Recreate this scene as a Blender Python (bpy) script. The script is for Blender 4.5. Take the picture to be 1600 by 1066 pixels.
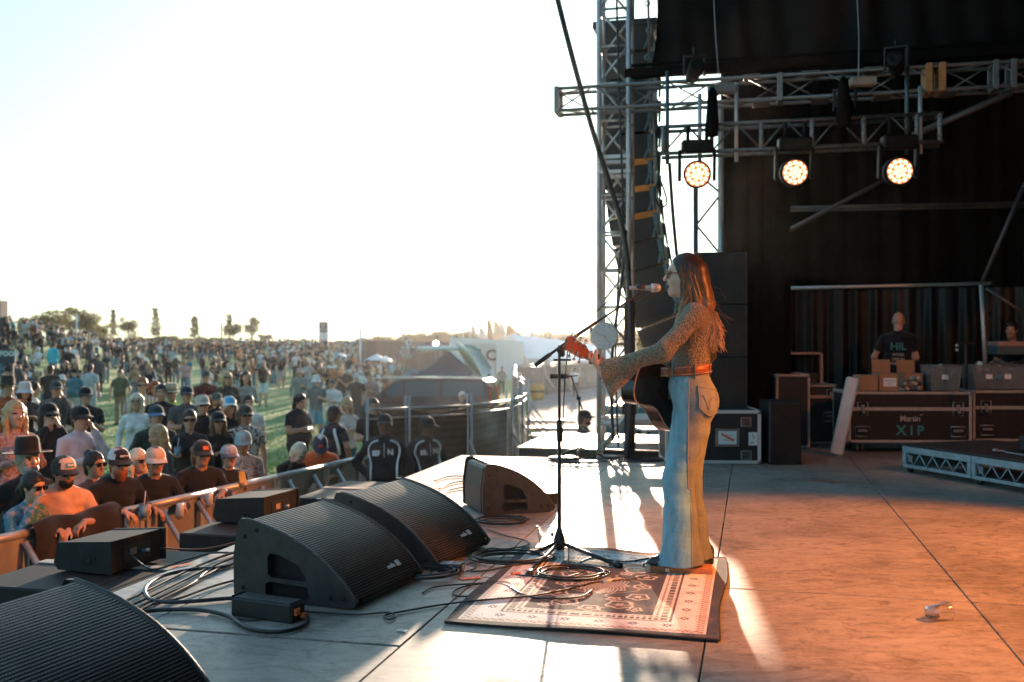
import bpy, bmesh, math, random
import numpy as np
from mathutils import Vector, Matrix, Quaternion
R = math.radians
rnd = random.Random(7)
nrng = np.random.RandomState(5)
for o in list(bpy.data.objects):
 bpy.data.objects.remove(o)
SC = bpy.context.scene
COL = SC.collection
# ------------------------------------------------------------------ camera
CAM_Z = 1.26                      # camera height above the stage deck (deck is z = 0)
F = 1560.0                        # focal length in photo pixels (1600 wide)
cd = bpy.data.cameras.new('camera')
cam = bpy.data.objects.new('camera', cd)
COL.objects.link(cam)
cam.location = (0, 0, CAM_Z)
cam.rotation_euler = (R(90), 0, 0)
cd.sensor_width = 36.0
cd.lens = 36.0 * F / 1600.0
cd.clip_start = 0.1
cd.clip_end = 4000
cd.dof.use_dof = True
cd.dof.focus_distance = 5.55
cd.dof.aperture_fstop = 2.4
SC.camera = cam
# ------------------------------------------------------------------ sky, sun, exposure
SUN_AZ, SUN_EL = R(4.4), R(7.0)   # azimuth to the right of the view axis, elevation
w = bpy.data.worlds.new('World')
SC.world = w
w.use_nodes = True
nt = w.node_tree
nt.nodes.clear()
wo = nt.nodes.new('ShaderNodeOutputWorld')
bg = nt.nodes.new('ShaderNodeBackground')
sky = nt.nodes.new('ShaderNodeTexSky')
sky.sky_type = 'NISHITA'
sky.sun_disc = False
sky.sun_elevation = SUN_EL
sky.sun_rotation = SUN_AZ
sky.altitude = 0
sky.air_density = 1.0
sky.dust_density = 2.0
sky.ozone_density = 2.5
bg.inputs['Strength'].default_value = 0.15
gm = nt.nodes.new('ShaderNodeGamma'); gm.inputs['Gamma'].default_value = .5      # thin even evening overcast flattens the clear-air sky
tn = nt.nodes.new('ShaderNodeMix'); tn.data_type = 'RGBA'; tn.blend_type = 'MULTIPLY'; tn.inputs[0].default_value = 1.0
tn.inputs[7].default_value = (.98, 1.36, 1.50, 1)
nt.links.new(sky.outputs[0], gm.inputs[0])
nt.links.new(gm.outputs[0], tn.inputs[6])
nt.links.new(tn.outputs[2], bg.inputs['Color'])
nt.links.new(bg.outputs[0], wo.inputs['Surface'])
sd = bpy.data.lights.new('sun', 'SUN')
sd.energy = 4.4
sd.angle = R(0.7)
sd.color = (1.0, 0.74, 0.54)
sun = bpy.data.objects.new('sun', sd)
COL.objects.link(sun)
SUN_DIR = Vector((math.sin(SUN_AZ) * math.cos(SUN_EL), math.cos(SUN_AZ) * math.cos(SUN_EL), math.sin(SUN_EL)))
sun.rotation_euler = SUN_DIR.to_track_quat('Z', 'Y').to_euler()
vs = SC.view_settings
vs.view_transform = 'Standard'
vs.look = 'None'
vs.gamma = 1.0
vs.use_curve_mapping = False
vs.exposure = 1.65
cy = SC.cycles
cy.use_denoising = True
try:
 cy.denoiser = 'OPENIMAGEDENOISE'
 cy.denoising_input_passes = 'RGB_ALBEDO_NORMAL'
except Exception:
 pass
cy.max_bounces = 6
cy.diffuse_bounces = 3
cy.glossy_bounces = 3
cy.transmission_bounces = 6
cy.transparent_max_bounces = 8
cy.caustics_reflective = False
cy.caustics_refractive = False
cy.sample_clamp_indirect = 6.0
# ------------------------------------------------------------------ stage frame of reference
# the deck runs along A (away from the camera, 13.5 deg to the right of the view axis) and B (upstage, to the right)
TH = R(13.5)
A = Vector((math.sin(TH), math.cos(TH), 0))
B = Vector((math.cos(TH), -math.sin(TH), 0))
RZ_STAGE = -TH                    # local x -> B, local y -> A
def S(a, b, z=0.0):
 v = A * a + B * b
 v.z = z
 return v
def at_plane(px, py, z):          # the place on a level plane that the photo shows at a pixel
 Y = (CAM_Z - z) * F / (py - 533.0)
 return Vector(((px - 800.0) / F * Y, Y, z))
def at_depth(px, py, Y):
 return Vector(((px - 800.0) / F * Y, Y, CAM_Z - (py - 533.0) / F * Y))
def sstep(a, b, x):
 t = min(1.0, max(0.0, (x - a) / (b - a)))
 return t * t * (3 - 2 * t)
def ground_z(X, Y):
 u = X / max(Y, 1)
 wr_ = sstep(-.20, -.10, u)
 zr = -1.35 - .66 * sstep(12, 36, Y) + .5 * sstep(80, 160, Y)
 zl = -1.35 - .20 * sstep(12, 34, Y) + 1.15 * sstep(38, 105, Y) + .22 * sstep(8, 20, -X) * sstep(20, 45, Y)
 z = zl + (zr - zl) * wr_
 return z + 2.0 * sstep(0.36, 0.50, -u) * sstep(36, 62, Y)
def on_ground(px, py):            # march along the pixel's ray down to the ground
 d = Vector(((px - 800.0) / F, 1.0, -(py - 533.0) / F))
 t = 4.0
 while t < 200:
  if CAM_Z + d.z * t <= ground_z(d.x * t, t):
   break
  t += 0.1
 return Vector((d.x * t, t, ground_z(d.x * t, t)))
# ------------------------------------------------------------------ materials
def _nodes(name):
 m = bpy.data.materials.new(name)
 m.use_nodes = True
 n = m.node_tree
 return m, n, n.nodes['Principled BSDF']
def L(n, a, b):
 n.links.new(a, b)
def ramp(n, src, stops, interp='LINEAR'):
 r = n.nodes.new('ShaderNodeValToRGB')
 r.color_ramp.interpolation = interp
 el = r.color_ramp.elements
 while len(el) > 1:
  el.remove(el[-1])
 el[0].position = stops[0][0]
 el[0].color = (*stops[0][1], 1)
 for p, c in stops[1:]:
  e = el.new(p)
  e.color = (*c, 1)
 L(n, src, r.inputs[0])
 return r.outputs[0]
def noise(n, scale, detail=4, vec=None, rough=0.55, dist=0.0):
 t = n.nodes.new('ShaderNodeTexNoise')
 t.inputs['Scale'].default_value = scale
 t.inputs['Detail'].default_value = detail
 t.inputs['Roughness'].default_value = rough
 t.inputs['Distortion'].default_value = dist
 if vec is not None:
  L(n, vec, t.inputs['Vector'])
 return t.outputs['Fac']
def coord(n, scale=(1, 1, 1), rot=(0, 0, 0), kind='Object', loc=(0, 0, 0)):
 c = n.nodes.new('ShaderNodeTexCoord')
 mp = n.nodes.new('ShaderNodeMapping')
 mp.inputs['Scale'].default_value = scale
 mp.inputs['Rotation'].default_value = rot
 mp.inputs['Location'].default_value = loc
 L(n, c.outputs[kind], mp.inputs['Vector'])
 return mp.outputs[0]
def math_(n, op, a, b=None, c=None):
 t = n.nodes.new('ShaderNodeMath')
 t.operation = op
 for i, v in enumerate((a, b, c)):
  if v is None:
   continue
  if isinstance(v, (int, float)):
   t.inputs[i].default_value = v
  else:
   L(n, v, t.inputs[i])
 return t.outputs[0]
def mixc(n, fac, a, b, mode='MIX'):
 t = n.nodes.new('ShaderNodeMix')
 t.data_type = 'RGBA'
 t.blend_type = mode
 for s, v in ((t.inputs[0], fac), (t.inputs[6], a), (t.inputs[7], b)):
  if isinstance(v, (int, float)):
   s.default_value = v
  elif isinstance(v, tuple):
   s.default_value = (*v[:3], 1)
  else:
   L(n, v, s)
 return t.outputs[2]
def bump(n, b, h, strength=0.3, dist=0.01):
 t = n.nodes.new('ShaderNodeBump')
 t.inputs['Strength'].default_value = strength
 t.inputs['Distance'].default_value = dist
 L(n, h, t.inputs['Height'])
 L(n, t.outputs[0], b.inputs['Normal'])
_MC = {}
def mat(name, col, rough=0.6, metal=0.0, var=0.2, scale=6.0, bmp=0.0, bscale=60.0, spec=None, emit=None, alpha=None, trans=0.0, sheen=0.0, rvar=0.0):
 key = (name, tuple(col), rough, metal, var, scale)
 if key in _MC:
  return _MC[key]
 m, n, b = _nodes(name)
 v = coord(n)
 f = noise(n, scale, 5, v)
 lo = tuple(c * (1 - var) for c in col)
 hi = tuple(min(1, c * (1 + var)) for c in col)
 L(n, ramp(n, f, [(0.3, lo), (0.7, hi)]), b.inputs['Base Color'])
 b.inputs['Roughness'].default_value = rough
 if rvar:
  f2 = noise(n, scale * 2.3, 5, v)
  L(n, math_(n, 'MULTIPLY_ADD', f2, rvar * 2, rough - rvar), b.inputs['Roughness'])
 b.inputs['Metallic'].default_value = metal
 if spec is not None:
  b.inputs['Specular IOR Level'].default_value = spec
 if trans:
  b.inputs['Transmission Weight'].default_value = trans
 if sheen:
  b.inputs['Sheen Weight'].default_value = sheen
 if emit is not None:
  b.inputs['Emission Color'].default_value = (*emit[0], 1)
  b.inputs['Emission Strength'].default_value = emit[1]
 if alpha is not None:
  b.inputs['Alpha'].default_value = alpha
 if bmp:
  bump(n, b, noise(n, bscale, 3, v), bmp, 0.004)
 _MC[key] = m
 return m
def fab(col, name='cloth'):
 col = tuple(round(c, 3) for c in col)
 return mat(name, col, 0.88, 0, 0.22, 9.0, 0.35, 45.0, spec=0.25, sheen=0.15)
# ------------------------------------------------------------------ mesh builder
class MB:
 def __init__(s):
  s.v = []; s.f = []; s.m = []; s.sm = []
 def add(s, vs, fs, m=0, smooth=False, xf=None):
  o = len(s.v)
  if xf is not None:
   vs = [xf @ Vector(v) for v in vs]
  s.v.extend([tuple(v) for v in vs])
  for f in fs:
   s.f.append(tuple(i + o for i in f)); s.m.append(m); s.sm.append(smooth)
  return s
 def box(s, c, size, m=0, bev=0.0, rot=None, xf=None):
  hx, hy, hz = size[0] / 2, size[1] / 2, size[2] / 2
  M = Matrix.Translation(Vector(c)) @ (rot.to_4x4() if rot is not None else Matrix.Identity(4))
  if xf is not None:
   M = xf @ M
  if bev <= 0:
   vs = [(x * hx, y * hy, z * hz) for x in (-1, 1) for y in (-1, 1) for z in (-1, 1)]
   fs = [(0, 1, 3, 2), (4, 6, 7, 5), (0, 4, 5, 1), (2, 3, 7, 6), (0, 2, 6, 4), (1, 5, 7, 3)]
   return s.add(vs, fs, m, False, M)
  b = min(bev, hx * .49, hy * .49, hz * .49)
  vs = []; idx = {}
  for x in (-1, 1):
   for y in (-1, 1):
    for z in (-1, 1):
     for ax in range(3):
      p = [x * (hx - b), y * (hy - b), z * (hz - b)]
      p[ax] = (x, y, z)[ax] * (hx, hy, hz)[ax]
      idx[(x, y, z, ax)] = len(vs); vs.append(tuple(p))
  fs = []
  for ax in range(3):
   u, w_ = [i for i in range(3) if i != ax]
   for sg in (-1, 1):
    q = []
    for (p, r_) in ((-1, -1), (1, -1), (1, 1), (-1, 1)):
     k = [0, 0, 0]; k[ax] = sg; k[u] = p; k[w_] = r_
     q.append(idx[(k[0], k[1], k[2], ax)])
    fs.append(tuple(q))
   for p in (-1, 1):
    for r_ in (-1, 1):
     k0 = [0, 0, 0]; k0[u] = p; k0[w_] = r_; k1 = list(k0)
     k0[ax] = -1; k1[ax] = 1
     fs.append((idx[(*k0, u)], idx[(*k1, u)], idx[(*k1, w_)], idx[(*k0, w_)]))
  for x in (-1, 1):
   for y in (-1, 1):
    for z in (-1, 1):
     fs.append((idx[(x, y, z, 0)], idx[(x, y, z, 1)], idx[(x, y, z, 2)]))
  # fix winding by pointing outward
  out = []
  for f in fs:
   a, b_, c_ = (Vector(vs[i]) for i in f[:3])
   nrm = (b_ - a).cross(c_ - a)
   cen = sum((Vector(vs[i]) for i in f), Vector()) / len(f)
   out.append(f if nrm.dot(cen) > 0 else tuple(reversed(f)))
  return s.add(vs, out, m, False, M)
 def tube(s, p, q, r, r2=None, n=8, m=0, cap=True, smooth=True, xf=None):
  return s.path([p, q], [r, r if r2 is None else r2], n, m, cap, smooth, xf)
 def path(s, pts, r, n=6, m=0, cap=True, smooth=True, xf=None, closed=False, flat=1.0):
  pts = [Vector(p) for p in pts]
  k = len(pts)
  rs = r if isinstance(r, (list, tuple)) else [r] * k
  vs = []; fs = []
  up = None
  for i, p in enumerate(pts):
   if closed:
    d = pts[(i + 1) % k] - pts[i - 1]
   else:
    d = pts[min(i + 1, k - 1)] - pts[max(i - 1, 0)]
   if d.length < 1e-9:
    d = Vector((0, 0, 1))
   d.normalize()
   if up is None:
    up = Vector((0, 0, 1)) if abs(d.z) < .9 else Vector((1, 0, 0))
   up = (up - d * up.dot(d))
   if up.length < 1e-6:
    up = d.orthogonal()
   up.normalize()
   sd_ = d.cross(up)
   for j in range(n):
    a = 2 * math.pi * j / n
    vs.append(p + (up * math.cos(a) * flat + sd_ * math.sin(a)) * rs[i])
  for i in range(k if closed else k - 1):
   i2 = (i + 1) % k
   for j in range(n):
    fs.append((i * n + j, i2 * n + j, i2 * n + (j + 1) % n, i * n + (j + 1) % n))
  if cap and not closed:
   fs.append(tuple(range(n)))
   fs.append(tuple((k - 1) * n + j for j in reversed(range(n))))
  fs = [tuple(reversed(f)) for f in fs]
  return s.add(vs, fs, m, smooth, xf)
 def lathe(s, prof, n=20, m=0, smooth=True, xf=None, c=(0, 0, 0)):
  vs = []; fs = []
  for r, z in prof:
   for j in range(n):
    a = 2 * math.pi * j / n
    vs.append((c[0] + r * math.cos(a), c[1] + r * math.sin(a), c[2] + z))
  for i in range(len(prof) - 1):
   for j in range(n):
    fs.append((i * n + j, i * n + (j + 1) % n, (i + 1) * n + (j + 1) % n, (i + 1) * n + j))
  return s.add(vs, fs, m, smooth, xf)
 def prism(s, poly, z0, z1, m=0, xf=None, smooth=False):
  k = len(poly)
  ar = sum(poly[i][0] * poly[(i + 1) % k][1] - poly[(i + 1) % k][0] * poly[i][1] for i in range(k))
  if ar < 0:
   poly = list(reversed(poly))
  vs = [(x, y, z0) for x, y in poly] + [(x, y, z1) for x, y in poly]
  fs = [tuple(reversed(range(k))), tuple(range(k, 2 * k))]
  s.add(vs, fs, m, False, xf)
  return s.add(vs, [(i, (i + 1) % k, k + (i + 1) % k, k + i) for i in range(k)], m, smooth, xf)
 def sphere(s, c, r, m=0, nu=12, nv=8, xf=None):
  if not isinstance(r, (tuple, list)):
   r = (r, r, r)
  vs = [(c[0], c[1], c[2] + r[2])]; fs = []
  for i in range(1, nv):
   t = math.pi * i / nv
   for j in range(nu):
    a = 2 * math.pi * j / nu
    vs.append((c[0] + r[0] * math.sin(t) * math.cos(a), c[1] + r[1] * math.sin(t) * math.sin(a), c[2] + r[2] * math.cos(t)))
  vs.append((c[0], c[1], c[2] - r[2]))
  for j in range(nu):
   fs.append((0, 1 + j, 1 + (j + 1) % nu))
   fs.append((len(vs) - 1, len(vs) - 1 - nu + (j + 1) % nu, len(vs) - 1 - nu + j))
  for i in range(nv - 2):
   for j in range(nu):
    p = 1 + i * nu
    fs.append((p + j, p + nu + j, p + nu + (j + 1) % nu, p + (j + 1) % nu))
  return s.add(vs, fs, m, True, xf)
 def grid(s, fn, nu, nv, m=0, smooth=True, xf=None):
  vs = [fn(i / nu, j / nv) for j in range(nv + 1) for i in range(nu + 1)]
  fs = [(j * (nu + 1) + i, j * (nu + 1) + i + 1, (j + 1) * (nu + 1) + i + 1, (j + 1) * (nu + 1) + i) for j in range(nv) for i in range(nu)]
  return s.add(vs, fs, m, smooth, xf)
 def build(s, name, mats, parent=None, loc=None, rz=None):
  me = bpy.data.meshes.new(name)
  me.from_pydata(s.v, [], s.f)
  mats = mats if isinstance(mats, (list, tuple)) else [mats]
  for m_ in mats:
   me.materials.append(m_)
  me.polygons.foreach_set('material_index', s.m)
  me.polygons.foreach_set('use_smooth', s.sm)
  me.update()
  return link(name, me, parent, loc, rz)
def link(name, data, parent=None, loc=None, rz=None):
 o = bpy.data.objects.new(name, data)
 COL.objects.link(o)
 if parent is not None:
  o.parent = parent
 if loc is not None:
  o.location = loc
 if rz is not None:
  o.rotation_euler = (0, 0, rz)
 return o
def tag(o, label=None, cat=None, group=None, kind=None):
 if label: o['label'] = label
 if cat: o['category'] = cat
 if group: o['group'] = group
 if kind: o['kind'] = kind
 return o
def thing(name, label, cat, loc=(0, 0, 0), rz=0, group=None):
 o = bpy.data.objects.new(name, None)
 o.empty_display_size = .2
 COL.objects.link(o)
 o.location = loc
 o.rotation_euler = (0, 0, rz)
 return tag(o, label, cat, group)
def copy_tree(o, parent=None):
 c = o.copy()
 COL.objects.link(c)
 if parent is not None:
  c.parent = parent
 for ch in list(o.children):
  copy_tree(ch, c)
 return c
def lettering(text, size, m, parent, M, name='lettering', extrude=0.001, align='CENTER', bold=0.0):
 cu = bpy.data.curves.new(name, 'FONT')
 cu.body = text
 cu.size = size
 cu.align_x = align
 cu.align_y = 'CENTER'
 cu.extrude = extrude
 cu.offset = bold
 cu.resolution_u = 2
 cu.materials.append(m)
 t = bpy.data.objects.new('text_tmp', cu)
 me = bpy.data.meshes.new_from_object(t)
 me.name = name
 bpy.data.objects.remove(t)
 o = link(name, me, parent)
 o.matrix_local = M
 return o
def frame_m(origin, xdir, ydir):       # text / decal frame: x to the right, y up, z out of the surface
 x = Vector(xdir).normalized(); y = Vector(ydir).normalized(); z = x.cross(y)
 M = Matrix((x, y, z)).transposed().to_4x4()
 M.translation = Vector(origin)
 return M
# ------------------------------------------------------------------ implicit bodies -> one continuous mesh
class SDF:
 def __init__(s, lo, hi, h):
  s.h = h
  s.lo = np.array(lo, np.float32)
  s.n = np.ceil((np.array(hi) - s.lo) / h).astype(int) + 1
  s.F = np.full(s.n, 0.5, np.float32)
  s.D = np.full(s.n, 0.5, np.float32)
  s.Lb = np.zeros(s.n, np.uint8)
 def _win(s, lo, hi):
  a = np.maximum(np.floor((np.array(lo) - s.lo) / s.h).astype(int), 0)
  b = np.minimum(np.ceil((np.array(hi) - s.lo) / s.h).astype(int) + 1, s.n)
  if np.any(b <= a):
   return None
  sl = tuple(slice(int(a[i]), int(b[i])) for i in range(3))
  ax = [(s.lo[i] + s.h * np.arange(a[i], b[i])).astype(np.float32) for i in range(3)]
  return sl, ax[0][:, None, None], ax[1][None, :, None], ax[2][None, None, :]
 def _put(s, sl, d, lab, k):
  f = s.F[sl]
  hh = np.maximum(k - np.abs(f - d), 0) / k
  s.F[sl] = np.minimum(f, d) - hh * hh * k * .25
  m = d < s.D[sl]
  s.Lb[sl][m] = lab
  s.D[sl] = np.minimum(s.D[sl], d)
 def cone(s, a, b, ra, rb, lab, k=.02, sc=(1, 1, 1), wr=0.0, fr=1.0, flat=None):
  a = np.array(a, np.float32); b = np.array(b, np.float32)
  rm = max(ra, rb) * max(sc) + k + 3 * s.h + wr
  W = s._win(np.minimum(a, b) - rm, np.maximum(a, b) + rm)
  if W is None: return
  sl, X, Y, Z = W
  ab = (b - a) / np.array(sc, np.float32)
  px, py, pz = (X - a[0]) / sc[0], (Y - a[1]) / sc[1], (Z - a[2]) / sc[2]
  l2 = float(ab @ ab) + 1e-9
  tt = (px * ab[0] + py * ab[1] + pz * ab[2]) / l2
  t = np.clip(tt, 0, 1)
  d = np.sqrt((px - t * ab[0]) ** 2 + (py - t * ab[1]) ** 2 + (pz - t * ab[2]) ** 2) - (ra + (rb - ra) * t)
  d = d * min(sc)
  if flat is not None:              # flat cut beyond the b end (open hem)
   d = np.maximum(d, (tt - 1.0) * math.sqrt(l2) - flat)
  if wr:
   q = fr
   d = d + wr * (np.sin(41 * q * Z + 17 * q * X + 2.1 * np.sin(13 * q * Y + 9 * q * Z)) * np.sin(23 * q * Y - 19 * q * Z + 1.7 * np.sin(21 * q * X)) + .5 * np.sin(67 * q * Z + 31 * q * Y + 2 * np.sin(27 * q * X)))
  s._put(sl, d.astype(np.float32), lab, k)
 def _ed(s, c, r, rot, pad):
  rm = max(r) + pad
  W = s._win(np.array(c) - rm, np.array(c) + rm)
  if W is None: return None
  sl, X, Y, Z = W
  x, y, z = X - c[0], Y - c[1], Z - c[2]
  if rot is not None:
   m = np.array(rot.transposed(), np.float32)
   x, y, z = (m[i][0] * x + m[i][1] * y + m[i][2] * z for i in range(3))
  q = np.sqrt((x / r[0]) ** 2 + (y / r[1]) ** 2 + (z / r[2]) ** 2)
  g = np.sqrt((x / r[0] ** 2) ** 2 + (y / r[1] ** 2) ** 2 + (z / r[2] ** 2) ** 2)
  d = np.where(q > 1e-4, q * (q - 1) / np.maximum(g, 1e-6), -min(r))
  return sl, np.maximum(d, -min(r)).astype(np.float32), X, Y, Z
 def ell(s, c, r, lab, k=.02, rot=None, wr=0.0, fr=1.0):
  E = s._ed(c, r, rot, k + 3 * s.h)
  if E is None: return
  sl, d, X, Y, Z = E
  if wr:
   d = d + (wr * np.sin(60 * fr * Y + 3 * np.sin(20 * X + 14 * Z)) * np.cos(45 * fr * X + 2 * np.sin(18 * Z))).astype(np.float32)
  s._put(sl, d, lab, k)
 def cut(s, c, r, k=.01, rot=None):
  E = s._ed(c, r, rot, k + 3 * s.h)
  if E is None: return
  sl, d, *_ = E
  f = s.F[sl]; e = -d
  hh = np.maximum(k - np.abs(f - e), 0) / k
  s.F[sl] = np.maximum(f, e) + hh * hh * k * .25
 def below(s, z):
  Z = (s.lo[2] + s.h * np.arange(s.n[2])).astype(np.float32)[None, None, :]
  s.F = np.maximum(s.F, z - Z)
 def paint(s, c, r, lab, rot=None):     # relabel without changing the shape
  E = s._ed(c, r, rot, 2 * s.h)
  if E is None: return
  sl, d, *_ = E
  s.Lb[sl][d < 0] = lab
 def mesh(s):
  F = s.F
  F[0] = F[-1] = .5; F[:, 0] = F[:, -1] = .5; F[:, :, 0] = F[:, :, -1] = .5
  S_ = F < 0
  c = np.zeros(np.array(F.shape) - 1, np.int8)
  offs = [(i, j, k) for i in (0, 1) for j in (0, 1) for k in (0, 1)]
  for i, j, k in offs:
   c += S_[i:F.shape[0] - 1 + i, j:F.shape[1] - 1 + j, k:F.shape[2] - 1 + k]
  act = np.argwhere((c > 0) & (c < 8))
  N = len(act)
  vid = np.full(c.shape, -1, np.int32)
  vid[act[:, 0], act[:, 1], act[:, 2]] = np.arange(N)
  V = np.stack([F[act[:, 0] + i, act[:, 1] + j, act[:, 2] + k] for i, j, k in offs], 1)
  acc = np.zeros((N, 3), np.float32); cnt = np.zeros(N, np.float32)
  for a in range(8):
   for b in range(a + 1, 8):
    if sum(abs(offs[a][q] - offs[b][q]) for q in range(3)) != 1: continue
    m = (V[:, a] < 0) != (V[:, b] < 0)
    t = V[:, a] / np.where(m, V[:, a] - V[:, b], 1)
    p = np.array(offs[a], np.float32) + t[:, None] * (np.array(offs[b]) - np.array(offs[a])).astype(np.float32)
    acc += np.where(m[:, None], p, 0); cnt += m
  loc = acc / cnt[:, None]
  P = s.lo + s.h * (act + loc)
  near = act + np.round(loc).astype(int)
  lab = s.Lb[near[:, 0], near[:, 1], near[:, 2]]
  Q = []
  for ax in range(3):
   u, v = [(1, 2), (2, 0), (0, 1)][ax]
   sa = [slice(None)] * 3; sb = [slice(None)] * 3
   sa[ax] = slice(0, -1); sb[ax] = slice(1, None)
   A_, B_ = S_[tuple(sa)], S_[tuple(sb)]
   e = np.argwhere(A_ != B_)
   e = e[(e[:, u] > 0) & (e[:, v] > 0) & (e[:, u] < F.shape[u] - 1) & (e[:, v] < F.shape[v] - 1)]
   if not len(e): continue
   def cell(du, dv):
    q = e.copy(); q[:, u] -= du; q[:, v] -= dv
    return vid[q[:, 0], q[:, 1], q[:, 2]]
   quad = np.stack([cell(1, 1), cell(0, 1), cell(0, 0), cell(1, 0)], 1)
   inside = A_[tuple(e.T)]
   quad[~inside] = quad[~inside][:, ::-1]
   Q.append(quad)
  Q = np.concatenate(Q)
  return P, Q, lab
def to_mesh(name, P, Q, lab=None, nmat=1, smooth=True):
 me = bpy.data.meshes.new(name)
 me.vertices.add(len(P)); me.vertices.foreach_set('co', P.astype(np.float32).ravel())
 me.loops.add(len(Q) * 4); me.loops.foreach_set('vertex_index', Q.astype(np.int32).ravel())
 me.polygons.add(len(Q))
 me.polygons.foreach_set('loop_start', np.arange(len(Q), dtype=np.int32) * 4)
 me.polygons.foreach_set('loop_total', np.full(len(Q), 4, np.int32))
 for _ in range(nmat):
  me.materials.append(None)
 if lab is not None:
  me.polygons.foreach_set('material_index', lab[Q[:, 0]].astype(np.int32))
 me.polygons.foreach_set('use_smooth', np.full(len(Q), smooth))
 me.update(calc_edges=True)
 me.validate()
 return me
SKIN, TOP, BOT, SHOE, EYE, LIP, TRIM = range(7)
# arm targets relative to the torso frame (pelvis at the origin, upright): elbow, wrist, hand direction
ARMS = {
 'down':   ((-.03, .25, .19), (.05, .25, -.06), (.1, 0, -1)),
 'pocket': ((-.07, .29, .19), (.06, .20, -.02), (.3, -.3, -.9)),
 'crossL': ((.03, .25, .20), (.20, .00, .25), (0.1, -1, .05)),
 'crossR': ((.03, .25, .20), (.23, .02, .21), (-0.1, -1, .0)),
 'front':  ((.00, .23, .18), (.25, .09, .26), (.7, -.4, .35)),
 'drink':  ((-.02, .24, .18), (.22, .16, .27), (.8, -.25, .3)),
 'phone':  ((.06, .22, .20), (.27, .06, .38), (.5, -.3, .8)),
 'mouth':  ((.17, .22, .27), (.14, .07, .56), (-.15, -.35, .9)),
 'brow':   ((.20, .21, .33), (.13, .10, .63), (-.1, -.5, .7)),
 'hip':    ((-.08, .36, .22), (.04, .17, .03), (.6, -.6, -.3)),
 'up':     ((.08, .30, .62), (.10, .20, .86), (.1, -.1, 1)),
 'rail':   ((.10, .29, .25), (.40, .10, .43), (.55, -.75, -.25)),
 'rail2':  ((.12, .31, .23), (.43, .14, .43), (.75, -.6, -.2)),
 'kneeL':  ((.16, .24, .16), (.40, .13, .22), (.8, -.6, -.3)),
 'ground': ((-.17, .25, .20), (-.27, .24, -.06), (-.5, .3, -.6)),
}
LEGS = {   # knee, ankle, toe relative to the pelvis (left side)
 'stand': ((.01, .10, -.45), (-.02, .11, -.86), (.14, .14, -.91)),
 'step':  ((.06, .10, -.45), (-.06, .11, -.86), (.10, .13, -.91)),
 'knees': ((.36, .13, .26), (.42, .12, -.06), (.56, .14, -.10)),
 'cross': ((.26, .28, .04), (.28, -.05, -.03), (.24, -.18, -.06)),
 'flat':  ((.42, .10, .03), (.80, .12, -.05), (.85, .14, .05)),
 'kneel': ((.30, .12, -.33), (-.10, .12, -.38), (-.24, .12, -.40)),
}
_BODY = {}
def rotY(a):
 return Matrix.Rotation(a, 3, 'Y')
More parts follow.
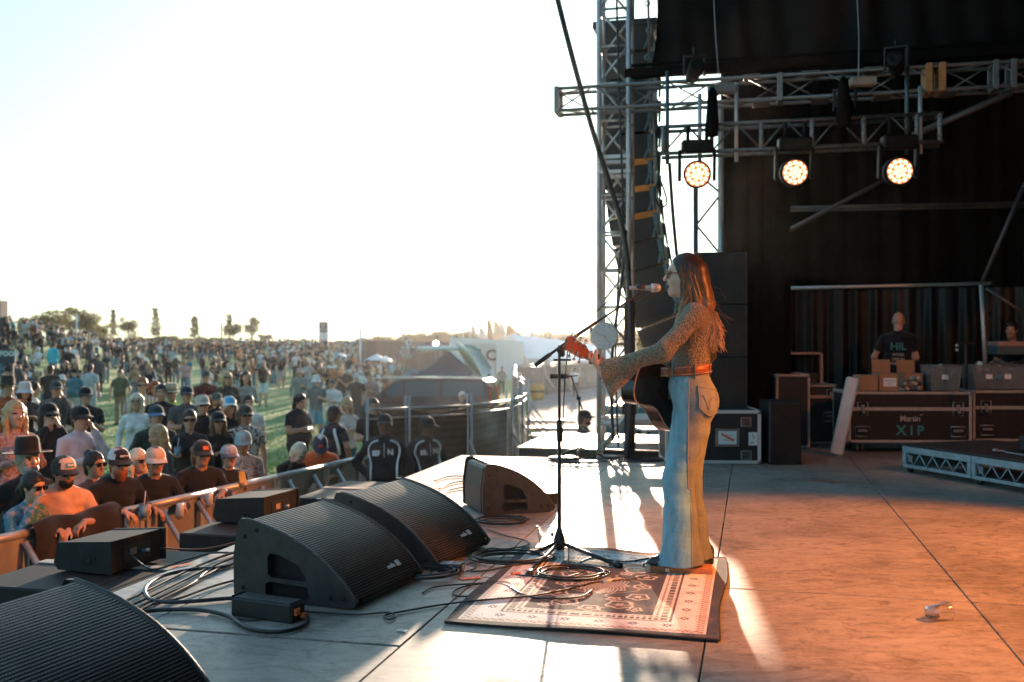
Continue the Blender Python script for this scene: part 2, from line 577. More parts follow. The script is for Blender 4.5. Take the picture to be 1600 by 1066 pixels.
def body_mesh(name, h=1.75, pose='stand', arms=('down', 'down'), female=False, girth=1.0, sleeves='tee', legs='jeans',
              vox=.018, yaw=0.0, pitch=0.0, lean=0.0, roll=0.0, hands=False, open_front=0):
 key = (h, pose, arms, female, girth, sleeves, legs, vox, yaw, pitch, lean, roll, hands, open_front)
 if key in _BODY:
  return _BODY[key]
 s = h / 1.75
 g = girth
 stand = pose in ('stand', 'step')
 pz = {'stand': .95, 'step': .95, 'kneel': .46}.get(pose, .13)
 T = rotY(lean)
 P0 = Vector((0, 0, pz))
 tt = lambda p: P0 + T @ Vector(p)
 mir = lambda p, sg: Vector((p[0], p[1] * sg, p[2]))
 shw = (.165 if female else .188)
 z_hi = pz + 1.0
 lo = Vector((-.42, -.48, -.03)); hi = Vector((.52, .48, z_hi))
 if pose == 'flat': hi.x = .98; lo.x = -.5
 if pose in ('knees', 'cross'): hi.x = .72
 if 'up' in arms: hi.z += .15
 if lean: hi.x += .35 * abs(math.sin(lean)) + .1
 sd_ = SDF(lo * s, hi * s, vox)
 V = lambda p: tuple(Vector(p) * s)
 cn = lambda a, b, ra, rb, lab, k=.02, **kw: sd_.cone(V(a), V(b), ra * s, rb * s, lab, k * s, **kw)
 wr = .0025 if vox < .013 else 0.0
 # pelvis and torso
 hw = .075 if female else .062
 cn(P0 + Vector((0, -hw, -.02)), P0 + Vector((0, hw, -.02)), .112 * g, .112 * g, BOT, .03, sc=(.95, 1, 1))
 wz = -.04 if sleeves != 'crop' else .09
 wr2 = wr * 1.4
 cn(tt((0, 0, wz + .03)), tt((0, 0, .20)), (.165 if female else .170) * g, (.130 if female else .156) * g, TOP, .03, sc=(.74, 1, 1), wr=wr2)
 cn(tt((0, 0, .20)), tt((-.005, 0, .37)), (.130 if female else .156) * g, (.152 if female else .178) * (.5 + .5 * g), TOP, .04, sc=(.72, 1, 1), wr=wr2)
 cn(tt((-.01, -shw + .06, .445)), tt((-.01, shw - .06, .445)), .064, .064, TOP, .05)
 cn(tt((-.01, 0, .43)), tt((-.012, 0, .50)), .095, .062, TOP, .03, sc=(.85, 1.1, 1))
 if g > 1.08:
  sd_.ell(V(tt((.06 * g, 0, .10))), tuple(q * s for q in (.13 * g, .16 * g, .15)), TOP, .05)
 if female:
  for sg in (1, -1):
   sd_.ell(V(tt((.085, .072 * sg, .305))), tuple(q * s for q in (.062, .070, .070)), TOP, .035)
 zax = (sd_.lo[2] + sd_.h * np.arange(sd_.n[2])) / s
 hem = pz + wz - .03 if stand else pz - .015
 Lv = sd_.Lb[:, :, zax > hem]; Lv[Lv == BOT] = TOP; sd_.Lb[:, :, zax > hem] = Lv
 Lv = sd_.Lb[:, :, zax <= hem]; Lv[Lv == TOP] = BOT; sd_.Lb[:, :, zax <= hem] = Lv
 # legs
 kn, an, to = LEGS[pose]
 for sg in (1, -1):
  kd = mir(kn, sg); ad = mir(an, sg); td = mir(to, sg)
  if pose == 'step' and sg < 0:
   kd.x -= .08; ad.x -= .02; td.x += .02
  hp = P0 + Vector((0, .085 * sg, -.02)); K = P0 + kd; AN = P0 + ad; TO = P0 + td
  tr = .094 if female else .088
  lg = SKIN if legs in ('shorts', 'skirt') else BOT
  ex = .010 if legs in ('jeans', 'wide') else 0
  cn(hp, K, tr * (1 + .35 * (g - 1)), .064 + ex * .5, BOT if legs != 'shorts' else SKIN, .03, wr=wr)
  if lg == SKIN and legs == 'shorts':
   cn(hp, hp.lerp(K, .90), tr * 1.08, .092, BOT, .02, wr=wr, flat=.004)
  cn(K, AN, .058 + ex, (.040 + ex * 1.6) if legs != 'wide' else .085, lg, .025, wr=wr)
  if lg == SKIN:
   cn(K.lerp(AN, .15), K.lerp(AN, .45), .057, .054, SKIN, .02)
  heel = AN + (AN - TO).normalized() * .02 + Vector((0, 0, -.02))
  if pose in ('stand', 'step'):
   cn((AN.x - .045, AN.y, .045), (TO.x, TO.y, .036), .044, .034, SHOE, .015)
  else:
   cn(AN, TO, .045, .036, SHOE, .015)
 if legs == 'skirt':
  cn(P0 + Vector((0, 0, .05)), P0 + Vector((.02, 0, -.42)), .15, .22, BOT, .02, sc=(.75, 1, 1), wr=wr * 2)
 # neck, head
 cn(tt((-.012, 0, .46)), tt((.002, 0, .60)), .058 if not female else .050, .054 if not female else .046, SKIN, .02)
 Nk = tt((-.005, 0, .55))
 Rh = Matrix.Rotation(yaw, 3, 'Z') @ rotY(lean * .35 + pitch) @ Matrix.Rotation(roll, 3, 'X')
 HC = Nk + Rh @ Vector((.022, 0, .125))
 hp_ = lambda p: V(HC + Rh @ Vector(p))
 he = lambda c, r, lab, k=.015: sd_.ell(hp_(c), tuple(q * s for q in r), lab, k * s, Rh)
 he((-.010, 0, .030), (.098, .077, .105), SKIN)
 he((.022, 0, -.040), (.070, .060, .076), SKIN, .03)
 he((.056, 0, -.088), (.030, .030, .024), SKIN, .03)
 he((.066, 0, .040), (.026, .055, .018), SKIN, .02)
 for sg in (1, -1):
  he((.060, .038 * sg, -.018), (.024, .022, .026), SKIN, .02)
  he((-.005, .077 * sg, -.002), (.018, .010, .030), SKIN, .008)
 sd_.cone(hp_((.088, 0, .018)), hp_((.106, 0, -.020)), .011 * s, .016 * s, SKIN, .015)
 if vox < .013:
  for sg in (1, -1):
   sd_.cut(hp_((.094, .032 * sg, .014)), (.016 * s, .020 * s, .012 * s), .012, Rh)
   he((.073, .031 * sg, .013), (.013, .014, .012), EYE, .004)
  he((.084, 0, -.050), (.012, .024, .007), LIP, .006)
  he((.082, 0, -.060), (.012, .020, .007), LIP, .006)
 else:
  for sg in (1, -1):
   sd_.paint(hp_((.085, .031 * sg, .012)), (.016, .013, .008), EYE, Rh)
  sd_.paint(hp_((.088, 0, -.055)), (.02, .024, .010), LIP, Rh)
 # arms
 for sg, an_ in ((1, arms[0]), (-1, arms[1])):
  e, wv, hd = ARMS[an_]
  SH = tt((-.01, shw * sg, .435)); E = tt(mir(e, sg)); Wp = tt(mir(wv, sg)); hd = (T @ mir(hd, sg)).normalized()
  if g > 1.05 and an_ in ('down', 'pocket'):
   E.y += .05 * sg * g; Wp.y += .05 * sg * g
  mus = .9 if female else 1.0
  if sleeves in ('long', 'crop'):
   cn(SH, E, .060 * mus, .050 * mus, TOP, .03, wr=wr2)
   cn(E, E.lerp(Wp, .97), .050 * mus, .040 * mus, TOP, .02, wr=wr2, flat=.002)
  else:
   cut_ = .62 if sleeves == 'tee' else .08
   cn(SH, SH.lerp(E, cut_), .064 * mus, .062 * mus, TOP, .03, wr=wr2, flat=.004)
   cn(SH, E, .050 * mus, .041 * mus, SKIN, .015)
   cn(E, E.lerp(Wp, .35), .041 * mus, .041 * mus, SKIN, .02)
  cn(E, Wp, .038 * mus, .027 * mus, SKIN, .015)
  side = hd.cross(Vector((0, 0, 1)))
  if side.length < .2: side = Vector((0, 1, 0))
  side.normalize()
  nrm = side.cross(hd).normalized() * -1
  if nrm.z > 0 and an_ not in ('mouth', 'brow', 'up'): nrm = -nrm
  if hands:
   for q in (-.018, .0, .018):
    cn(Wp + side * q * .6, Wp + hd * .085 + side * q * 1.25, .0175, .0155, SKIN, .014)
   curl = .55 if an_ in ('mouth', 'drink', 'phone', 'rail', 'rail2', 'brow') else .3
   for fi, (q, ln) in enumerate(((-.031, .068), (-.010, .078), (.011, .074), (.031, .058))):
    b0 = Wp + hd * .088 + side * q
    b1 = b0 + (hd * math.cos(curl) + nrm * math.sin(curl)) * ln * .55
    b2 = b1 + (hd * math.cos(curl * 2.3) + nrm * math.sin(curl * 2.3)) * ln * .5
    cn(b0, b1, .0100, .0092, SKIN, .005); cn(b1, b2, .0092, .0080, SKIN, .004)
   ts = -1 if sg > 0 else 1
   t0 = Wp + hd * .028 + side * .026 * ts
   t1 = t0 + (hd * .7 + side * .6 * ts + nrm * .35).normalized() * .042
   t2 = t1 + (hd * .9 + side * .1 * ts + nrm * .5).normalized() * .032
   cn(t0, t1, .0140, .0115, SKIN, .008); cn(t1, t2, .0112, .0090, SKIN, .004)
  else:
   cn(Wp, Wp + hd * .085, .030, .033, SKIN, .02)
   cn(Wp + hd * .08, Wp + hd * .14 + nrm * .035, .030, .022, SKIN, .02)
 Pv, Q, lab = sd_.mesh()
 me = to_mesh(name, Pv, Q, lab, 7)
 HM = Matrix.Translation(HC * s) @ Rh.to_4x4() @ Matrix.Scale(s, 4)
 TM = Matrix.Translation(P0 * s) @ T.to_4x4() @ Matrix.Scale(s, 4)
 wrists = [(tt(mir(ARMS[a][1], sg)) * s, (T @ mir(ARMS[a][2], sg)).normalized()) for sg, a in ((1, arms[0]), (-1, arms[1]))]
 _BODY[key] = (me, HM, TM, wrists)
 return _BODY[key]
# ---- hair and hats in head space (origin at the middle of the head, x forward)
_HAIR = {}
def hair_mesh(kind, vox=.009):
 if (kind, vox) in _HAIR:
  return _HAIR[(kind, vox)]
 ln = {'long': .42, 'wavy': .36, 'bob': .16, 'mullet': .24}.get(kind, 0)
 s = SDF((-.22, -.16, -.16 - ln), (.18, .16, .22), vox)
 if kind == 'beard' or kind == 'longbeard':
  s.ell((.038, 0, -.070), (.066, .062, .060), 0, .02, wr=.003)
  if kind == 'longbeard':
   s.cone((.055, 0, -.10), (.062, 0, -.19), .050, .022, 0, .03, wr=.004)
  s.cut((.085, 0, -.030), (.05, .032, .028), .01)
  s.cut((.03, 0, .05), (.14, .10, .075), .01)
 else:
  up = 0.0
  s.ell((-.014, 0, .038 + up), (.107, .087, .110), 0, .02, wr=.003, fr=1.6)
  if kind == 'bun':
   s.ell((-.085, 0, .115), (.045, .045, .042), 0, .02, wr=.003)
  if kind in ('ponytail',):
   s.cone((-.10, 0, .06), (-.15, 0, -.05), .035, .032, 0, .02, wr=.003)
   s.cone((-.15, 0, -.05), (-.13, 0, -.15), .032, .012, 0, .02, wr=.003)
  if kind == 'curly':
   for i in range(46):
    a = i * 2.4; z = -.06 + .16 * (i / 46.)
    rr = math.sqrt(max(0, 1 - (z / .13) ** 2))
    s.ell((-.025 + .10 * rr * math.cos(a), .09 * rr * math.sin(a), .035 + z), (.028, .028, .028), 0, .01)
  if kind in ('short', 'curly', 'bun', 'ponytail', 'thin'):
   s.cone((-.06, 0, .0), (-.07, 0, -.06), .07, .055, 0, .02)
  s.cut((.125, 0, -.075), (.120, .105, .150), .012)
  s.cut((.03, 0, -.13), (.09, .12, .09), .012)
  if kind in ('long', 'wavy', 'bob', 'mullet'):
   w_ = .006 if kind == 'wavy' else .004
   s.cone((-.05, 0, .03), (-.085, 0, -.10 - ln * .85), .082, .055, 0, .03, sc=(.75, 1.25, 1), wr=w_, fr=.8)
   if kind != 'mullet':
    for sg in (1, -1):
     s.cone((-.005, .072 * sg, .06), (.005, .085 * sg, -.06), .026, .030, 0, .02, wr=w_)
     s.cone((.005, .085 * sg, -.06), (.02 if kind != 'bob' else .0, .085 * sg, -.08 - ln * .8), .032, .016, 0, .02, wr=w_)
 P, Q, lab = s.mesh()
 me = to_mesh('hair', P, Q, None, 1)
 _HAIR[(kind, vox)] = me
 return me
_HAT = {}
def hat_mesh(kind):
 if kind in _HAT:
  return _HAT[kind]
 b = MB()
 if kind in ('cap', 'capback', 'visor'):
  def dome(u, v):
   a = 2 * math.pi * u; t = v * math.pi / 2
   rx, ry, rz = .114, .094, .098
   sq = math.cos(t) ** .75
   return (-.012 + rx * sq * math.cos(a), ry * sq * math.sin(a), .045 + rz * math.sin(t))
  b.grid(dome, 24, 8, 0)
  for i, f in enumerate(b.f):       # front panel gets its own colour
   c = sum((Vector(b.v[j]) for j in f), Vector()) / 4
   if c.x > .03 and abs(c.y) < .062: b.m[i] = 2
  sgn = -1 if kind == 'capback' else 1
  def brim(u, v):
   a = (u - .5) * math.pi * .98
   rr = 1 + v * .72
   x = .110 * math.cos(a) * rr + (.012 * v); y = .090 * math.sin(a) * (1 + v * .10)
   return ((-.012 + x) * sgn, y, .052 - .020 * v - .02 * (y / .09) ** 2 * v)
  b.grid(brim, 16, 4, 1)
  b.grid(lambda u, v: tuple(Vector(brim(1 - u, v)) - Vector((0, 0, .006))), 16, 4, 1)
  b.sphere((-.012, 0, .144), (.009, .009, .005), 1)
  if kind == 'cap': b.box((.099, 0, .085), (.006, .062, .040), 3, .002, rotY(-.42))
 elif kind in ('widehat', 'straw', 'bucket'):
  w_ = {'widehat': .20, 'straw': .19, 'bucket': .155}[kind]
  hh = {'widehat': .145, 'straw': .125, 'bucket': .11}[kind]
  dr = {'widehat': .012, 'straw': -.01, 'bucket': -.06}[kind]
  prof = [(w_, .055 + dr), (w_ * .8, .052 + dr * .6), (.104, .056), (.102, .075), (.100, .10), (.096, .055 + hh * .8), (.080, .055 + hh), (.04, .055 + hh * .93 if kind != 'bucket' else .055 + hh), (.0005, .055 + hh * .95)]
  b.lathe(prof, 24, 0, xf=Matrix.Translation((-.008, 0, 0)) @ Matrix.Diagonal((1.1, .92, 1, 1)))
  b.lathe([(w_, .050 + dr), (.100, .050)], 24, 0, xf=Matrix.Translation((-.008, 0, 0)) @ Matrix.Diagonal((1.1, .92, 1, 1)))
  b.lathe([(.1055, .058), (.1045, .080)], 24, 1, xf=Matrix.Translation((-.008, 0, 0)) @ Matrix.Diagonal((1.1, .92, 1, 1)))
 elif kind == 'beanie':
  b.grid(lambda u, v: (-.012 + .113 * math.cos(v * 1.57) ** .6 * math.cos(6.2832 * u), .093 * math.cos(v * 1.57) ** .6 * math.sin(6.2832 * u), .02 + .13 * math.sin(v * 1.57)), 22, 8, 0)
  b.lathe([(.098, .015), (.104, .03), (.100, .055)], 22, 1, xf=Matrix.Translation((-.012, 0, 0)) @ Matrix.Diagonal((1.12, .92, 1, 1)))
 o = b.build('hat', [None] * 4); me = o.data
 bpy.data.objects.remove(o)
 _HAT[kind] = me
 return me
_GL = {}
def glasses_mesh(sun=True):
 if sun in _GL: return _GL[sun]
 b = MB()
 for sg in (1, -1):
  c = (.103, .034 * sg, .014)
  if sun:
   b.box(c, (.006, .056, .040), 0, .010)
  else:
   pts = [(c[0], c[1] + .026 * math.cos(a), c[2] + .021 * math.sin(a)) for a in [i * math.pi / 8 for i in range(16)]]
   b.path(pts, .003, 5, 0, closed=True)
  b.path([(.100, .060 * sg, .022), (.05, .079 * sg, .022), (-.02, .084 * sg, .012)], .0035, 5, 0)
 b.path([(.105, -.012, .020), (.107, 0, .023), (.105, .012, .020)], .003, 5, 0)
 o = b.build('sunglasses', [None]); me = o.data
 bpy.data.objects.remove(o)
 _GL[sun] = me
 return me
def set_mats(o, ms):
 for i, m_ in enumerate(ms):
  o.material_slots[i].link = 'OBJECT'
  o.material_slots[i].material = m_
SKINS = [(.50, .29, .20), (.56, .34, .25), (.42, .23, .15), (.60, .38, .29), (.30, .15, .09), (.13, .065, .042)]
HAIRC = {'black': (.012, .01, .009), 'brown': (.05, .026, .014), 'blonde': (.42, .28, .14), 'platinum': (.62, .52, .38), 'grey': (.33, .31, .29), 'white': (.62, .60, .57), 'red': (.24, .07, .02), 'lightbrown': (.16, .09, .045)}
M_EYE = mat('eye', (.02, .016, .014), .25, 0, 0)
M_GLASS = mat('dark_lens', (.008, .008, .009), .12, 0, 0)
def skin_mat(i):
 return mat('skin', SKINS[i], .52, 0, .10, 14, .12, 120, spec=.4)
def hair_mat(c):
 return mat('hair', HAIRC[c], .5, 0, .35, 30, .5, 90, spec=.35)
def lip_mat(i):
 c = SKINS[i]
 return mat('lip', (c[0] * .8, c[1] * .5, c[2] * .5), .4, 0, .05)
N_PEOPLE = [0]
def person(label, loc, face, skin=0, top=(.02, .02, .022), bottom=(.03, .05, .06), shoes=(.03, .03, .03), hair='short', hairc='brown', hat=None,
           hatc=((.02, .02, .02),), glasses=None, beard=None, group=None, top_mat=None, trim=None, scale=1.0, hvox=.012, **kw):
 me, HM, TM, wr = body_mesh('person', **kw)
 o = link('person', me)
 o.location = loc
 o.rotation_euler = (0, 0, face)
 o.scale = (scale,) * 3
 N_PEOPLE[0] += 1
 tag(o, label, 'person', group)
 set_mats(o, [skin_mat(skin), top_mat or fab(top), fab(bottom), mat('shoe', shoes, .6, 0, .1), M_EYE, lip_mat(skin), fab(trim or top)])
 def ch(name, me_, ms):
  c = link(name, me_, o)
  c.matrix_local = HM
  set_mats(c, ms)
  return c
 if hair:
  ch('hair', hair_mesh(hair, hvox), [hair_mat(hairc)])
 if hat:
  hc = list(hatc) + [hatc[-1]] * (4 - len(hatc))
  ms = [fab(q) for q in hc[:4]]
  if hat == 'cap' and len(hatc) < 4: ms[3] = ms[2]
  ch({'widehat': 'hat', 'straw': 'hat', 'bucket': 'bucket_hat', 'beanie': 'beanie'}.get(hat, 'cap'), hat_mesh(hat), ms)
 if glasses:
  ch('sunglasses' if glasses == 'sun' else 'glasses', glasses_mesh(glasses == 'sun'), [M_GLASS if glasses == 'sun' else mat('spectacle_frame', (.05, .03, .02), .3)])
 if beard:
  ch('beard', hair_mesh(beard[0], hvox), [hair_mat(beard[1])])
 return o, HM, TM, wr
def face_to(p, q):
 d = Vector(q) - Vector(p)
 return math.atan2(d.y, d.x)
# ------------------------------------------------------------------ the singer (local x = the way she faces, y = her left, z up)
from mathutils.bvhtree import BVHTree
def build_singer():
 m_skin = mat('skin', (.66, .42, .31), .45, 0, .08, 18, .1, 140, spec=.45)
 # crochet lace top: a knotted net with dark gaps
 m_top, n, b = _nodes('crochet_lace')
 v = coord(n)
 vo = n.nodes.new('ShaderNodeTexVoronoi'); vo.inputs['Scale'].default_value = 110; L(n, v, vo.inputs['Vector'])
 ns = noise(n, 60, 4, v, dist=1.5)
 hsum = math_(n, 'ADD', vo.outputs['Distance'], math_(n, 'MULTIPLY', ns, .6))
 L(n, ramp(n, hsum, [(.35, (.37, .31, .21)), (.75, (.28, .23, .15)), (1.05, (.15, .12, .075))]), b.inputs['Base Color'])
 b.inputs['Roughness'].default_value = .9
 b.inputs['Sheen Weight'].default_value = .25
 bump(n, b, math_(n, 'MULTIPLY', hsum, -1), .9, .012)
 def denim(name, c):
  m, n, b = _nodes(name)
  v = coord(n, (1, 1, .25))
  f = noise(n, 26, 6, v, .65)
  v2 = coord(n)
  tw = n.nodes.new('ShaderNodeTexWave'); tw.inputs['Scale'].default_value = 260; tw.inputs['Distortion'].default_value = 1.0
  mp = coord(n, rot=(0, R(35), 0)); L(n, mp, tw.inputs['Vector'])
  ff = math_(n, 'MULTIPLY_ADD', tw.outputs['Fac'], .18, f)
  L(n, ramp(n, ff, [(.35, tuple(q * .72 for q in c)), (.72, tuple(min(1, q * 1.25) for q in c))]), b.inputs['Base Color'])
  b.inputs['Roughness'].default_value = .85
  b.inputs['Sheen Weight'].default_value = .1
  bump(n, b, noise(n, 34, 5, coord(n, (1, 1, 2.0)), .6), .35, .012)
  return m
 m_df = denim('light_denim', (.165, .36, .44)); m_db = denim('grey_denim', (.16, .19, .195))
 m_boot = mat('boot_leather', (.018, .015, .014), .28, 0, .3, 20, .2, 60)
 m_lip = mat('lip', (.42, .13, .11), .35, 0, .05)
 m_dark = mat('mouth_dark', (.03, .008, .008), .6, 0, 0)
 s = SDF((-.26, -.46, -.01), (.60, .44, 1.77), .006)
 c = s.cone
 DF, DB = 2, 4
 # torso
 c((-.01, -.06, .97), (-.01, .06, .97), .115, .115, DF, .03, sc=(.95, 1, 1))
 for sg in (1, -1):
  s.ell((-.068, .066 * sg, .915), (.092, .088, .105), DF, .04)
 c((.0, 0, 1.02), (-.005, 0, 1.17), .146, .128, 1, .04, sc=(.74, 1, 1), wr=.002)
 c((-.005, 0, 1.17), (-.03, 0, 1.31), .130, .150, 1, .05, sc=(.74, 1, 1), wr=.002)
 for sg in (1, -1):
  s.ell((.060, .066 * sg, 1.245), (.055, .065, .064), 1, .035)
 c((-.03, -.105, 1.378), (-.03, .105, 1.378), .062, .062, 1, .05)
 c((-.03, 0, 1.36), (-.022, 0, 1.43), .088, .062, 1, .03)
 z = s.lo[2] + s.h * np.arange(s.n[2])
 Lv = s.Lb[:, :, z > 1.055]; Lv[Lv == DF] = 1; s.Lb[:, :, z > 1.055] = Lv
 Lv = s.Lb[:, :, z <= 1.055]; Lv[Lv == 1] = DF; s.Lb[:, :, z <= 1.055] = Lv
 # legs with flared hems
 for hip, kn, hem, rh in (((-.028, .078, .90), (.058, .085, .49), (.036, .098, .035), .116), ((-.028, -.078, .90), (.018, -.088, .49), (-.012, -.10, .035), .116)):
  c(hip, kn, .108, .080, DF, .035, wr=.003, fr=.8)
  c(kn, (kn[0] * .6 + hem[0] * .4, kn[1] * .6 + hem[1] * .4, kn[2] * .6 + hem[2] * .4), .080, .088, DF, .03, wr=.004, fr=.7)
  k2 = tuple(kn[i] * .6 + hem[i] * .4 for i in range(3))
  c(k2, hem, .088, rh, DF, .02, wr=.0045, fr=.5, flat=.0)
 # boots
 for x0, y0 in ((.062, .10), (.0, -.10)):
  c((x0 - .095, y0, .07), (x0 + .12, y0, .040), .040, .034, 3, .02, sc=(1, .9, 1))
  c((x0 + .10, y0, .036), (x0 + .175, y0, .022), .033, .013, 3, .02)
  c((x0 - .105, y0, .012), (x0 - .10, y0, .05), .028, .034, 3, .01)
  c((x0 - .06, y0, .06), (x0 - .035, y0, .18), .042, .040, 3, .02)
 # neck and head
 c((-.025, 0, 1.40), (.015, 0, 1.54), .050, .047, 0, .02)
 Rh = rotY(-.07)
 HC = Vector((.030, 0, 1.590))
 hp = lambda p: tuple(HC + Rh @ (Vector(p) * .94))
 he = lambda cc, r, lab, k=.014: s.ell(hp(cc), tuple(q * .94 for q in r), lab, k, Rh)
 he((-.012, 0, .030), (.096, .075, .103), 0)
 he((.020, 0, -.038), (.066, .056, .072), 0, .03)
 he((.060, 0, -.098), (.022, .024, .020), 0, .03)
 he((.068, 0, .045), (.022, .050, .020), 0, .02)
 for sg in (1, -1):
  he((.056, .038 * sg, -.020), (.026, .022, .026), 0, .02)
  he((-.008, .074 * sg, -.004), (.017, .009, .028), 0, .008)
 s.cone(hp((.084, 0, .022)), hp((.107, 0, -.018)), .0095, .0125, 0, .014)
 for sg in (1, -1):
  s.cut(hp((.096, .031 * sg, .014)), (.015, .019, .012), .012, Rh)
  he((.074, .030 * sg, .012), (.012, .013, .011), 6, .004)
 # open singing mouth
 he((.086, 0, -.047), (.011, .022, .0065), 5, .006)
 he((.080, 0, -.081), (.011, .019, .0075), 5, .006)
 s.cut(hp((.090, 0, -.063)), (.016, .016, .0085), .004, Rh)
 s.paint(hp((.080, 0, -.063)), (.018, .018, .010), 6, Rh)
 # left arm to the neck of the guitar
 GC = Vector((.155, -.08, .965)); TIP = Vector((.613, .385, 1.232))
 gn = (TIP - GC).normalized()
 fN = Vector((.70, -.714, 0)); fN = (fN - gn * fN.dot(gn)).normalized()
 gu = fN.cross(gn)
 if gu.z < 0: gu = -gu
 NP = TIP - gn * .215
 SH = Vector((-.025, .155, 1.372)); E = Vector((.13, .275, 1.185)); W = NP - gu * .060 - fN * .020 - gn * .045
 c(SH, E, .056, .050, 1, .035, wr=.004, fr=.8)
 c(E, E.lerp(W, .62), .050, .045, 1, .025, wr=.004, fr=.8)
 c(E.lerp(W, .55), W - gn * .005, .046, .068, 1, .02, wr=.009, fr=.6, flat=.0)
 dr = W + Vector((-.050, .015, -.105))
 c(W + Vector((-.05, 0, -.01)), dr, .060, .030, 1, .03, sc=(1, .7, 1), wr=.010, fr=.7)
 c(W + Vector((-.11, 0, -.01)), dr + Vector((-.035, 0, .045)), .048, .030, 1, .03, sc=(1, .7, 1), wr=.008, fr=.7)
 c(E, W, .036, .027, 0, .01)
 PALM = NP - gu * .030 - fN * .012
 for q in (-.026, 0, .026):
  c(W, PALM + gn * q, .020, .016, 0, .014)
 for i, q in enumerate((-.034, -.012, .011, .033)):
  p0 = PALM + gn * q; p1 = NP + gn * (q * 1.15) - gu * .022 + fN * .026; p2 = NP + gn * (q * 1.2) + gu * .004 + fN * (.036 + .003 * (i % 2)); p3 = NP + gn * (q * 1.2) + gu * .020 + fN * .022
  c(p0, p1, .0105, .0098, 0, .006); c(p1, p2, .0096, .0090, 0, .003); c(p2, p3, .0088, .0075, 0, .003)
 t0 = PALM + gn * .030 - fN * .010; t1 = NP + gn * .046 - gu * .012 - fN * .032; t2 = NP + gn * .050 + gu * .022 - fN * .027
 c(t0, t1, .0135, .0118, 0, .008); c(t1, t2, .0115, .0090, 0, .003)
 # right arm over the guitar body, hand above the sound hole
 SH2 = Vector((-.025, -.155, 1.372)); E2 = Vector((.05, -.335, 1.13)); HB = GC + gn * .10 + fN * .085
 W2 = HB + Vector((-.09, -.06, .06))
 c(SH2, E2, .056, .050, 1, .035, wr=.004, fr=.8)
 c(E2, W2, .050, .060, 1, .025, wr=.006, fr=.6, flat=0)
 c(E2, W2, .036, .027, 0, .01)
 hd = (HB - W2).normalized(); sd2 = hd.cross(fN).normalized()
 for i, q in enumerate((-.03, -.01, .01, .03)):
  b0 = W2 + hd * .085 + sd2 * q
  c(W2 + sd2 * q * .5, b0, .018, .013, 0, .012)
  b1 = b0 + (hd * .8 - gu * .4 - fN * .15).normalized() * .038; b2 = b1 + (hd * .2 - gu * .8 - fN * .3).normalized() * .03
  c(b0, b1, .0100, .0092, 0, .004); c(b1, b2, .0090, .0075, 0, .003)
 c(W2 + hd * .03, W2 + hd * .075 + gu * .03, .0130, .0105, 0, .006)
 P, Q, lab = s.mesh()
 # the jeans are sewn from two denims, parted by the side seam
 seam = lambda zz: -.006 + .03 * np.clip((.75 - np.abs(zz - .5)), 0, 1) * .5 + np.where(zz < .45, -.015, 0)
 fx = P[:, 0] - seam(P[:, 2])
 lab = np.where((lab == DF) & (fx < 0), DB, lab)
 me = to_mesh('person', P, Q, lab, 0)
 for m_ in (m_skin, m_top, m_df, m_boot, m_db, m_lip, m_dark):
  me.materials.append(m_)
 loc = at_plane(1077, 886, 0.020)
 o = link('person', me, None, loc, R(169))
 tag(o, 'singer in glasses, lace top and flared jeans playing guitar on the rug', 'person')
 bv = BVHTree.FromPolygons([Vector(p) for p in P], [tuple(q) for q in Q])
 def hit_side(x, z_, off=.002):
  r_ = bv.ray_cast(Vector((x, .6, z_)), Vector((0, -1, 0)))
  return r_[0] + r_[1] * off if r_[0] is not None else None
 def hit_axis(a, z_, off=.003, cx=-.005):
  d = Vector((math.cos(a), math.sin(a), 0))
  r_ = bv.ray_cast(Vector((cx, 0, z_)) + d * .6, -d)
  if r_[0] is None: return Vector((cx, 0, z_)) + d * .1
  return r_[0] + d * off
 # belt with pale stitching, loops and buckle
 m_belt = mat('tan_leather', (.30, .085, .025), .42, 0, .25, 22, .25, 70)
 m_st = mat('white_thread', (.75, .68, .58), .7, 0, .05)
 b = MB(); st = MB(); lp = MB()
 NA = 64
 tilt = lambda a: -.012 * math.cos(a)
 def belt_pt(a, k, off):
  zc = 1.082 + tilt(a)
  ra = max((hit_axis(a, zz, off) - Vector((-.005, 0, zz))).length for zz in (zc - .028, zc, zc + .028))
  ra = min(ra, .17)
  return Vector((-.005 + ra * math.cos(a), ra * math.sin(a), zc + k * .026))
 ring = [[belt_pt(2 * math.pi * i / NA, k, o_) for i in range(NA)] for k, o_ in ((-1, .0), (-1, .006), (1, .006), (1, .0))]
 vs_ = [p for r_ in ring for p in r_]
 b.add(vs_, [(k * NA + i, k * NA + (i + 1) % NA, (k + 1) * NA + (i + 1) % NA, (k + 1) * NA + i) for k in range(3) for i in range(NA)], 0, True)
 bo = b.build('belt', m_belt, o)
 for i in range(0, 110):
  a = 2 * math.pi * i / 110
  if abs(((a + math.pi) % (2 * math.pi)) - math.pi) < .25: continue
  for k in (-.72, .72):
   p = belt_pt(a, k, .0075); q = belt_pt(a + .026, k, .0075)
   st.tube(p, q, .0017, None, 4, 0)
 st_o = st.build('stitching', m_st, bo); st_o['kind'] = 'stuff'
 bk = MB(); p = belt_pt(0, 0, .012); bk.path([p + Vector((0, y, z_)) for y, z_ in ((-.03, -.028), (.03, -.028), (.03, .028), (-.03, .028))], .004, 6, 0, closed=True)
 bk.build('buckle', mat('brass', (.5, .35, .15), .3, 1, .1), bo)
 for a in (R(50), R(100), R(150), R(-60), R(-120)):
  l_ = MB()
  pts = [belt_pt(a, k, .009 if abs(k) < 1.2 else .002) for k in (-1.7, -1.1, 0, 1.1, 1.7)]
  l_.path(pts, .0065, 6, 0, flat=.4)
  l_.build('belt_loop', m_db if abs(a) > 1.2 else m_df, o)
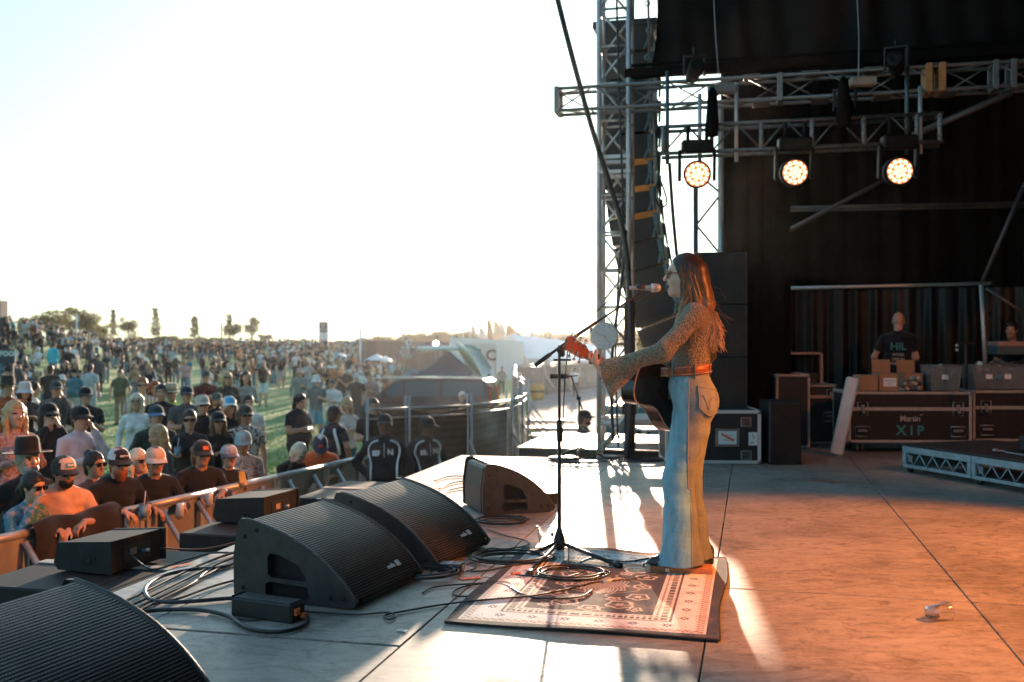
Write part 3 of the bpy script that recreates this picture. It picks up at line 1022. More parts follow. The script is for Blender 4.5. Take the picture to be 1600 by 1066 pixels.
 # back pocket, fly pocket line and seam threads
 m_thr = mat('denim_thread', (.32, .30, .27), .8, 0, .1)
 pk = MB(); NX, NZ = 14, 16
 def pock(u, w_):
  x = -.044 - u * .098 - .012 * w_; zz = 1.005 - w_ * .155 - .022 * u + (.030 * (1 - abs(u * 2 - 1)) - .030) * 0
  if w_ > .78: zz += (w_ - .78) / .22 * .034 * abs(u * 2 - 1)
  h = hit_side(x, zz, .004)
  return tuple(h) if h is not None else (x, .03, zz)
 pk.grid(pock, NX, NZ)
 po = pk.build('back_pocket', m_db, o)
 pt = MB()
 edge = [pock(0.03, t / 20) for t in range(21)] + [pock(t / 14, .985) for t in range(1, 14)] + [pock(.97, 1 - t / 20) for t in range(21)] + [pock(1 - t / 14, .04) for t in range(1, 14)]
 pt.path([Vector(p) + Vector((-.001, .0022, 0)) for p in edge], .0016, 4, 0, closed=True)
 arc1 = [pock(.06 + .44 * t / 12, .38 + .38 * (t / 12) ** 2 - .15 * math.sin(t / 12 * math.pi)) for t in range(13)]
 arc2 = [pock(.94 - .44 * t / 12, .38 + .38 * (t / 12) ** 2 - .15 * math.sin(t / 12 * math.pi)) for t in range(13)]
 for a_ in (arc1, arc2):
  pt.path([Vector(p) + Vector((-.001, .0022, 0)) for p in a_], .0014, 4, 0)
 pt.build('pocket_stitching', m_thr, po)
 se = MB(); pts = []
 for i in range(90):
  zz = 1.03 - i * .0110
  h = hit_side(float(seam(np.array(zz))), zz, .0015)
  if h is not None and (not pts or (h - pts[-1]).length < .05): pts.append(h)
 se.path(pts, .0030, 5, 0)
 se.path([p + Vector((.010, .0005, 0)) for p in pts[4:]], .0011, 4, 0)
 se.build('side_seam', m_thr, o)
 fp = MB(); pts = [hit_side(.085 - .072 * (t / 10) , 1.045 - .062 * math.sin(t / 10 * 1.57), .003) for t in range(11)]
 pts = [p for p in pts if p is not None]
 if len(pts) > 3: fp.path(pts, .0022, 5, 0); fp.build('front_pocket_edge', m_thr, o)
 # hair: a cap and several hundred locks following guide curves
 m_hair, n, bs = _nodes('long_hair')
 gx = n.nodes.new('ShaderNodeSeparateXYZ'); L(n, coord(n), gx.inputs[0])
 zr = n.nodes.new('ShaderNodeMapRange'); zr.inputs[1].default_value = 1.70; zr.inputs[2].default_value = 1.22
 L(n, gx.outputs[2], zr.inputs[0])
 f = math_(n, 'ADD', zr.outputs[0], math_(n, 'MULTIPLY_ADD', noise(n, 38, 5, coord(n, (1.4, 1.4, .12))), .9, -.45))
 L(n, ramp(n, f, [(.12, (.035, .022, .015)), (.40, (.11, .060, .032)), (.70, (.34, .21, .12)), (1.0, (.50, .35, .22))]), bs.inputs['Base Color'])
 bs.inputs['Roughness'].default_value = .42
 bs.inputs['Specular IOR Level'].default_value = .4
 hs = SDF((-.20, -.14, 1.16), (.16, .14, 1.76), .006)
 hs.ell(hp((-.016, 0, .036)), (.100, .083, .104), 0, .02, Rh, .002, 1.5)
 hs.cone((-.045, 0, 1.60), (-.085, 0, 1.44), .080, .066, 0, .03, sc=(.8, 1.15, 1), wr=.003)
 hs.cone((-.085, 0, 1.44), (-.135, 0, 1.26), .066, .030, 0, .03, sc=(.6, 1.3, 1), wr=.004)
 hs.cut(hp((.118, 0, -.055)), (.115, .108, .145), .012, Rh)
 hs.cut(hp((.05, 0, -.14)), (.075, .12, .09), .012)
 hP, hQ, _l = hs.mesh()
 hm = to_mesh('hair', hP, hQ, None, 0); hm.materials.append(m_hair)
 ho = link('hair', hm, o)
 rr = random.Random(11)
 lk = MB()
 def lock(pts, r0, r1, wob=.016):
  ph = rr.uniform(0, 6.3); fq = rr.uniform(1.2, 2.2)
  k = len(pts); out = []; N_ = 11
  for i in range(N_):
   t = i / (N_ - 1) * (k - 1); j = min(int(t), k - 2); u_ = t - j
   p0, p1, p2, p3 = pts[max(j - 1, 0)], pts[j], pts[j + 1], pts[min(j + 2, k - 1)]
   p = .5 * ((2 * p1) + (p2 - p0) * u_ + (2 * p0 - 5 * p1 + 4 * p2 - p3) * u_ * u_ + (3 * p1 - p0 - 3 * p2 + p3) * u_ ** 3)
   g_ = i / (N_ - 1)
   p = p + Vector((math.sin(ph + fq * 6.3 * g_), .6 * math.cos(ph + fq * 6.3 * g_), 0)) * wob * g_
   out.append(p)
  lk.path(out, [r0 * (1 - .15 * i / (N_ - 1)) if i < 7 else r0 + (r1 - r0) * (i - 6) / 4 for i in range(N_)], 5, 0, flat=.6)
 for i in range(330):
  sg = 1 if rr.random() < .72 else -1
  th = rr.uniform(0, 1)
  kind = rr.random()
  top = HC + Vector((rr.uniform(-.07, .055), .012 * sg + rr.uniform(-.01, .01), .122 + rr.uniform(-.006, .004)))
  if top.x > .02: top.z -= (top.x - .02) * .25
  if kind < .30:      # falls in front of the shoulder beside the face
   side = HC + Vector((.004 + rr.uniform(-.03, .012), (.078 + rr.uniform(-.004, .01)) * sg, .03))
   low = HC + Vector((-.008 + rr.uniform(-.04, .018), (.088 + rr.uniform(-.012, .016)) * sg, -.10))
   end = Vector((.045 + rr.uniform(-.045, .03), (.095 + rr.uniform(-.03, .02)) * sg, rr.uniform(1.24, 1.40)))
   lock([top, side, low, low.lerp(end, .5) + Vector((rr.uniform(-.01, .01), .006 * sg, 0)), end], rr.uniform(.005, .008), .0015)
  else:
   side = HC + Vector((-.02 - th * .075, (.082 - th * th * .045 + rr.uniform(-.004, .006)) * sg, .035 + rr.uniform(-.02, .02)))
   low = Vector((-.045 - th * .065 + rr.uniform(-.01, .01), (.095 - th * .05 + rr.uniform(-.012, .012)) * sg, 1.43 + rr.uniform(-.02, .02)))
   end = Vector((-.085 - th * .075 + rr.uniform(-.035, .02), (.09 - th * .05 + rr.uniform(-.03, .02)) * sg, rr.uniform(1.17, 1.33)))
   lock([top + Vector((-.02, 0, 0)), side, low, low.lerp(end, .5), end], rr.uniform(.005, .0085), .0012, .022)
 for i in range(16):     # a few blown strands
  p = Vector((-.10, rr.uniform(-.05, .09), rr.uniform(1.28, 1.56)))
  e = p + Vector((-rr.uniform(.06, .14), rr.uniform(-.02, .03), -rr.uniform(.02, .10)))
  lock([p + Vector((.03, 0, .04)), p, p.lerp(e, .5) + Vector((0, 0, .012)), e], .0014, .0005, .01)
 lk.build('hair_locks', m_hair, ho)
 # glasses
 m_fr = mat('tortoiseshell', (.30, .10, .025), .2, 0, .6, 60)
 gl = MB()
 for sg in (1, -1):
  cc = (.100, .033 * sg, .010)
  pts = [hp((cc[0] - .006 * abs(math.cos(a)), cc[1] + .027 * math.cos(a), cc[2] + .024 * math.sin(a))) for a in [i * math.pi / 10 for i in range(20)]]
  gl.path(pts, .0036, 6, 0, closed=True)
  gl.path([hp((.092, .060 * sg, .018)), hp((.04, .078 * sg, .018)), hp((-.02, .080 * sg, .006))], .0036, 5, 0)
 gl.path([hp((.103, -.008, .016)), hp((.106, 0, .020)), hp((.103, .008, .016))], .003, 5, 0)
 go = gl.build('glasses', m_fr, o)
 for sg in (1, -1):
  le = MB()
  le.lathe([(.0, 0), (.023, 0)], 16, 0, True, Matrix.Translation(hp((.099, .033 * sg, .010))) @ rotY(math.pi / 2 - .07).to_4x4())
  le.build('lens', mat('amber_lens', (.75, .42, .22), .05, 0, 0, trans=.85), go)
 return o, loc, GC, TIP, gn, fN, gu
def build_guitar(o, GC, TIP, gn, fN, gu):
 g = thing('acoustic_guitar', 'dark acoustic guitar with capo held by the singer in lace top', 'guitar')
 Mw = o.matrix_basis.copy()
 Mw = Matrix.Translation(o.location) @ Matrix.Rotation(o.rotation_euler.z, 4, 'Z')
 side = gn.cross(fN)
 Mg = Matrix((gn, side, fN)).transposed().to_4x4(); Mg.translation = GC
 g.matrix_world = Mw @ Mg
 # outline along x (neck is +x)
 half = [(-.255, .0), (-.25, .07), (-.225, .135), (-.175, .180), (-.11, .196), (-.05, .180), (.0, .148), (.045, .124), (.09, .122), (.14, .136), (.185, .140), (.215, .122), (.235, .085), (.243, .04), (.245, .0)]
 hh = [(x, y) for x, y in half]
 up_ = hh
 dn = [(x, -y) for x, y in hh[-2:0:-1]]
 cutw = []
 for x, y in dn:      # a rounded cutaway beside the neck
  if x > .15: y = max(y, -.05 - (.245 - x) * .9)
  cutw.append((x, y))
 outl = up_ + cutw
 def fine(poly, k=4):
  out = []; n_ = len(poly)
  for i in range(n_):
   p0, p1, p2, p3 = (Vector((*poly[(i + d) % n_], 0)) for d in (-1, 0, 1, 2))
   for j in range(k):
    u = j / k
    p = .5 * ((2 * p1) + (p2 - p0) * u + (2 * p0 - 5 * p1 + 4 * p2 - p3) * u * u + (3 * p1 - p0 - 3 * p2 + p3) * u ** 3)
    out.append((p.x, p.y))
  return out
 fo = fine(outl)
 m_blk = mat('black_lacquer', (.012, .010, .010), .12, 0, .1, 5)
 m_bind = mat('cream_binding', (.45, .28, .18), .35, 0, .1)
 m_wood = mat('spruce_top', (.20, .09, .03), .25, 0, .25, 20)
 m_neck = mat('mahogany', (.30, .075, .025), .3, 0, .25, 18)
 m_fb = mat('rosewood', (.03, .015, .01), .4, 0, .3)
 m_ch = mat('chrome_hardware', (.7, .62, .5), .18, 1, .05)
 b = MB(); b.prism(fo, -.055, .052, 0, smooth=True); b.build('body', m_blk, g)
 t = MB(); t.prism([(x * .985, y * .985) for x, y in fo], .052, .0545); t.build('top', m_wood, g)
 bd = MB()
 for z in (-.054, .0525):
  bd.path([(x * 1.003, y * 1.003, z) for x, y in fo], .0035, 5, 0, closed=True)
 bd.build('binding', m_bind, g)
 sh = MB(); sh.lathe([(.0005, .0551), (.050, .0551)], 28, 0, c=(.075, 0, 0)); sh.build('sound_hole', mat('sound_hole_dark', (.004, .003, .003), .9), g)
 br = MB(); br.box((-.10, 0, .060), (.030, .16, .010), 0, .003); br.build('bridge', m_fb, g)
 L_ = (TIP - GC).length
 nk = MB()
 nk.path([(.20, 0, .036), (.26, 0, .044), (L_ - .20, 0, .047), (L_ - .17, 0, .046)], [.034, .026, .022, .022], 10, 0, flat=.8)
 nk.build('neck', m_neck, g)
 fb = MB(); fb.prism([(.10, -.028), (L_ - .17, -.022), (L_ - .17, .022), (.10, .028)], .058, .064); fb.build('fretboard', m_fb, g)
 hs = MB()
 Mh = Matrix.Translation((L_ - .17, 0, .052)) @ rotY(.22).to_4x4()
 hs.prism([(0, -.023), (.03, -.036), (.17, -.040), (.185, -.02), (.178, 0), (.185, .02), (.17, .040), (.03, .036), (0, .023)], -.009, .008, 0, Mh)
 hs.build('headstock', m_neck, g)
 for i in range(3):
  for sg in (1, -1):
   tn = MB(); x = .045 + i * .045
   tn.tube((x, .034 * sg, -.004), (x, .056 * sg, -.006), .0035, None, 6, 0, xf=Mh)
   tn.sphere((x, .062 * sg, -.006), (.011, .008, .006), 0, 8, 6, xf=Mh)
   tn.tube((x, .025 * sg, -.012), (x, .025 * sg, .022), .0045, None, 8, 0, xf=Mh)
   tn.box((x, .027 * sg, -.013), (.020, .018, .012), 0, .003, xf=Mh)
   tn.build('tuning_peg', m_ch, g)
 cp = MB(); cp.box((L_ - .225, 0, .071), (.016, .060, .010), 0, .003); cp.box((L_ - .225, 0, .018), (.012, .045, .010), 0, .003); cp.box((L_ - .225, .030, .045), (.014, .010, .058), 0, .003)
 cp.build('capo', mat('black_metal', (.02, .02, .02), .35, .6, .1), g)
 for i in range(6):
  y = (-2.5 + i)
  s_ = MB(); s_.path([(-.10, y * .011, .066), (L_ - .17, y * .0075, .067), (L_ - .13 + .04 * (i % 3), (1 if i > 2 else -1) * .022, .060)], .0007, 4, 0); s_.build('string', m_ch, g)
 stp = MB()
 Mi = Mg.inverted()
 pts = [Vector((.10, -.02, .92)), Vector((.09, .03, 1.12)), Vector((.055, .085, 1.30)), Vector((.0, .105, 1.42)), Vector((-.06, .08, 1.43)), Vector((-.125, -.02, 1.32)), Vector((-.13, -.10, 1.15)), Vector((-.02, -.18, 1.02)), Vector((.0, -.2, .95))]
 stp.path([Mi @ p for p in pts], .022, 8, 0, flat=.12)
 stp.build('strap', mat('green_grey_strap', (.06, .075, .07), .7, 0, .3), g)
 return g
SINGER = build_singer()
GUITAR = build_guitar(SINGER[0], *SINGER[2:])
# ------------------------------------------------------------------ shared materials
m_alu = mat('aluminium', (.60, .60, .59), .42, .45, .12, 9, rvar=.08)
m_blackmetal = mat('black_steel', (.02, .02, .021), .45, .3, .2, 9)
m_black = mat('black_paint', (.014, .0145, .015), .48, 0, .25, 14, .25, 140, rvar=.06)
m_drape = mat('black_drape', (.005, .0045, .004), .85, 0, .3, 3, spec=.08)
m_rubber = mat('black_rubber', (.012, .012, .013), .5, 0, .2, 10)
m_cable = mat('cable_rubber', (.014, .016, .017), .42, 0, .2, 10)
m_white = mat('white_paper', (.72, .71, .68), .7, 0, .04)
m_orange_tape = mat('orange_tape', (.75, .16, .04), .6, 0, .1)
m_steel = mat('galvanised_steel', (.31, .32, .32), .45, .7, .15, 12)
# ------------------------------------------------------------------ stage deck
def floor_material(name, base, wear):
 m, n, b = _nodes(name)
 g = n.nodes.new('ShaderNodeNewGeometry')
 def gp(scale):
  mp = n.nodes.new('ShaderNodeMapping'); mp.vector_type = 'POINT'
  mp.inputs['Rotation'].default_value = (0, 0, TH); mp.inputs['Scale'].default_value = scale
  L(n, g.outputs['Position'], mp.inputs['Vector']); return mp.outputs[0]
 oi = n.nodes.new('ShaderNodeObjectInfo')
 big = noise(n, 1.3, 6, gp((1, 1, 1)), .62, .6)
 grain = noise(n, 9, 7, gp((.7, 2.4, 1)), .7, .9)
 fine_ = noise(n, 60, 4, gp((.8, 1.4, 1)), .65)
 scf = noise(n, 5.5, 8, gp((.8, 1.3, 1)), .78, 2.2)
 f = math_(n, 'ADD', math_(n, 'MULTIPLY', big, .42), math_(n, 'MULTIPLY_ADD', grain, .42, math_(n, 'MULTIPLY', fine_, .16)))
 f = math_(n, 'ADD', f, math_(n, 'MULTIPLY_ADD', oi.outputs['Random'], .10, -.05))
 c = ramp(n, f, [(.34, tuple(q * .50 for q in base)), (.46, tuple(q * .88 for q in base)), (.56, tuple(min(1, q * 1.3) for q in base)), (.68, wear)])
 dark = ramp(n, scf, [(.50, (1, 1, 1)), (.60, (.66, .64, .62)), (.74, (.28, .26, .25))])
 c = mixc(n, .95, c, dark, 'MULTIPLY')
 # scuffs: thin pale scratches
 vo = n.nodes.new('ShaderNodeTexVoronoi'); vo.feature = 'DISTANCE_TO_EDGE'; vo.inputs['Scale'].default_value = 1.5
 L(n, gp((1, 2.2, 1)), vo.inputs['Vector'])
 sc = ramp(n, math_(n, 'ADD', vo.outputs['Distance'], math_(n, 'MULTIPLY_ADD', noise(n, 3, 6, gp((1, 1, 1)), .7), .25, -.06)), [(.0, (1, 1, 1)), (.018, (0, 0, 0))])
 c = mixc(n, math_(n, 'MULTIPLY', sc, .6), c, wear)
 L(n, c, b.inputs['Base Color'])
 L(n, ramp(n, math_(n, 'ADD', math_(n, 'MULTIPLY', grain, .5), math_(n, 'MULTIPLY', scf, .5)), [(.3, (.34,) * 3), (.7, (.62,) * 3)]), b.inputs['Roughness'])
 b.inputs['Specular IOR Level'].default_value = .5
 bump(n, b, math_(n, 'ADD', math_(n, 'MULTIPLY', grain, .6), math_(n, 'MULTIPLY', scf, .5)), .22, .006)
 return m
m_floor = floor_material('worn_stage_ply', (.275, .245, .205), (.44, .41, .365))
m_lipf = floor_material('worn_stage_edge', (.34, .31, .28), (.50, .47, .43))
deck = MB()
deck.box((( -3.10 + 9) / 2, 4.0, -.125), (12.1, 13.1, .20), 0)
for bb in (-2.9, -.5, 2, 4.5, 7):
 for aa in (-1, 2, 5, 8, 10.2):
  deck.tube((bb, aa, -.2), (bb, aa, -1.5), .03, None, 6, 0)
deck.box((( -.5 + 9) / 2, 12.85, -.125), (9.5, 4.6, .19), 0)
deck = tag(deck.build('stage_floor', m_black, None, (0, 0, -.002), RZ_STAGE), 'dark worn plywood stage deck of large panels', kind='structure')
cols = [-3.12, -2.63, -1.41, -.19, 1.03, 2.25, 3.47, 4.69, 5.91, 7.13, 8.35]
offs_ = [0.9, 3.9, 2.7, 5.2, 5.2, 3.98, 5.2, 4.4, 5.2, 4.0]
pm = {}
for ci in range(len(cols) - 1):
 b0, b1 = cols[ci], cols[ci + 1]
 lines = [-2.4] + [offs_[ci] + 2.44 * k for k in range(-5, 6) if -2.2 < offs_[ci] + 2.44 * k < (10.5 if ci < 3 else 14.8)] + [10.6 if ci < 3 else 15.1]
 for a0, a1 in zip(lines[:-1], lines[1:]):
  w_, l_ = b1 - b0 - .008, a1 - a0 - .016
  key = (round(w_, 3), round(l_, 3), ci == 0)
  if key not in pm:
   q = MB(); q.box((0, 0, -.009), (w_, l_, .018), 0, .0022)
   o = q.build('floor_panel', m_lipf if ci == 0 else m_floor, deck); pm[key] = o.data
  else:
   o = link('floor_panel', pm[key], deck)
  o.location = ((b0 + b1) / 2, (a0 + a1) / 2, .002 + rnd.uniform(-.0012, .0012))
  o.rotation_euler = (rnd.uniform(-.0006, .0006), rnd.uniform(-.0008, .0008), 0)
def tape(px, py, ln, wd, rz, label, m_=m_orange_tape, z=.006):
 q = MB(); q.box((0, 0, 0), (ln, wd, .0008), 0)
 o = q.build('tape_mark', m_, None, at_plane(px, py, z), rz)
 return tag(o, label, 'tape')
tape(1284, 751, .22, .028, -.15, 'orange tape strip marking a spot on the bare dark floor', z=.0046)
tape(1305, 753, .05, .07, -.15, 'short orange tape tab at the end of the floor strip', z=.0058)
tape(735, 903, .12, .05, .4, 'orange tape scrap on the floor left of the rug')
tape(283, 883, .15, .03, .9, 'orange tape strip on the pale stage edge behind cables')
tape(628, 985, .03, .05, 1.2, 'tiny white paper scrap on the grey stage floor', m_white)
# ------------------------------------------------------------------ rug
def rug_material():
 m, n, b = _nodes('woven_rug')
 W2, L2 = .60, .815
 sx = n.nodes.new('ShaderNodeSeparateXYZ'); L(n, coord(n), sx.inputs[0])
 ax = math_(n, 'ABSOLUTE', sx.outputs[0]); ay = math_(n, 'ABSOLUTE', sx.outputs[1])
 dx = math_(n, 'SUBTRACT', W2, ax); dy = math_(n, 'SUBTRACT', L2, ay)
 d = math_(n, 'MINIMUM', dx, dy)                       # distance to the rug's edge
 t = math_(n, 'DIVIDE', d, .60)
 dk, cr, tn, wh, bl = (.030, .024, .020), (.80, .72, .64), (.42, .24, .15), (.86, .83, .79), (.045, .038, .036)
 band = ramp(n, t, [(0, dk), (.085, cr), (.105, tn), (.155, cr), (.175, wh), (.345, bl), (.365, cr), (.385, bl), (.43, cr), (.455, bl), (.47, cr), (.50, dk)], 'CONSTANT')
 isd = lambda lo, hi: math_(n, 'MULTIPLY', math_(n, 'GREATER_THAN', t, lo), math_(n, 'LESS_THAN', t, hi))
 # along-edge coordinate for repeating motifs
 along = n.nodes.new('ShaderNodeMix'); along.data_type = 'FLOAT'
 L(n, math_(n, 'LESS_THAN', dx, dy), along.inputs[0]); L(n, sx.outputs[0], along.inputs[2]); L(n, sx.outputs[1], along.inputs[3])
 al = along.outputs[0]
 def wave(freq, off=0.0):
  return math_(n, 'SINE', math_(n, 'MULTIPLY_ADD', al, freq, off))
 # zigzag in the tan guard stripe
 zz = math_(n, 'PINGPONG', math_(n, 'MULTIPLY', al, 1.0), .018)
 zz2 = math_(n, 'ABSOLUTE', math_(n, 'SUBTRACT', math_(n, 'MULTIPLY_ADD', zz, 1.6, .0635), d))
 c = mixc(n, math_(n, 'MULTIPLY', isd(.105, .155), math_(n, 'LESS_THAN', zz2, .006)), band, wh)
 # flowers in the white border
 cell = math_(n, 'SUBTRACT', math_(n, 'FRACT', math_(n, 'MULTIPLY', al, 6.6)), .5)
 fx = math_(n, 'DIVIDE', cell, 6.6); fy = math_(n, 'SUBTRACT', d, .156)
 rr_ = math_(n, 'SQRT', math_(n, 'ADD', math_(n, 'POWER', fx, 2), math_(n, 'POWER', fy, 2)))
 ang = math_(n, 'ARCTAN2', fy, fx)
 petal = math_(n, 'MULTIPLY_ADD', math_(n, 'COSINE', math_(n, 'MULTIPLY', ang, 8)), .007, .020)
 fl = math_(n, 'MULTIPLY', math_(n, 'LESS_THAN', rr_, petal), math_(n, 'GREATER_THAN', rr_, .008))
 c = mixc(n, math_(n, 'MULTIPLY', fl, isd(.175, .345)), c, (.10, .085, .08))
 # dashes in the inner guard stripes
 c = mixc(n, math_(n, 'MULTIPLY', isd(.365, .47), math_(n, 'GREATER_THAN', wave(230), .15)), c, cr)
 c = mixc(n, math_(n, 'MULTIPLY', isd(.385, .43), math_(n, 'GREATER_THAN', wave(120, 1), .55)), c, bl)
 # field: medallion, scrolls and vines, drawn with folded symmetry
 field = math_(n, 'GREATER_THAN', t, .50)
 r0 = math_(n, 'SQRT', math_(n, 'ADD', math_(n, 'POWER', math_(n, 'MULTIPLY', sx.outputs[0], 1.25), 2), math_(n, 'POWER', sx.outputs[1], 2)))
 a0 = math_(n, 'ARCTAN2', sx.outputs[1], math_(n, 'MULTIPLY', sx.outputs[0], 1.25))
 med = math_(n, 'LESS_THAN', r0, math_(n, 'MULTIPLY_ADD', math_(n, 'COSINE', math_(n, 'MULTIPLY', a0, 12)), .012, .165))
 tex = math_(n, 'GREATER_THAN', math_(n, 'MULTIPLY', math_(n, 'SINE', math_(n, 'MULTIPLY', r0, 210)), math_(n, 'COSINE', math_(n, 'MULTIPLY', a0, 20))), -.05)
 c = mixc(n, math_(n, 'MULTIPLY', med, tex), c, (.60, .53, .46))
 for cx_, cy_, r1 in ((.13, .36, .060), (.0, .45, .045), (.20, .20, .050), (.20, .0, .036), (.09, .26, .030), (.21, .43, .030)):
  q = math_(n, 'SQRT', math_(n, 'ADD', math_(n, 'POWER', math_(n, 'SUBTRACT', ax, cx_), 2), math_(n, 'POWER', math_(n, 'SUBTRACT', ay, cy_), 2)))
  qa = math_(n, 'ARCTAN2', math_(n, 'SUBTRACT', ay, cy_), math_(n, 'SUBTRACT', ax, cx_))
  ring = math_(n, 'LESS_THAN', math_(n, 'ABSOLUTE', math_(n, 'SUBTRACT', q, math_(n, 'MULTIPLY_ADD', math_(n, 'SINE', math_(n, 'MULTIPLY', qa, 5)), .006, r1))), .0065)
  core = math_(n, 'LESS_THAN', q, math_(n, 'MULTIPLY_ADD', math_(n, 'COSINE', math_(n, 'MULTIPLY', qa, 6)), r1 * .14, r1 * .38))
  c = mixc(n, math_(n, 'MULTIPLY', field, math_(n, 'MAXIMUM', ring, core)), c, (.62, .52, .43))
 vine = math_(n, 'LESS_THAN', math_(n, 'ABSOLUTE', math_(n, 'SUBTRACT', ax, math_(n, 'MULTIPLY_ADD', math_(n, 'SINE', math_(n, 'MULTIPLY', ay, 24)), .075, .115))), .0055)
 c = mixc(n, math_(n, 'MULTIPLY', field, vine), c, (.56, .44, .34))
 v_ = coord(n)
 warp = noise(n, 26, 4, v_)
 worn = noise(n, 7, 5, v_, .65)
 c = mixc(n, ramp(n, worn, [(.5, (0, 0, 0)), (.75, (.5, .5, .5))]), c, (.34, .20, .12))
 c = mixc(n, .35, c, ramp(n, warp, [(.3, (.7, .7, .7)), (.7, (1, 1, 1))]), 'MULTIPLY')
 L(n, c, b.inputs['Base Color'])
 b.inputs['Roughness'].default_value = .95
 b.inputs['Sheen Weight'].default_value = .2
 wv = n.nodes.new('ShaderNodeTexWave'); wv.inputs['Scale'].default_value = 130; wv.bands_direction = 'Y'; L(n, coord(n), wv.inputs['Vector'])
 bump(n, b, math_(n, 'ADD', wv.outputs['Fac'], noise(n, 300, 2, coord(n))), .35, .004)
 return m
m_rug = rug_material()
def rug_h(x, y):
 h = .0085 + .0035 * math.sin(3.1 * x + 4.3 * y) * math.sin(2.2 * y + 1)
 h += .022 * sstep(.46, .60, y / 1.36) * math.exp(-((x + .15) / .2) ** 2)
 h += .008 * math.exp(-((y + .80) / .03) ** 2) * math.exp(-((x - .0) / .22) ** 2)
 return h
q = MB()
NX, NY = 48, 64
def rg(u, v):
 x = (u - .5) * 1.2; y = (v - .5) * 1.63
 return (x + .010 * math.sin(5 * y), y + .007 * math.sin(6 * x), rug_h(x, y))
q.grid(rg, NX, NY)
edge = [(i / NX, 0) for i in range(NX)] + [(1, j / NY) for j in range(NY)] + [(1 - i / NX, 1) for i in range(NX)] + [(0, 1 - j / NY) for j in range(NY)]
pts = [Vector(rg(*e)) for e in edge]
q.path([p - Vector((0, 0, .004)) for p in pts], .0055, 6, 1, closed=True)
rc = at_plane(692, 975, 0) + (B * .60 + A * .815)
RUG = tag(q.build('rug', [m_rug, mat('rug_binding', (.035, .032, .028), .9)], None, (rc.x, rc.y, .006), RZ_STAGE), 'patterned cream and brown rug under the singer', 'rug')
# ------------------------------------------------------------------ floor monitors
def grille_material(name, c, sx=300.0, sy=0.0, hole=(.004, .004, .004)):
 m, n, b = _nodes(name)
 s_ = n.nodes.new('ShaderNodeSeparateXYZ'); L(n, coord(n), s_.inputs[0])
 h = math_(n, 'GREATER_THAN', math_(n, 'SINE', math_(n, 'MULTIPLY', s_.outputs[1], sx)), .2)
 dirt = noise(n, 4, 6, coord(n), .65)
 col = mixc(n, math_(n, 'MULTIPLY', h, .75), ramp(n, dirt, [(.3, tuple(q * .6 for q in c)), (.7, tuple(q * 1.7 for q in c))]), hole)
 L(n, col, b.inputs['Base Color'])
 b.inputs['Roughness'].default_value = .38
 b.inputs['Metallic'].default_value = .35
 return m
m_grille = grille_material('steel_grille', (.085, .082, .078), 520.0)
m_slot = mat('recess_black', (.004, .004, .004), .8, 0, 0)
from mathutils.geometry import tessellate_polygon
def plate(b, outer, holes, y, th, m=0, cup=.05, mc=1):
 # a plate in the x/z plane at y (thickness th towards +y) with pockets sunk cup deep
 for yy, flip in ((y, False),):
  loops = [[Vector((x, z, 0)) for x, z in outer]] + [[Vector((x, z, 0)) for x, z in h] for h in holes]
  tri = tessellate_polygon(loops)
  flat = [p for l_ in loops for p in l_]
  vs_ = [(p.x, yy, p.y) for p in flat]
  fs = []
  for t in tri:
   a_, b_, c_ = (Vector(vs_[i]) for i in t)
   nn = (b_ - a_).cross(c_ - a_)
   want = -1 if th > 0 else 1
   fs.append(tuple(t) if nn.y * want > 0 else tuple(reversed(t)))
  b.add(vs_, fs, m)
 for h in holes:
  k = len(h); s_ = 1 if th > 0 else -1
  vs_ = [(x, y, z) for x, z in h] + [(x, y + cup * s_, z) for x, z in h]
  b.add(vs_, [(i, (i + 1) % k, k + (i + 1) % k, k + i) for i in range(k)] + [tuple(range(k, 2 * k))], mc)
WP = [(-.335, .015), (-.315, .0), (.30, .0), (.345, .012), (.36, .035)]
def wcurve(t):
 p0, p1, p2 = Vector((.36, .040)), Vector((.150, .315)), Vector((-.265, .388))
 return p0 * (1 - t) ** 2 + p1 * 2 * t * (1 - t) + p2 * t * t
WPROF = WP + [tuple(wcurve(t / 14)) for t in range(15)] + [(-.295, .385), (-.312, .36), (-.338, .20)]
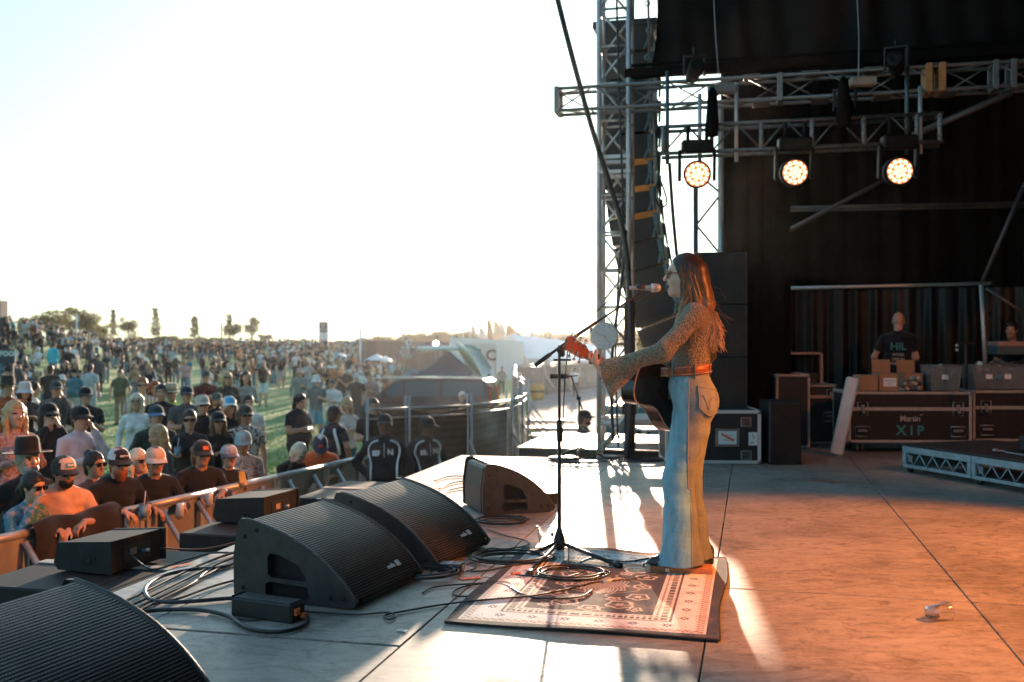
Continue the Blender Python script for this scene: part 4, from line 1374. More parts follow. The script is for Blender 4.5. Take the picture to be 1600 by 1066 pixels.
def make_wedge():
 g = thing('stage_monitor', 'x', 'monitor speaker')
 Wd = .34
 inner = [(x * .985 - .002, z * .975 + .002) for x, z in WPROF]
 b = MB()
 xf = Matrix(((1, 0, 0, 0), (0, 0, 1, 0), (0, 1, 0, 0), (0, 0, 0, 1)))
 b.prism([(x, z - (.012 if z > .03 else 0)) for x, z in inner], -Wd + .075, Wd - .075, 0, xf)
 b.build('cabinet', m_black, g)
 holes = [[(-.135, .125), (-.115, .112), (.075, .108), (.085, .122), (.035, .185), (-.075, .225), (-.125, .228), (-.138, .21)],
             [(-.150, .035), (-.135, .022), (.085, .022), (.098, .035), (.088, .082), (-.125, .092), (-.150, .080)]]
 for sg in (1, -1):
  c = MB()
  plate(c, WPROF, holes, -Wd * sg, .03 * sg, 0, .055, 1)
  k = len(WPROF)
  vs_ = [(x, -Wd * sg, z) for x, z in WPROF] + [(x, -(Wd - .022) * sg, z) for x, z in WPROF]
  c.add(vs_, [(i, (i + 1) % k, k + (i + 1) % k, k + i) if sg < 0 else (k + i, k + (i + 1) % k, (i + 1) % k, i) for i in range(k)], 0)
  c.path([(wcurve(t / 14).x, -(Wd - .003) * sg, wcurve(t / 14).y) for t in range(15)], .006, 6, 2)
  for x, z in ((-.27, .30), (-.20, .335), (.22, .045), (.29, .05), (-.28, .05)):
   c.lathe([(.012, 0), (.010, .004), (.0, .002)], 10, 1, xf=Matrix.Translation((x, -Wd * sg - .0005 * sg, z)) @ Matrix.Rotation(R(90) * sg, 4, 'X'))
  c.build('side_cheek', [mat('monitor_paint', (.026, .0255, .025), .45, 0, .35, 16, .25, 130, rvar=.08), m_slot, mat('worn_edge', (.07, .072, .07), .5, .2, .5, 40)], g)
 gr = MB(); NR = 46; rows = []
 def gp(t, hgt):
  t = .015 + .965 * t
  p = wcurve(t); d = wcurve(min(1, t + .01)) - wcurve(max(0, t - .01)); d.normalize()
  nn = Vector((-d.y, d.x))
  if nn.y < 0: nn = -nn
  return [(p.x + nn.x * hgt, sy * (Wd - .024), p.y + nn.y * hgt) for sy in (-1, 1)]
 for i in range(NR):
  rows += [gp((i + f) / NR, hh) for f, hh in ((.0, -.0015), (.50, -.0015), (.58, -.012), (.92, -.012))]
 vs_ = [p for r_ in rows for p in r_]
 for i in range(len(rows) - 1):
  gr.add(vs_[2 * i:2 * i + 4], [(0, 1, 3, 2)], 0 if i % 4 == 0 else 1)
 gr.build('grille', [m_grille, m_slot], g)
 # badge: small pale lettering and a block
 p = wcurve(.135); d = (wcurve(.2) - wcurve(.1)).normalized()
 M = frame_m((p.x + .004, .13, p.y + .004), (0, 1, 0), (d.x, 0, d.y))
 lettering('audio', .034, mat('badge_white', (.75, .73, .70), .5), g, M, 'badge', .0008, 'RIGHT', .001)
 q = MB(); q.box((.022, .002, .0008), (.016, .034, .0016), 0); q.box((.043, .002, .0008), (.016, .034, .0016), 0); q.box((.0325, .0, .0008), (.006, .010, .0016), 0)
 o = q.build('badge_mark', mat('badge_white', (.75, .73, .70), .5), g); o.matrix_local = M
 return g
wedge = make_wedge()
wsp = [((-.93, 5.10), -22, 'black floor monitor between the stage edge and the rug with power box beside it'),
       ((-.60, 5.93), -24, 'middle black floor monitor with small box by its front corner'),
       ((-.04, 7.52), 18, 'black floor monitor with glaring sunlit top before the lattice tower'),
       ((-1.47, 3.24), -21, 'cropped black floor monitor hiding the start of the cable bundle, its grille facing us')]
for i, ((x, y), h, lab) in enumerate(wsp):
 g = wedge if i == 0 else copy_tree(wedge)
 g.location = (x, y, .004); g.rotation_euler = (0, 0, R(h))
 g['label'] = lab; g['group'] = 'floor monitors on the stage'
 if i == 2: g.scale = (.80, .80, .95)
# ------------------------------------------------------------------ boxes on the floor
def small_box(name, label, cat, loc, rz, size, m_, parts=()):
 g = thing(name, label, cat, loc, rz)
 b = MB(); b.box((0, 0, size[2] / 2), size, 0, .006); b.build('case', m_, g)
 for nm, c, sz, mm in parts:
  b = MB(); b.box(c, sz, 0, .002); b.build(nm, mm, g)
 return g
p0 = at_plane(418, 965, 0)
m_led_red = mat('orange_indicator', (.8, .15, .03), .4, 0, 0)
pbx = small_box('power_box', 'black power distribution box with orange plugs beside the floor monitor', 'power box', p0, R(-24), (.33, .10, .085), m_black,
          [('lid', (0, 0, .088), (.31, .085, .004), mat('speckled_lid', (.06, .06, .06), .5, .2, .9, 90)), ('end_plate', (.168, 0, .044), (.006, .094, .075), m_blackmetal),
           ('plug', (.175, -.02, .05), (.02, .03, .03), m_led_red), ('plug', (.18, .025, .025), (.03, .022, .022), m_orange_tape), ('foot', (-.165, 0, .05), (.008, .09, .09), m_blackmetal)])
p1 = at_plane(706, 893, 0)
dib = small_box('direct_box', 'small dark blue box with tape label on floor near middle monitor', 'direct box', p1, R(-14), (.125, .085, .048), mat('navy_metal', (.018, .022, .045), .4, .3, .2),
          [('end_plate', (-.062, 0, .024), (.006, .088, .052), m_blackmetal), ('tape_label', (-.01, 0, .0488), (.022, .07, .001), mat('grey_tape', (.35, .38, .42), .6)), ('socket', (.064, 0, .024), (.008, .03, .03), m_alu)])
p2 = at_plane(853, 786, 0)
small_box('junction_box', 'small black box behind the sunlit floor monitor at far edge', 'box', p2, R(40), (.10, .20, .085), m_black, [('lid', (0, 0, .088), (.09, .19, .004), m_blackmetal)])
# stomp box under the boot
sp_ = at_plane(1060, 897, 0)
m_stomp = mat('varnished_wood', (.42, .17, .07), .35, 0, .3, 8)
g = small_box('stomp_box', 'flat varnished wooden stomp box under the singer\'s boot', 'stomp box', (sp_.x, sp_.y, .012), R(-8), (.36, .11, .036), m_stomp, [('end_block', (-.165, 0, .021), (.03, .112, .038), mat('pale_wood', (.6, .45, .34), .5)), ('jack_socket', (-.06, -.056, .02), (.022, .012, .02), m_alu)])
# ------------------------------------------------------------------ cables
def smooth_pts(pts, k=6, closed=False):
 out = []; n_ = len(pts)
 for i in range(n_ - 1):
  p0, p1, p2, p3 = pts[max(i - 1, 0)], pts[i], pts[i + 1], pts[min(i + 2, n_ - 1)]
  for j in range(k):
   u = j / k
   out.append(.5 * ((2 * p1) + (p2 - p0) * u + (2 * p0 - 5 * p1 + 4 * p2 - p3) * u * u + (3 * p1 - p0 - 3 * p2 + p3) * u ** 3))
 out.append(pts[-1])
 return out
def cable(pix, r, label, m_=m_cable, z=None, ends=None, extra=None):
 z0 = .0055 + r if z is None else z
 pts = [at_plane(x, y, z0) if len(e) == 0 else at_plane(x, y, e[0]) for x, y, *e in pix]
 b = MB(); sp = smooth_pts(pts)
 b.path(sp, r, 7, 0)
 o = tag(b.build('cable', m_), label, 'cable')
 return o
def coil(px, py, rx, turns, r, label, squash=.8, tails=()):
 c = at_plane(px, py, 0); pts = []
 rr = random.Random(int(px * 7 + py))
 for i in range(int(turns * 16)):
  a = i / 16 * 2 * math.pi
  q = 1 + .12 * math.sin(a * .63 + px) + .08 * rr.uniform(-1, 1) * (i % 4 == 0)
  pts.append(Vector((c.x + rx * q * math.cos(a), c.y + rx * squash * q * math.sin(a), .006 + r * (1 + 1.7 * (i / 16 % turns) * .75))))
 for x, y in tails:
  pts.append(at_plane(x, y, .0055 + r))
 b = MB(); b.path(smooth_pts(pts, 3), r, 6, 0)
 return tag(b.build('cable_coil', m_cable), label, 'cable')
RZ = .0185          # resting on the rug
cable([(160, 955), (215, 930), (290, 893), (340, 872), (390, 856), (450, 840)], .008, 'topmost black cable of the bundle along the pale stage edge')
cable([(165, 960), (222, 938), (300, 900), (350, 877), (395, 862), (450, 848)], .008, 'second black cable of the bundle along the pale stage edge')
cable([(168, 968), (225, 944), (310, 905), (352, 884), (395, 870), (455, 853)], .008, 'third black cable of the bundle along the stage edge')
cable([(172, 975), (235, 945), (300, 912), (330, 890), (400, 872), (460, 862)], .007, 'lowest black cable of the bundle along the stage edge')
cable([(385, 869), (350, 886), (300, 890), (255, 900), (228, 917), (232, 935), (262, 941), (310, 939), (360, 935), (372, 938)], .010, 'thick black cable looping back from the bundle to the power box')
cable([(190, 963), (225, 948), (280, 935), (330, 917), (375, 905), (400, 902)], .006, 'thin black cable crossing the stage edge to the near monitor')
cable([(165, 968), (215, 958), (255, 953), (310, 953), (355, 962), (378, 976), (402, 985), (440, 987), (472, 978), (480, 965), (470, 955), (458, 957)], .010, 'thick black cable curving past the front of the power box')
cable([(366, 966), (400, 969), (425, 962), (452, 955), (500, 957), (560, 960), (605, 957), (618, 963), (608, 968), (600, 962), (620, 957), (690, 945), (750, 938, RZ), (830, 931, RZ), (880, 922, RZ), (925, 911, RZ), (945, 908, RZ)], .0045, 'long thin black cable with small loop running from power box over the rug')
coil(662, 901, .17, 4.2, .005, 'black cable coil lying between the two near floor monitors')
coil(782, 818, .17, 4.2, .005, 'black cable coil in front of the far sunlit monitor')
coil(800, 878, .21, 5.0, .005, 'tangled black cable coil on the floor left of the mic stand', .7, ((770, 890), (735, 893)))
coil(895, 903, .17, 5.0, .0045, 'black cable coil dropped on the middle of the rug', .8)
cable([(760, 827), (790, 837), (822, 845), (824, 852), (790, 858), (765, 857), (740, 868)], .0045, 'thin black cable trailing from far coil past the middle monitor')
cable([(672, 897), (680, 884), (692, 882), (686, 893)], .004, 'short black lead entering the small blue box')
cable([(728, 893), (742, 888), (742, 880), (728, 882)], .004, 'short black lead looping out of the small blue box')
cable([(660, 927), (680, 917), (740, 912), (790, 910), (800, 918), (770, 928), (720, 932), (708, 925), (735, 914), (785, 913), (815, 928, RZ), (850, 935, RZ), (905, 933, RZ), (925, 922, RZ)], .0045, 'black cable looping from the floor onto the left side of the rug')
cable([(800, 898), (830, 900, RZ), (870, 903, RZ), (900, 898, RZ), (915, 890, RZ), (905, 880, RZ), (930, 871, RZ), (970, 878, RZ), (1010, 873, RZ), (1040, 870, RZ)], .0045, 'black cable running along the back of the rug behind the coil')
cable([(958, 908, RZ), (985, 905, RZ), (1020, 899, RZ), (1032, 894, .03)], .004, 'black lead from the silver plug to the stomp box')
b = MB(); pa = at_plane(943, 910, RZ); pb = at_plane(965, 905, RZ)
b.tube(pa, pb, .010, .010, 10, 0); b.tube(pb, pb + (pb - pa) * .25, .007, .005, 8, 0)
tag(b.build('cable_connector', m_alu), 'silver cable connector lying on the rug by the coil', 'connector')
b = MB(); b.box((0, 0, .008), (.05, .03, .014), 0, .005); tag(b.build('cable_plug', m_orange_tape, None, at_plane(806, 899, .006), .5), 'small orange plug at the left edge of the rug', 'plug')
for i, (y0, y1) in enumerate(((752, 750), (764, 758), (774, 768))):
 cable([(678 + i * 8, y0), (700, y0 - 7), (722, y1 - 6), (745, y1 - 4)], .006, ('upper', 'middle', 'lower')[i] + ' of three short cables left of the sunlit monitor')
coil(905, 723, .30, 2.4, .006, 'black cable loops at the foot of the lattice tower', .5)
coil(1005, 722, .24, 3.4, .006, 'messy cable coil on deck by the black pole', .6, ((1040, 716), (1060, 722)))
coil(1088, 722, .16, 3, .007, 'dark cable coil behind the singer beside the flight case', .5)
# ------------------------------------------------------------------ mic stand, cups
mb = at_plane(874, 864, 0)
g = thing('microphone_stand', 'tall black microphone stand with boom and tripod base on the rug', 'microphone stand', mb)
m_mic = mat('stand_black', (.022, .022, .022), .35, .5, .15)
b = MB(); b.tube((0, 0, .10), (0, 0, .74), .0125, None, 10, 0); b.build('lower_tube', m_mic, g)
b = MB(); b.tube((0, 0, .72), (0, 0, 1.235), .0085, None, 10, 0); b.build('upper_tube', m_alu if False else m_mic, g)
b = MB(); b.lathe([(.013, 0), (.017, .004), (.018, .06), (.016, .11), (.013, .13)], 14, 0, c=(0, 0, .66)); b.build('height_clutch', m_rubber, g)
b = MB(); b.lathe([(.0, .02), (.02, .02), (.034, .03), (.036, .075), (.024, .12), (.014, .15)], 12, 0); b.box((-.042, 0, .11), (.02, .016, .022), 0, .005); b.build('tripod_hub', m_rubber, g)
for ax_ in (R(205), R(-45), R(110)):
 pass
feet = [at_plane(826, 897, .02), at_plane(968, 884, .03), at_plane(832, 866, .02)]
for f_ in feet:
 lf = Vector((f_.x - mb.x, f_.y - mb.y, f_.z))
 b = MB(); d0 = Vector((lf.x, lf.y, 0)).normalized() * .02 + Vector((0, 0, .062)); b.tube(d0, lf, .0125, .0115, 8, 0)
 l_ = b.build('leg', m_mic, g)
 b = MB(); dd = (lf - d0).normalized(); b.tube(lf - dd * .05, lf + dd * .012, .0165, .0165, 10, 0); b.build('rubber_foot', m_rubber, l_)
YB = mb.y
def atl(px, py, dy=0.0):
 return at_depth(px, py, YB + dy) - mb
piv = atl(878, 548); cl = atl(877, 535)
b = MB(); b.box(piv + Vector((0, 0, -.006)), (.034, .040, .062), 0, .012); b.tube(piv + Vector((-.05, 0, -.055)), piv + Vector((.055, 0, -.055)), .0065, None, 8, 0); b.tube(piv + Vector((-.01, -.03, .0)), piv + Vector((-.01, .035, 0)), .020, None, 12, 0); b.build('boom_pivot', m_rubber, g)
e0 = atl(836, 571, -.05); e1 = atl(888, 533, 0); e2 = atl(930, 505, .0); e3 = atl(995, 462, .02)
b = MB(); b.tube(e0, e0 + (e1 - e0) * .45, .0135, .0135, 10, 0); b.build('counterweight', m_rubber, g)
b = MB(); b.tube(e0, e1, .0085, None, 8, 0); b.tube(e1, e2 + (e2 - e1) * .05, .0105, None, 10, 0); b.tube(e2, e3, .0060, None, 8, 0); b.build('boom', m_mic, g)
b = MB(); b.tube(e1 + Vector((0, -.025, 0)), e1 + Vector((0, .025, 0)), .019, None, 14, 0); b.build('boom_clutch', m_rubber, g)
b = MB(); mc = atl(1000, 449, .02); b.tube(e3, mc + Vector((0, 0, -.016)), .009, .012, 8, 0); b.tube(mc + Vector((-.022, 0, .002)), mc + Vector((.028, 0, .001)), .0155, .018, 12, 0); b.build('microphone_clip', m_rubber, g)
mic = thing('microphone', 'silver grey vocal microphone on the boom at the singer\'s mouth', 'microphone', mb + atl(985, 450, .02), 0)
b = MB()
Mx = rotY(R(90)).to_4x4()
b.lathe([(.0, -.008), (.010, -.006), (.0115, 0), (.0125, .05), (.0155, .100), (.0185, .122)], 16, 0, xf=Mx); b.build('handle', mat('mic_grey', (.30, .32, .32), .4, .4, .1), mic)
b = MB(); b.lathe([(.0185, .122), (.0255, .126), (.0262, .134), (.0255, .140)], 18, 0, xf=Mx); b.build('collar', m_alu, mic)
b = MB(); b.lathe([(.0255, .140), (.0262, .150), (.0245, .166), (.018, .179), (.0, .184)], 18, 0, xf=Mx); b.build('grille', grille_material('mic_mesh', (.5, .5, .5), 2600, hole=(.12, .12, .12)), mic)
c0 = mb + atl(985, 450, .02)
pts = [c0, c0 + Vector((-.05, 0, .002)), mb + atl(958, 463, .0), mb + atl(918, 500, -.03), mb + atl(893, 524, -.04), mb + Vector((.04, -.03, 1.12)), mb + Vector((.02, -.02, .75)), mb + Vector((.025, -.03, .3)), mb + Vector((.05, -.10, .06)), at_plane(888, 893, RZ), at_plane(905, 896, RZ)]
b = MB(); b.path(smooth_pts(pts, 5), .0035, 6, 0); tag(b.build('microphone_cable', m_cable), 'black microphone cable hanging down the microphone stand', 'cable')
m_clear = bpy.data.materials.new('clear_plastic'); m_clear.use_nodes = True
n_ = m_clear.node_tree; n_.nodes.remove(n_.nodes['Principled BSDF'])
tb_ = n_.nodes.new('ShaderNodeBsdfTransparent'); gb_ = n_.nodes.new('ShaderNodeBsdfGlossy'); gb_.inputs['Roughness'].default_value = .08
lw_ = n_.nodes.new('ShaderNodeLayerWeight'); lw_.inputs['Blend'].default_value = .35; ms_ = n_.nodes.new('ShaderNodeMixShader')
L(n_, math_(n_, 'MULTIPLY_ADD', lw_.outputs['Facing'], .75, .06), ms_.inputs[0]); L(n_, tb_.outputs[0], ms_.inputs[1]); L(n_, gb_.outputs[0], ms_.inputs[2]); L(n_, ms_.outputs[0], n_.nodes['Material Output'].inputs['Surface'])
def cup(loc, label, rot=None, s_=1.0):
 g = thing('plastic_cup', label, 'cup', loc);
 b = MB(); b.lathe([(.0, .002), (.027, .002), (.036, .095), (.0385, .097), (.037, .1), (.0352, .096), (.0262, .004), (.0, .004)], 24, 0)
 o = b.build('shell', m_clear, g)
 b = MB(); b.path([(.0385 * math.cos(a), .0385 * math.sin(a), .098) for a in [i * math.pi / 12 for i in range(24)]], .0017, 5, 0, closed=True); b.build('rim', m_clear, g)
 if rot is not None: g.rotation_euler = rot
 g.scale = (s_,) * 3
 return g
cup(at_plane(850, 851, .006), 'upright clear plastic cup standing behind the microphone stand', None, 1.15)
cup(at_plane(1452, 957, .043), 'clear plastic cup lying on its side on the orange lit floor', (R(96), 0, R(118)), 1.15)
b = MB(); b.box((0, 0, 0), (.06, .02, .001), 0)
# small second stand at the far end of the deck
ts = at_plane(905, 716, 0)
g = thing('short_stand', 'small black microphone stand at the far stage end before the tower', 'microphone stand', ts)
ps = lambda px, py, dy=0: at_depth(px, py, ts.y + dy) - ts
b = MB(); b.tube((0, 0, .02), ps(905, 625), .010, None, 8, 0); b.build('tube', m_mic, g)
b = MB(); b.tube(ps(910, 640), ps(893, 588), .009, None, 8, 0); b.tube(ps(893, 588), ps(903, 587), .007, None, 8, 0); b.build('boom', m_mic, g)
b = MB(); b.sphere(ps(904, 622), .025, 0); b.build('pivot', m_rubber, g)
for a in (.3, 2.4, 4.5):
 b = MB(); b.tube((0, 0, .12), (.28 * math.cos(a), .28 * math.sin(a), .012), .010, None, 8, 0); b.build('leg', m_mic, g)
g2 = thing('shotgun_microphone', 'dark horizontal microphone on the small stand by the tower', 'microphone', ts + ps(878, 588))
b = MB(); b.tube((-.125, 0, 0), (.07, 0, 0), .026, .026, 12, 0); b.build('windshield', mat('foam', (.03, .014, .012), .95), g2)
b = MB(); b.tube((.07, 0, 0), (.11, 0, 0), .012, None, 8, 0); b.build('tail', m_mic, g2)
b = MB(); b.lathe([(0, .0), (.17, 0), (.17, .012), (.16, .018), (0, .02)], 24, 0); tag(b.build('round_base', m_blackmetal, None, at_plane(880, 717, .004)), 'black round stand base plate at the far stage edge', 'base plate')
# ------------------------------------------------------------------ lattice pieces
def seg_link(g, data, name, p, q):
 # place a shared unit tube (along +z, length 1) between p and q
 d = Vector(q) - Vector(p)
 o = link(name, data, g)
 o.location = p
 o.rotation_mode = 'QUATERNION'
 o.rotation_quaternion = d.to_track_quat('Z', 'Y')
 o.scale = (1, 1, d.length)
 return o
_UT = {}
def unit_tube(r, m_, n=8):
 k = (r, m_.name, n)
 if k not in _UT:
  b = MB(); b.tube((0, 0, 0), (0, 0, 1), r, None, n, 0)
  me = b.build('tube', m_).data
  bpy.data.objects.remove(bpy.data.objects[-1] if False else [o for o in COL.objects if o.data == me][0])
  _UT[k] = me
 return _UT[k]
def box_truss(g, p, q, w, h, seg, rc, rb, m_, up=Vector((0, 0, 1)), rungs=True):
 p = Vector(p); q = Vector(q); d = (q - p); Ln = d.length; d.normalize()
 s_ = d.cross(up).normalized(); u_ = s_.cross(d)
 cs = [p + s_ * (i * w / 2) + u_ * (j * h / 2) for i, j in ((-1, -1), (1, -1), (1, 1), (-1, 1))]
 for c in cs:
  b = MB(); b.tube(c, c + d * Ln, rc, None, 10, 0); b.build('chord', m_, g)
 n = max(1, round(Ln / seg)); st = Ln / n
 tb = unit_tube(rb, m_, 6)
 for f in range(4):
  a_, b_ = cs[f], cs[(f + 1) % 4]
  for i in range(n):
   if rungs: seg_link(g, tb, 'rung', a_ + d * st * i, b_ + d * st * i)
   if (i + f) % 2: seg_link(g, tb, 'brace', a_ + d * st * i, b_ + d * st * (i + 1))
   else: seg_link(g, tb, 'brace', b_ + d * st * i, a_ + d * st * (i + 1))
 return cs
# corner tower of the stage roof
tw = at_depth(962, 533, 11.55); tw.z = 0
g = thing('truss_tower', 'tall aluminium lattice tower at the far front corner of the stage', 'truss tower', (tw.x, tw.y, -2.0), RZ_STAGE)
box_truss(g, (0, 0, .25), (0, 0, 9.6), .34, .34, .43, .029, .015, m_alu, up=Vector((0, 1, 0)))
b = MB()
for sx in (-1, 1):
 b.box((sx * .30, 0, .14), (.08, 1.3, .10), 0, .008); b.box((0, sx * .45, .18), (1.3, .08, .10), 0, .008)
b.build('base_frame', m_alu, g)
for z in (2.05, 2.32, 2.95):        # doubled rails of the base section around deck level
 b = MB()
 for sy in (-1, 1):
  b.tube((-.17, sy * .17, z), (.55, sy * .17, z), .024, None, 8, 0)
 b.build('rail', m_alu, g)
b = MB(); b.tube((-.12, -.2, 2.06), (.30, -.2, 2.62), .022, None, 8, 0); b.tube((-.12, .2, 2.06), (.30, .2, 2.62), .022, None, 8, 0); b.build('outrigger_brace', m_alu, g)
for z in (5.19, 5.36, 8.05):
 b = MB()
 for sx in (-1, 1):
  b.box((0, sx * .172, z), (.40, .05, .045), 0, .006); b.box((sx * .172, 0, z), (.05, .40, .045), 0, .006)
 b.build('joint_frame', m_alu, g)
# black leg beside it, straps and feeder cable
bp = at_depth(984, 712, 11.2)
b = MB(); b.box((0, 0, 1.55), (.115, .115, 3.1), 0, .01)
b.box((0, 0, 1.9), (.16, .16, .12), 0, .01); b.box((0, 0, .02 + .62), (.18, .18, .05), 0, .01); b.box((0, 0, 3.1), (.09, .09, .10), 0, .01)
tag(b.build('support_leg', m_blackmetal, None, (bp.x, bp.y, -1.4), RZ_STAGE), 'thick black upright post beside the lattice tower', 'post')
def hang(name, pts, r, label, cat, m_=m_cable, k=5):
 b = MB(); b.path(smooth_pts([Vector(p) for p in pts], k), r, 7, 0)
 return tag(b.build(name, m_), label, cat)
D = at_depth
hang('feeder_cable', [D(862, -40, 11.0), D(880, 35, 11.05), D(905, 130, 11.1), D(932, 225, 11.15), D(958, 305, 11.2), D(975, 370, 11.15), D(983, 450, 11.1), D(985, 560, 11.08), D(984, 650, 11.08), D(980, 716, 11.08)], .030, 'thick black cable sagging down from the sky to the lattice tower', 'cable')
hang('tower_cable', [D(963, -20, 11.3), D(966, 100, 11.3), D(970, 220, 11.28), D(973, 330, 11.27), D(966, 440, 11.27), D(962, 560, 11.27), D(966, 700, 11.27)], .012, 'thin dark cable running straight down inside the lattice tower', 'cable')
hang('tower_cable', [D(978, 360, 11.2), D(972, 430, 11.2), D(960, 520, 11.2), D(955, 590, 11.2), D(958, 690, 11.2)], .018, 'dark cable crossing the lower lattice tower behind the clock', 'cable')
for i, (px, y0, y1, Y) in enumerate(((1115, -10, 118, 10.9), (1339, -10, 130, 10.4))):
 hang('wire', [D(px, y0, Y), D(px + 3, (y0 + y1) / 2, Y), D(px + 8 - 6 * i, y1, Y)], .006, ('left', 'right')[i] + ' thin steel wire hanging before the black valance', 'wire', m_steel)
hang('hanging_cable', [D(1022, 175, 11.9), D(1027, 240, 11.9), D(1030, 275, 11.9), D(1023, 300, 11.9), D(1030, 322, 11.9), D(1042, 318, 11.9), D(1036, 292, 11.9), D(1028, 275, 11.9)], .012, 'black cable loop hanging in the bright gap by the speaker array', 'cable')
hang('hanging_cable', [D(1026, 170, 12.2), D(1030, 300, 12.2), D(1044, 390, 12.2)], .010, 'thin cable beside the rigging of the speaker array', 'cable')
hang('guy_pole', [D(1046, 255, 11.8), D(1051, 330, 11.8), D(1058, 405, 11.8)], .022, 'slanted dark pole in the bright gap left of the light frame', 'pole', m_blackmetal)
# wall clock on the tower
ck = at_depth(944, 525, 10.95)
g = thing('wall_clock', 'round pale clock with two hands fixed to the lattice tower', 'clock', ck, RZ_STAGE)
Mf = Matrix.Rotation(R(90), 4, 'X')
b = MB(); b.lathe([(0, .0), (.135, .0), (.150, .006), (.153, .02), (.150, .045), (.0, .045)], 40, 0, xf=Matrix.Translation((0, .03, 0)) @ Mf); b.build('case', mat('clock_case', (.5, .46, .42), .4), g)
b = MB(); b.lathe([(.0, .0), (.142, .0)], 40, 0, xf=Matrix.Translation((0, -.0165, 0)) @ Mf); b.build('dial', mat('clock_dial', (.70, .66, .62), .6, 0, .03), g)
m_hand = mat('clock_hand', (.22, .20, .19), .5)
for a, l_ in ((R(162), .10), (R(-52), .115), (R(-10), .02)):
 b = MB(); b.box((math.cos(a) * l_ / 2, -.020, math.sin(a) * l_ / 2), (l_, .002, .005), 0, 0, Matrix.Rotation(-a, 3, 'Y')); b.build('hand', m_hand, g)
for i in range(12):
 a = i * math.pi / 6
 b = MB(); b.box((.116 * math.cos(a), -.0185, .116 * math.sin(a)), (.016, .0015, .007), 0, 0, Matrix.Rotation(-a, 3, 'Y')); b.build('hour_mark', m_hand, g)
b = MB(); b.box((0, .14, 0), (.05, .2, .05), 0); b.box((-.13, .03, .06), (.07, .03, .06), 0, .01); b.build('bracket', m_blackmetal, g)
# the flown line array behind the tower
m_box = mat('array_black', (.016, .016, .016), .55, 0, .2, 12, .2, 120)
ga = thing('line_array', 'curved hanging column of black loudspeakers behind the lattice tower', 'speaker array', at_depth(985, 60, 12.8), RZ_STAGE)
z = 0.0; x = .05; ang = 0
for i in range(13):
 ang = 0.0 if i < 5 else ang + R(3.2)
 hgt = .335
 Mi = Matrix.Translation((x, 0, z)) @ Matrix.Rotation(-ang, 4, 'Y')
 b = MB()
 b.prism([(-.32, -.002), (-.30, -hgt + .012), (.24, -hgt + .03), (.26, -.02), (-.32, -.002)][:4], -.55, .55, 0, Mi @ Matrix(((1, 0, 0, 0), (0, 0, 1, 0), (0, 1, 0, 0), (0, 0, 0, 1))))
 bx = b.build('speaker_box', m_box, ga)
 b = MB(); b.box((-.318, 0, -hgt / 2), (.012, 1.0, hgt * .86), 0, .004, xf=Mi); b.build('grille', grille_material('array_grille', (.03, .03, .03), 300), bx)
 for sy in (-.56, .56):
  b = MB()
  b.box((.25, sy, -hgt * .3), (.05, .03, hgt * .5), 0, .005, xf=Mi); b.box((.215, sy, -hgt * .75), (.035, .035, hgt * .4), 0, .005, Matrix.Rotation(.4, 3, 'Y'), xf=Mi)
  b.tube(Mi @ Vector((.28, sy, -.02)), Mi @ Vector((.27, sy, -hgt * .9)), .016, None, 6, 0)
  b.build('rigging_hinge', mat('teal_steel', (.10, .14, .145), .4, .6, .3), bx)
 if i in (5, 6, 7):
  b = MB(); b.box((.14, -.553, -.022 + .002), (.30, .012, .075), 0, .002, xf=Mi); b.box((.25, -.35, -.03), (.03, .42, .07), 0, .002, xf=Mi); b.build('warning_label', mat('amber_label', (.65, .24, .03), .5), bx)
 dx, dz = math.sin(ang) * hgt, math.cos(ang) * hgt
 x += dx * 1.0; z -= dz
b = MB(); b.box((-.02, 0, .06), (.8, .9, .09), 0, .01); b.tube((-.02, 0, .1), (-.02, 0, 3.2), .03, None, 8, 0); b.build('flying_frame', m_blackmetal, ga)
# ------------------------------------------------------------------ roof, drapes, trusses
def drape(name, label, p, q, z0, z1, amp, waves, m_, n=160, cat='curtain', sag=0.0, seed=1, nz=14, group=None):
 rr = random.Random(seed); p = Vector(p); q = Vector(q); d = (q - p); Ln = d.length; d.normalize(); nn = Vector((d.y, -d.x, 0))
 ph = [rr.uniform(0, 6.28) for _ in range(6)]
 def fn(u, v):
  fall = .35 + .65 * (1 - v)
  w_ = math.sin(u * waves * 6.283 + ph[0] + 1.3 * math.sin(u * waves * 1.7 + ph[1])) * .6 + math.sin(u * waves * 2.1 * 6.283 + ph[2]) * .25 + .25 * math.sin(u * 9 + 5 * v + ph[3])
  pt = p + d * (u * Ln) + nn * (amp * w_ * fall)
  return (pt.x, pt.y, z0 + (z1 - z0) * v - sag * math.sin(math.pi * u) * (1 - v))
 b = MB(); b.grid(fn, n, nz)
 return tag(b.build(name, m_), label, cat, group)
roof = MB()
def rf(u, v):
 bq = -1.25 + u * 10.6; aq = -4.5 + v * 20.3
 p = S(aq, bq); return (p.x, p.y, 8.4 + 1.5 * math.sin(math.pi * u) ** .7)
roof.grid(rf, 24, 20)
roof = tag(roof.build('stage_roof', m_drape), 'black fabric roof canopy over the stage', 'roof')
def wrinkled(u, v):
 bq = -1.12 + u * 8.2
 lf = max(0, 1 - u / .06)
 zb = 4.40 - .12 * min(1, u * 4) - .02 * math.sin(40 * u)
 z_ = zb + (8.9 - zb) * v
 amp = .05 * math.sin(u * 60 + 3 * math.sin(u * 23)) * (.35 + .65 * (1 - v)) + .05 * math.sin(u * 140 + 9 * v) * max(0, .5 - v) + .10 * max(0, 1 - u / .2) * math.sin(16 * v + 26 * u)
 p = S(11.55 + amp, bq + .06 * lf * math.sin(v * 9)); return (p.x, p.y, z_)
b = MB(); b.grid(wrinkled, 220, 26)
m_val = mat('valance_fabric', (.010, .008, .007), .7, 0, .3, 2.2, spec=.12)
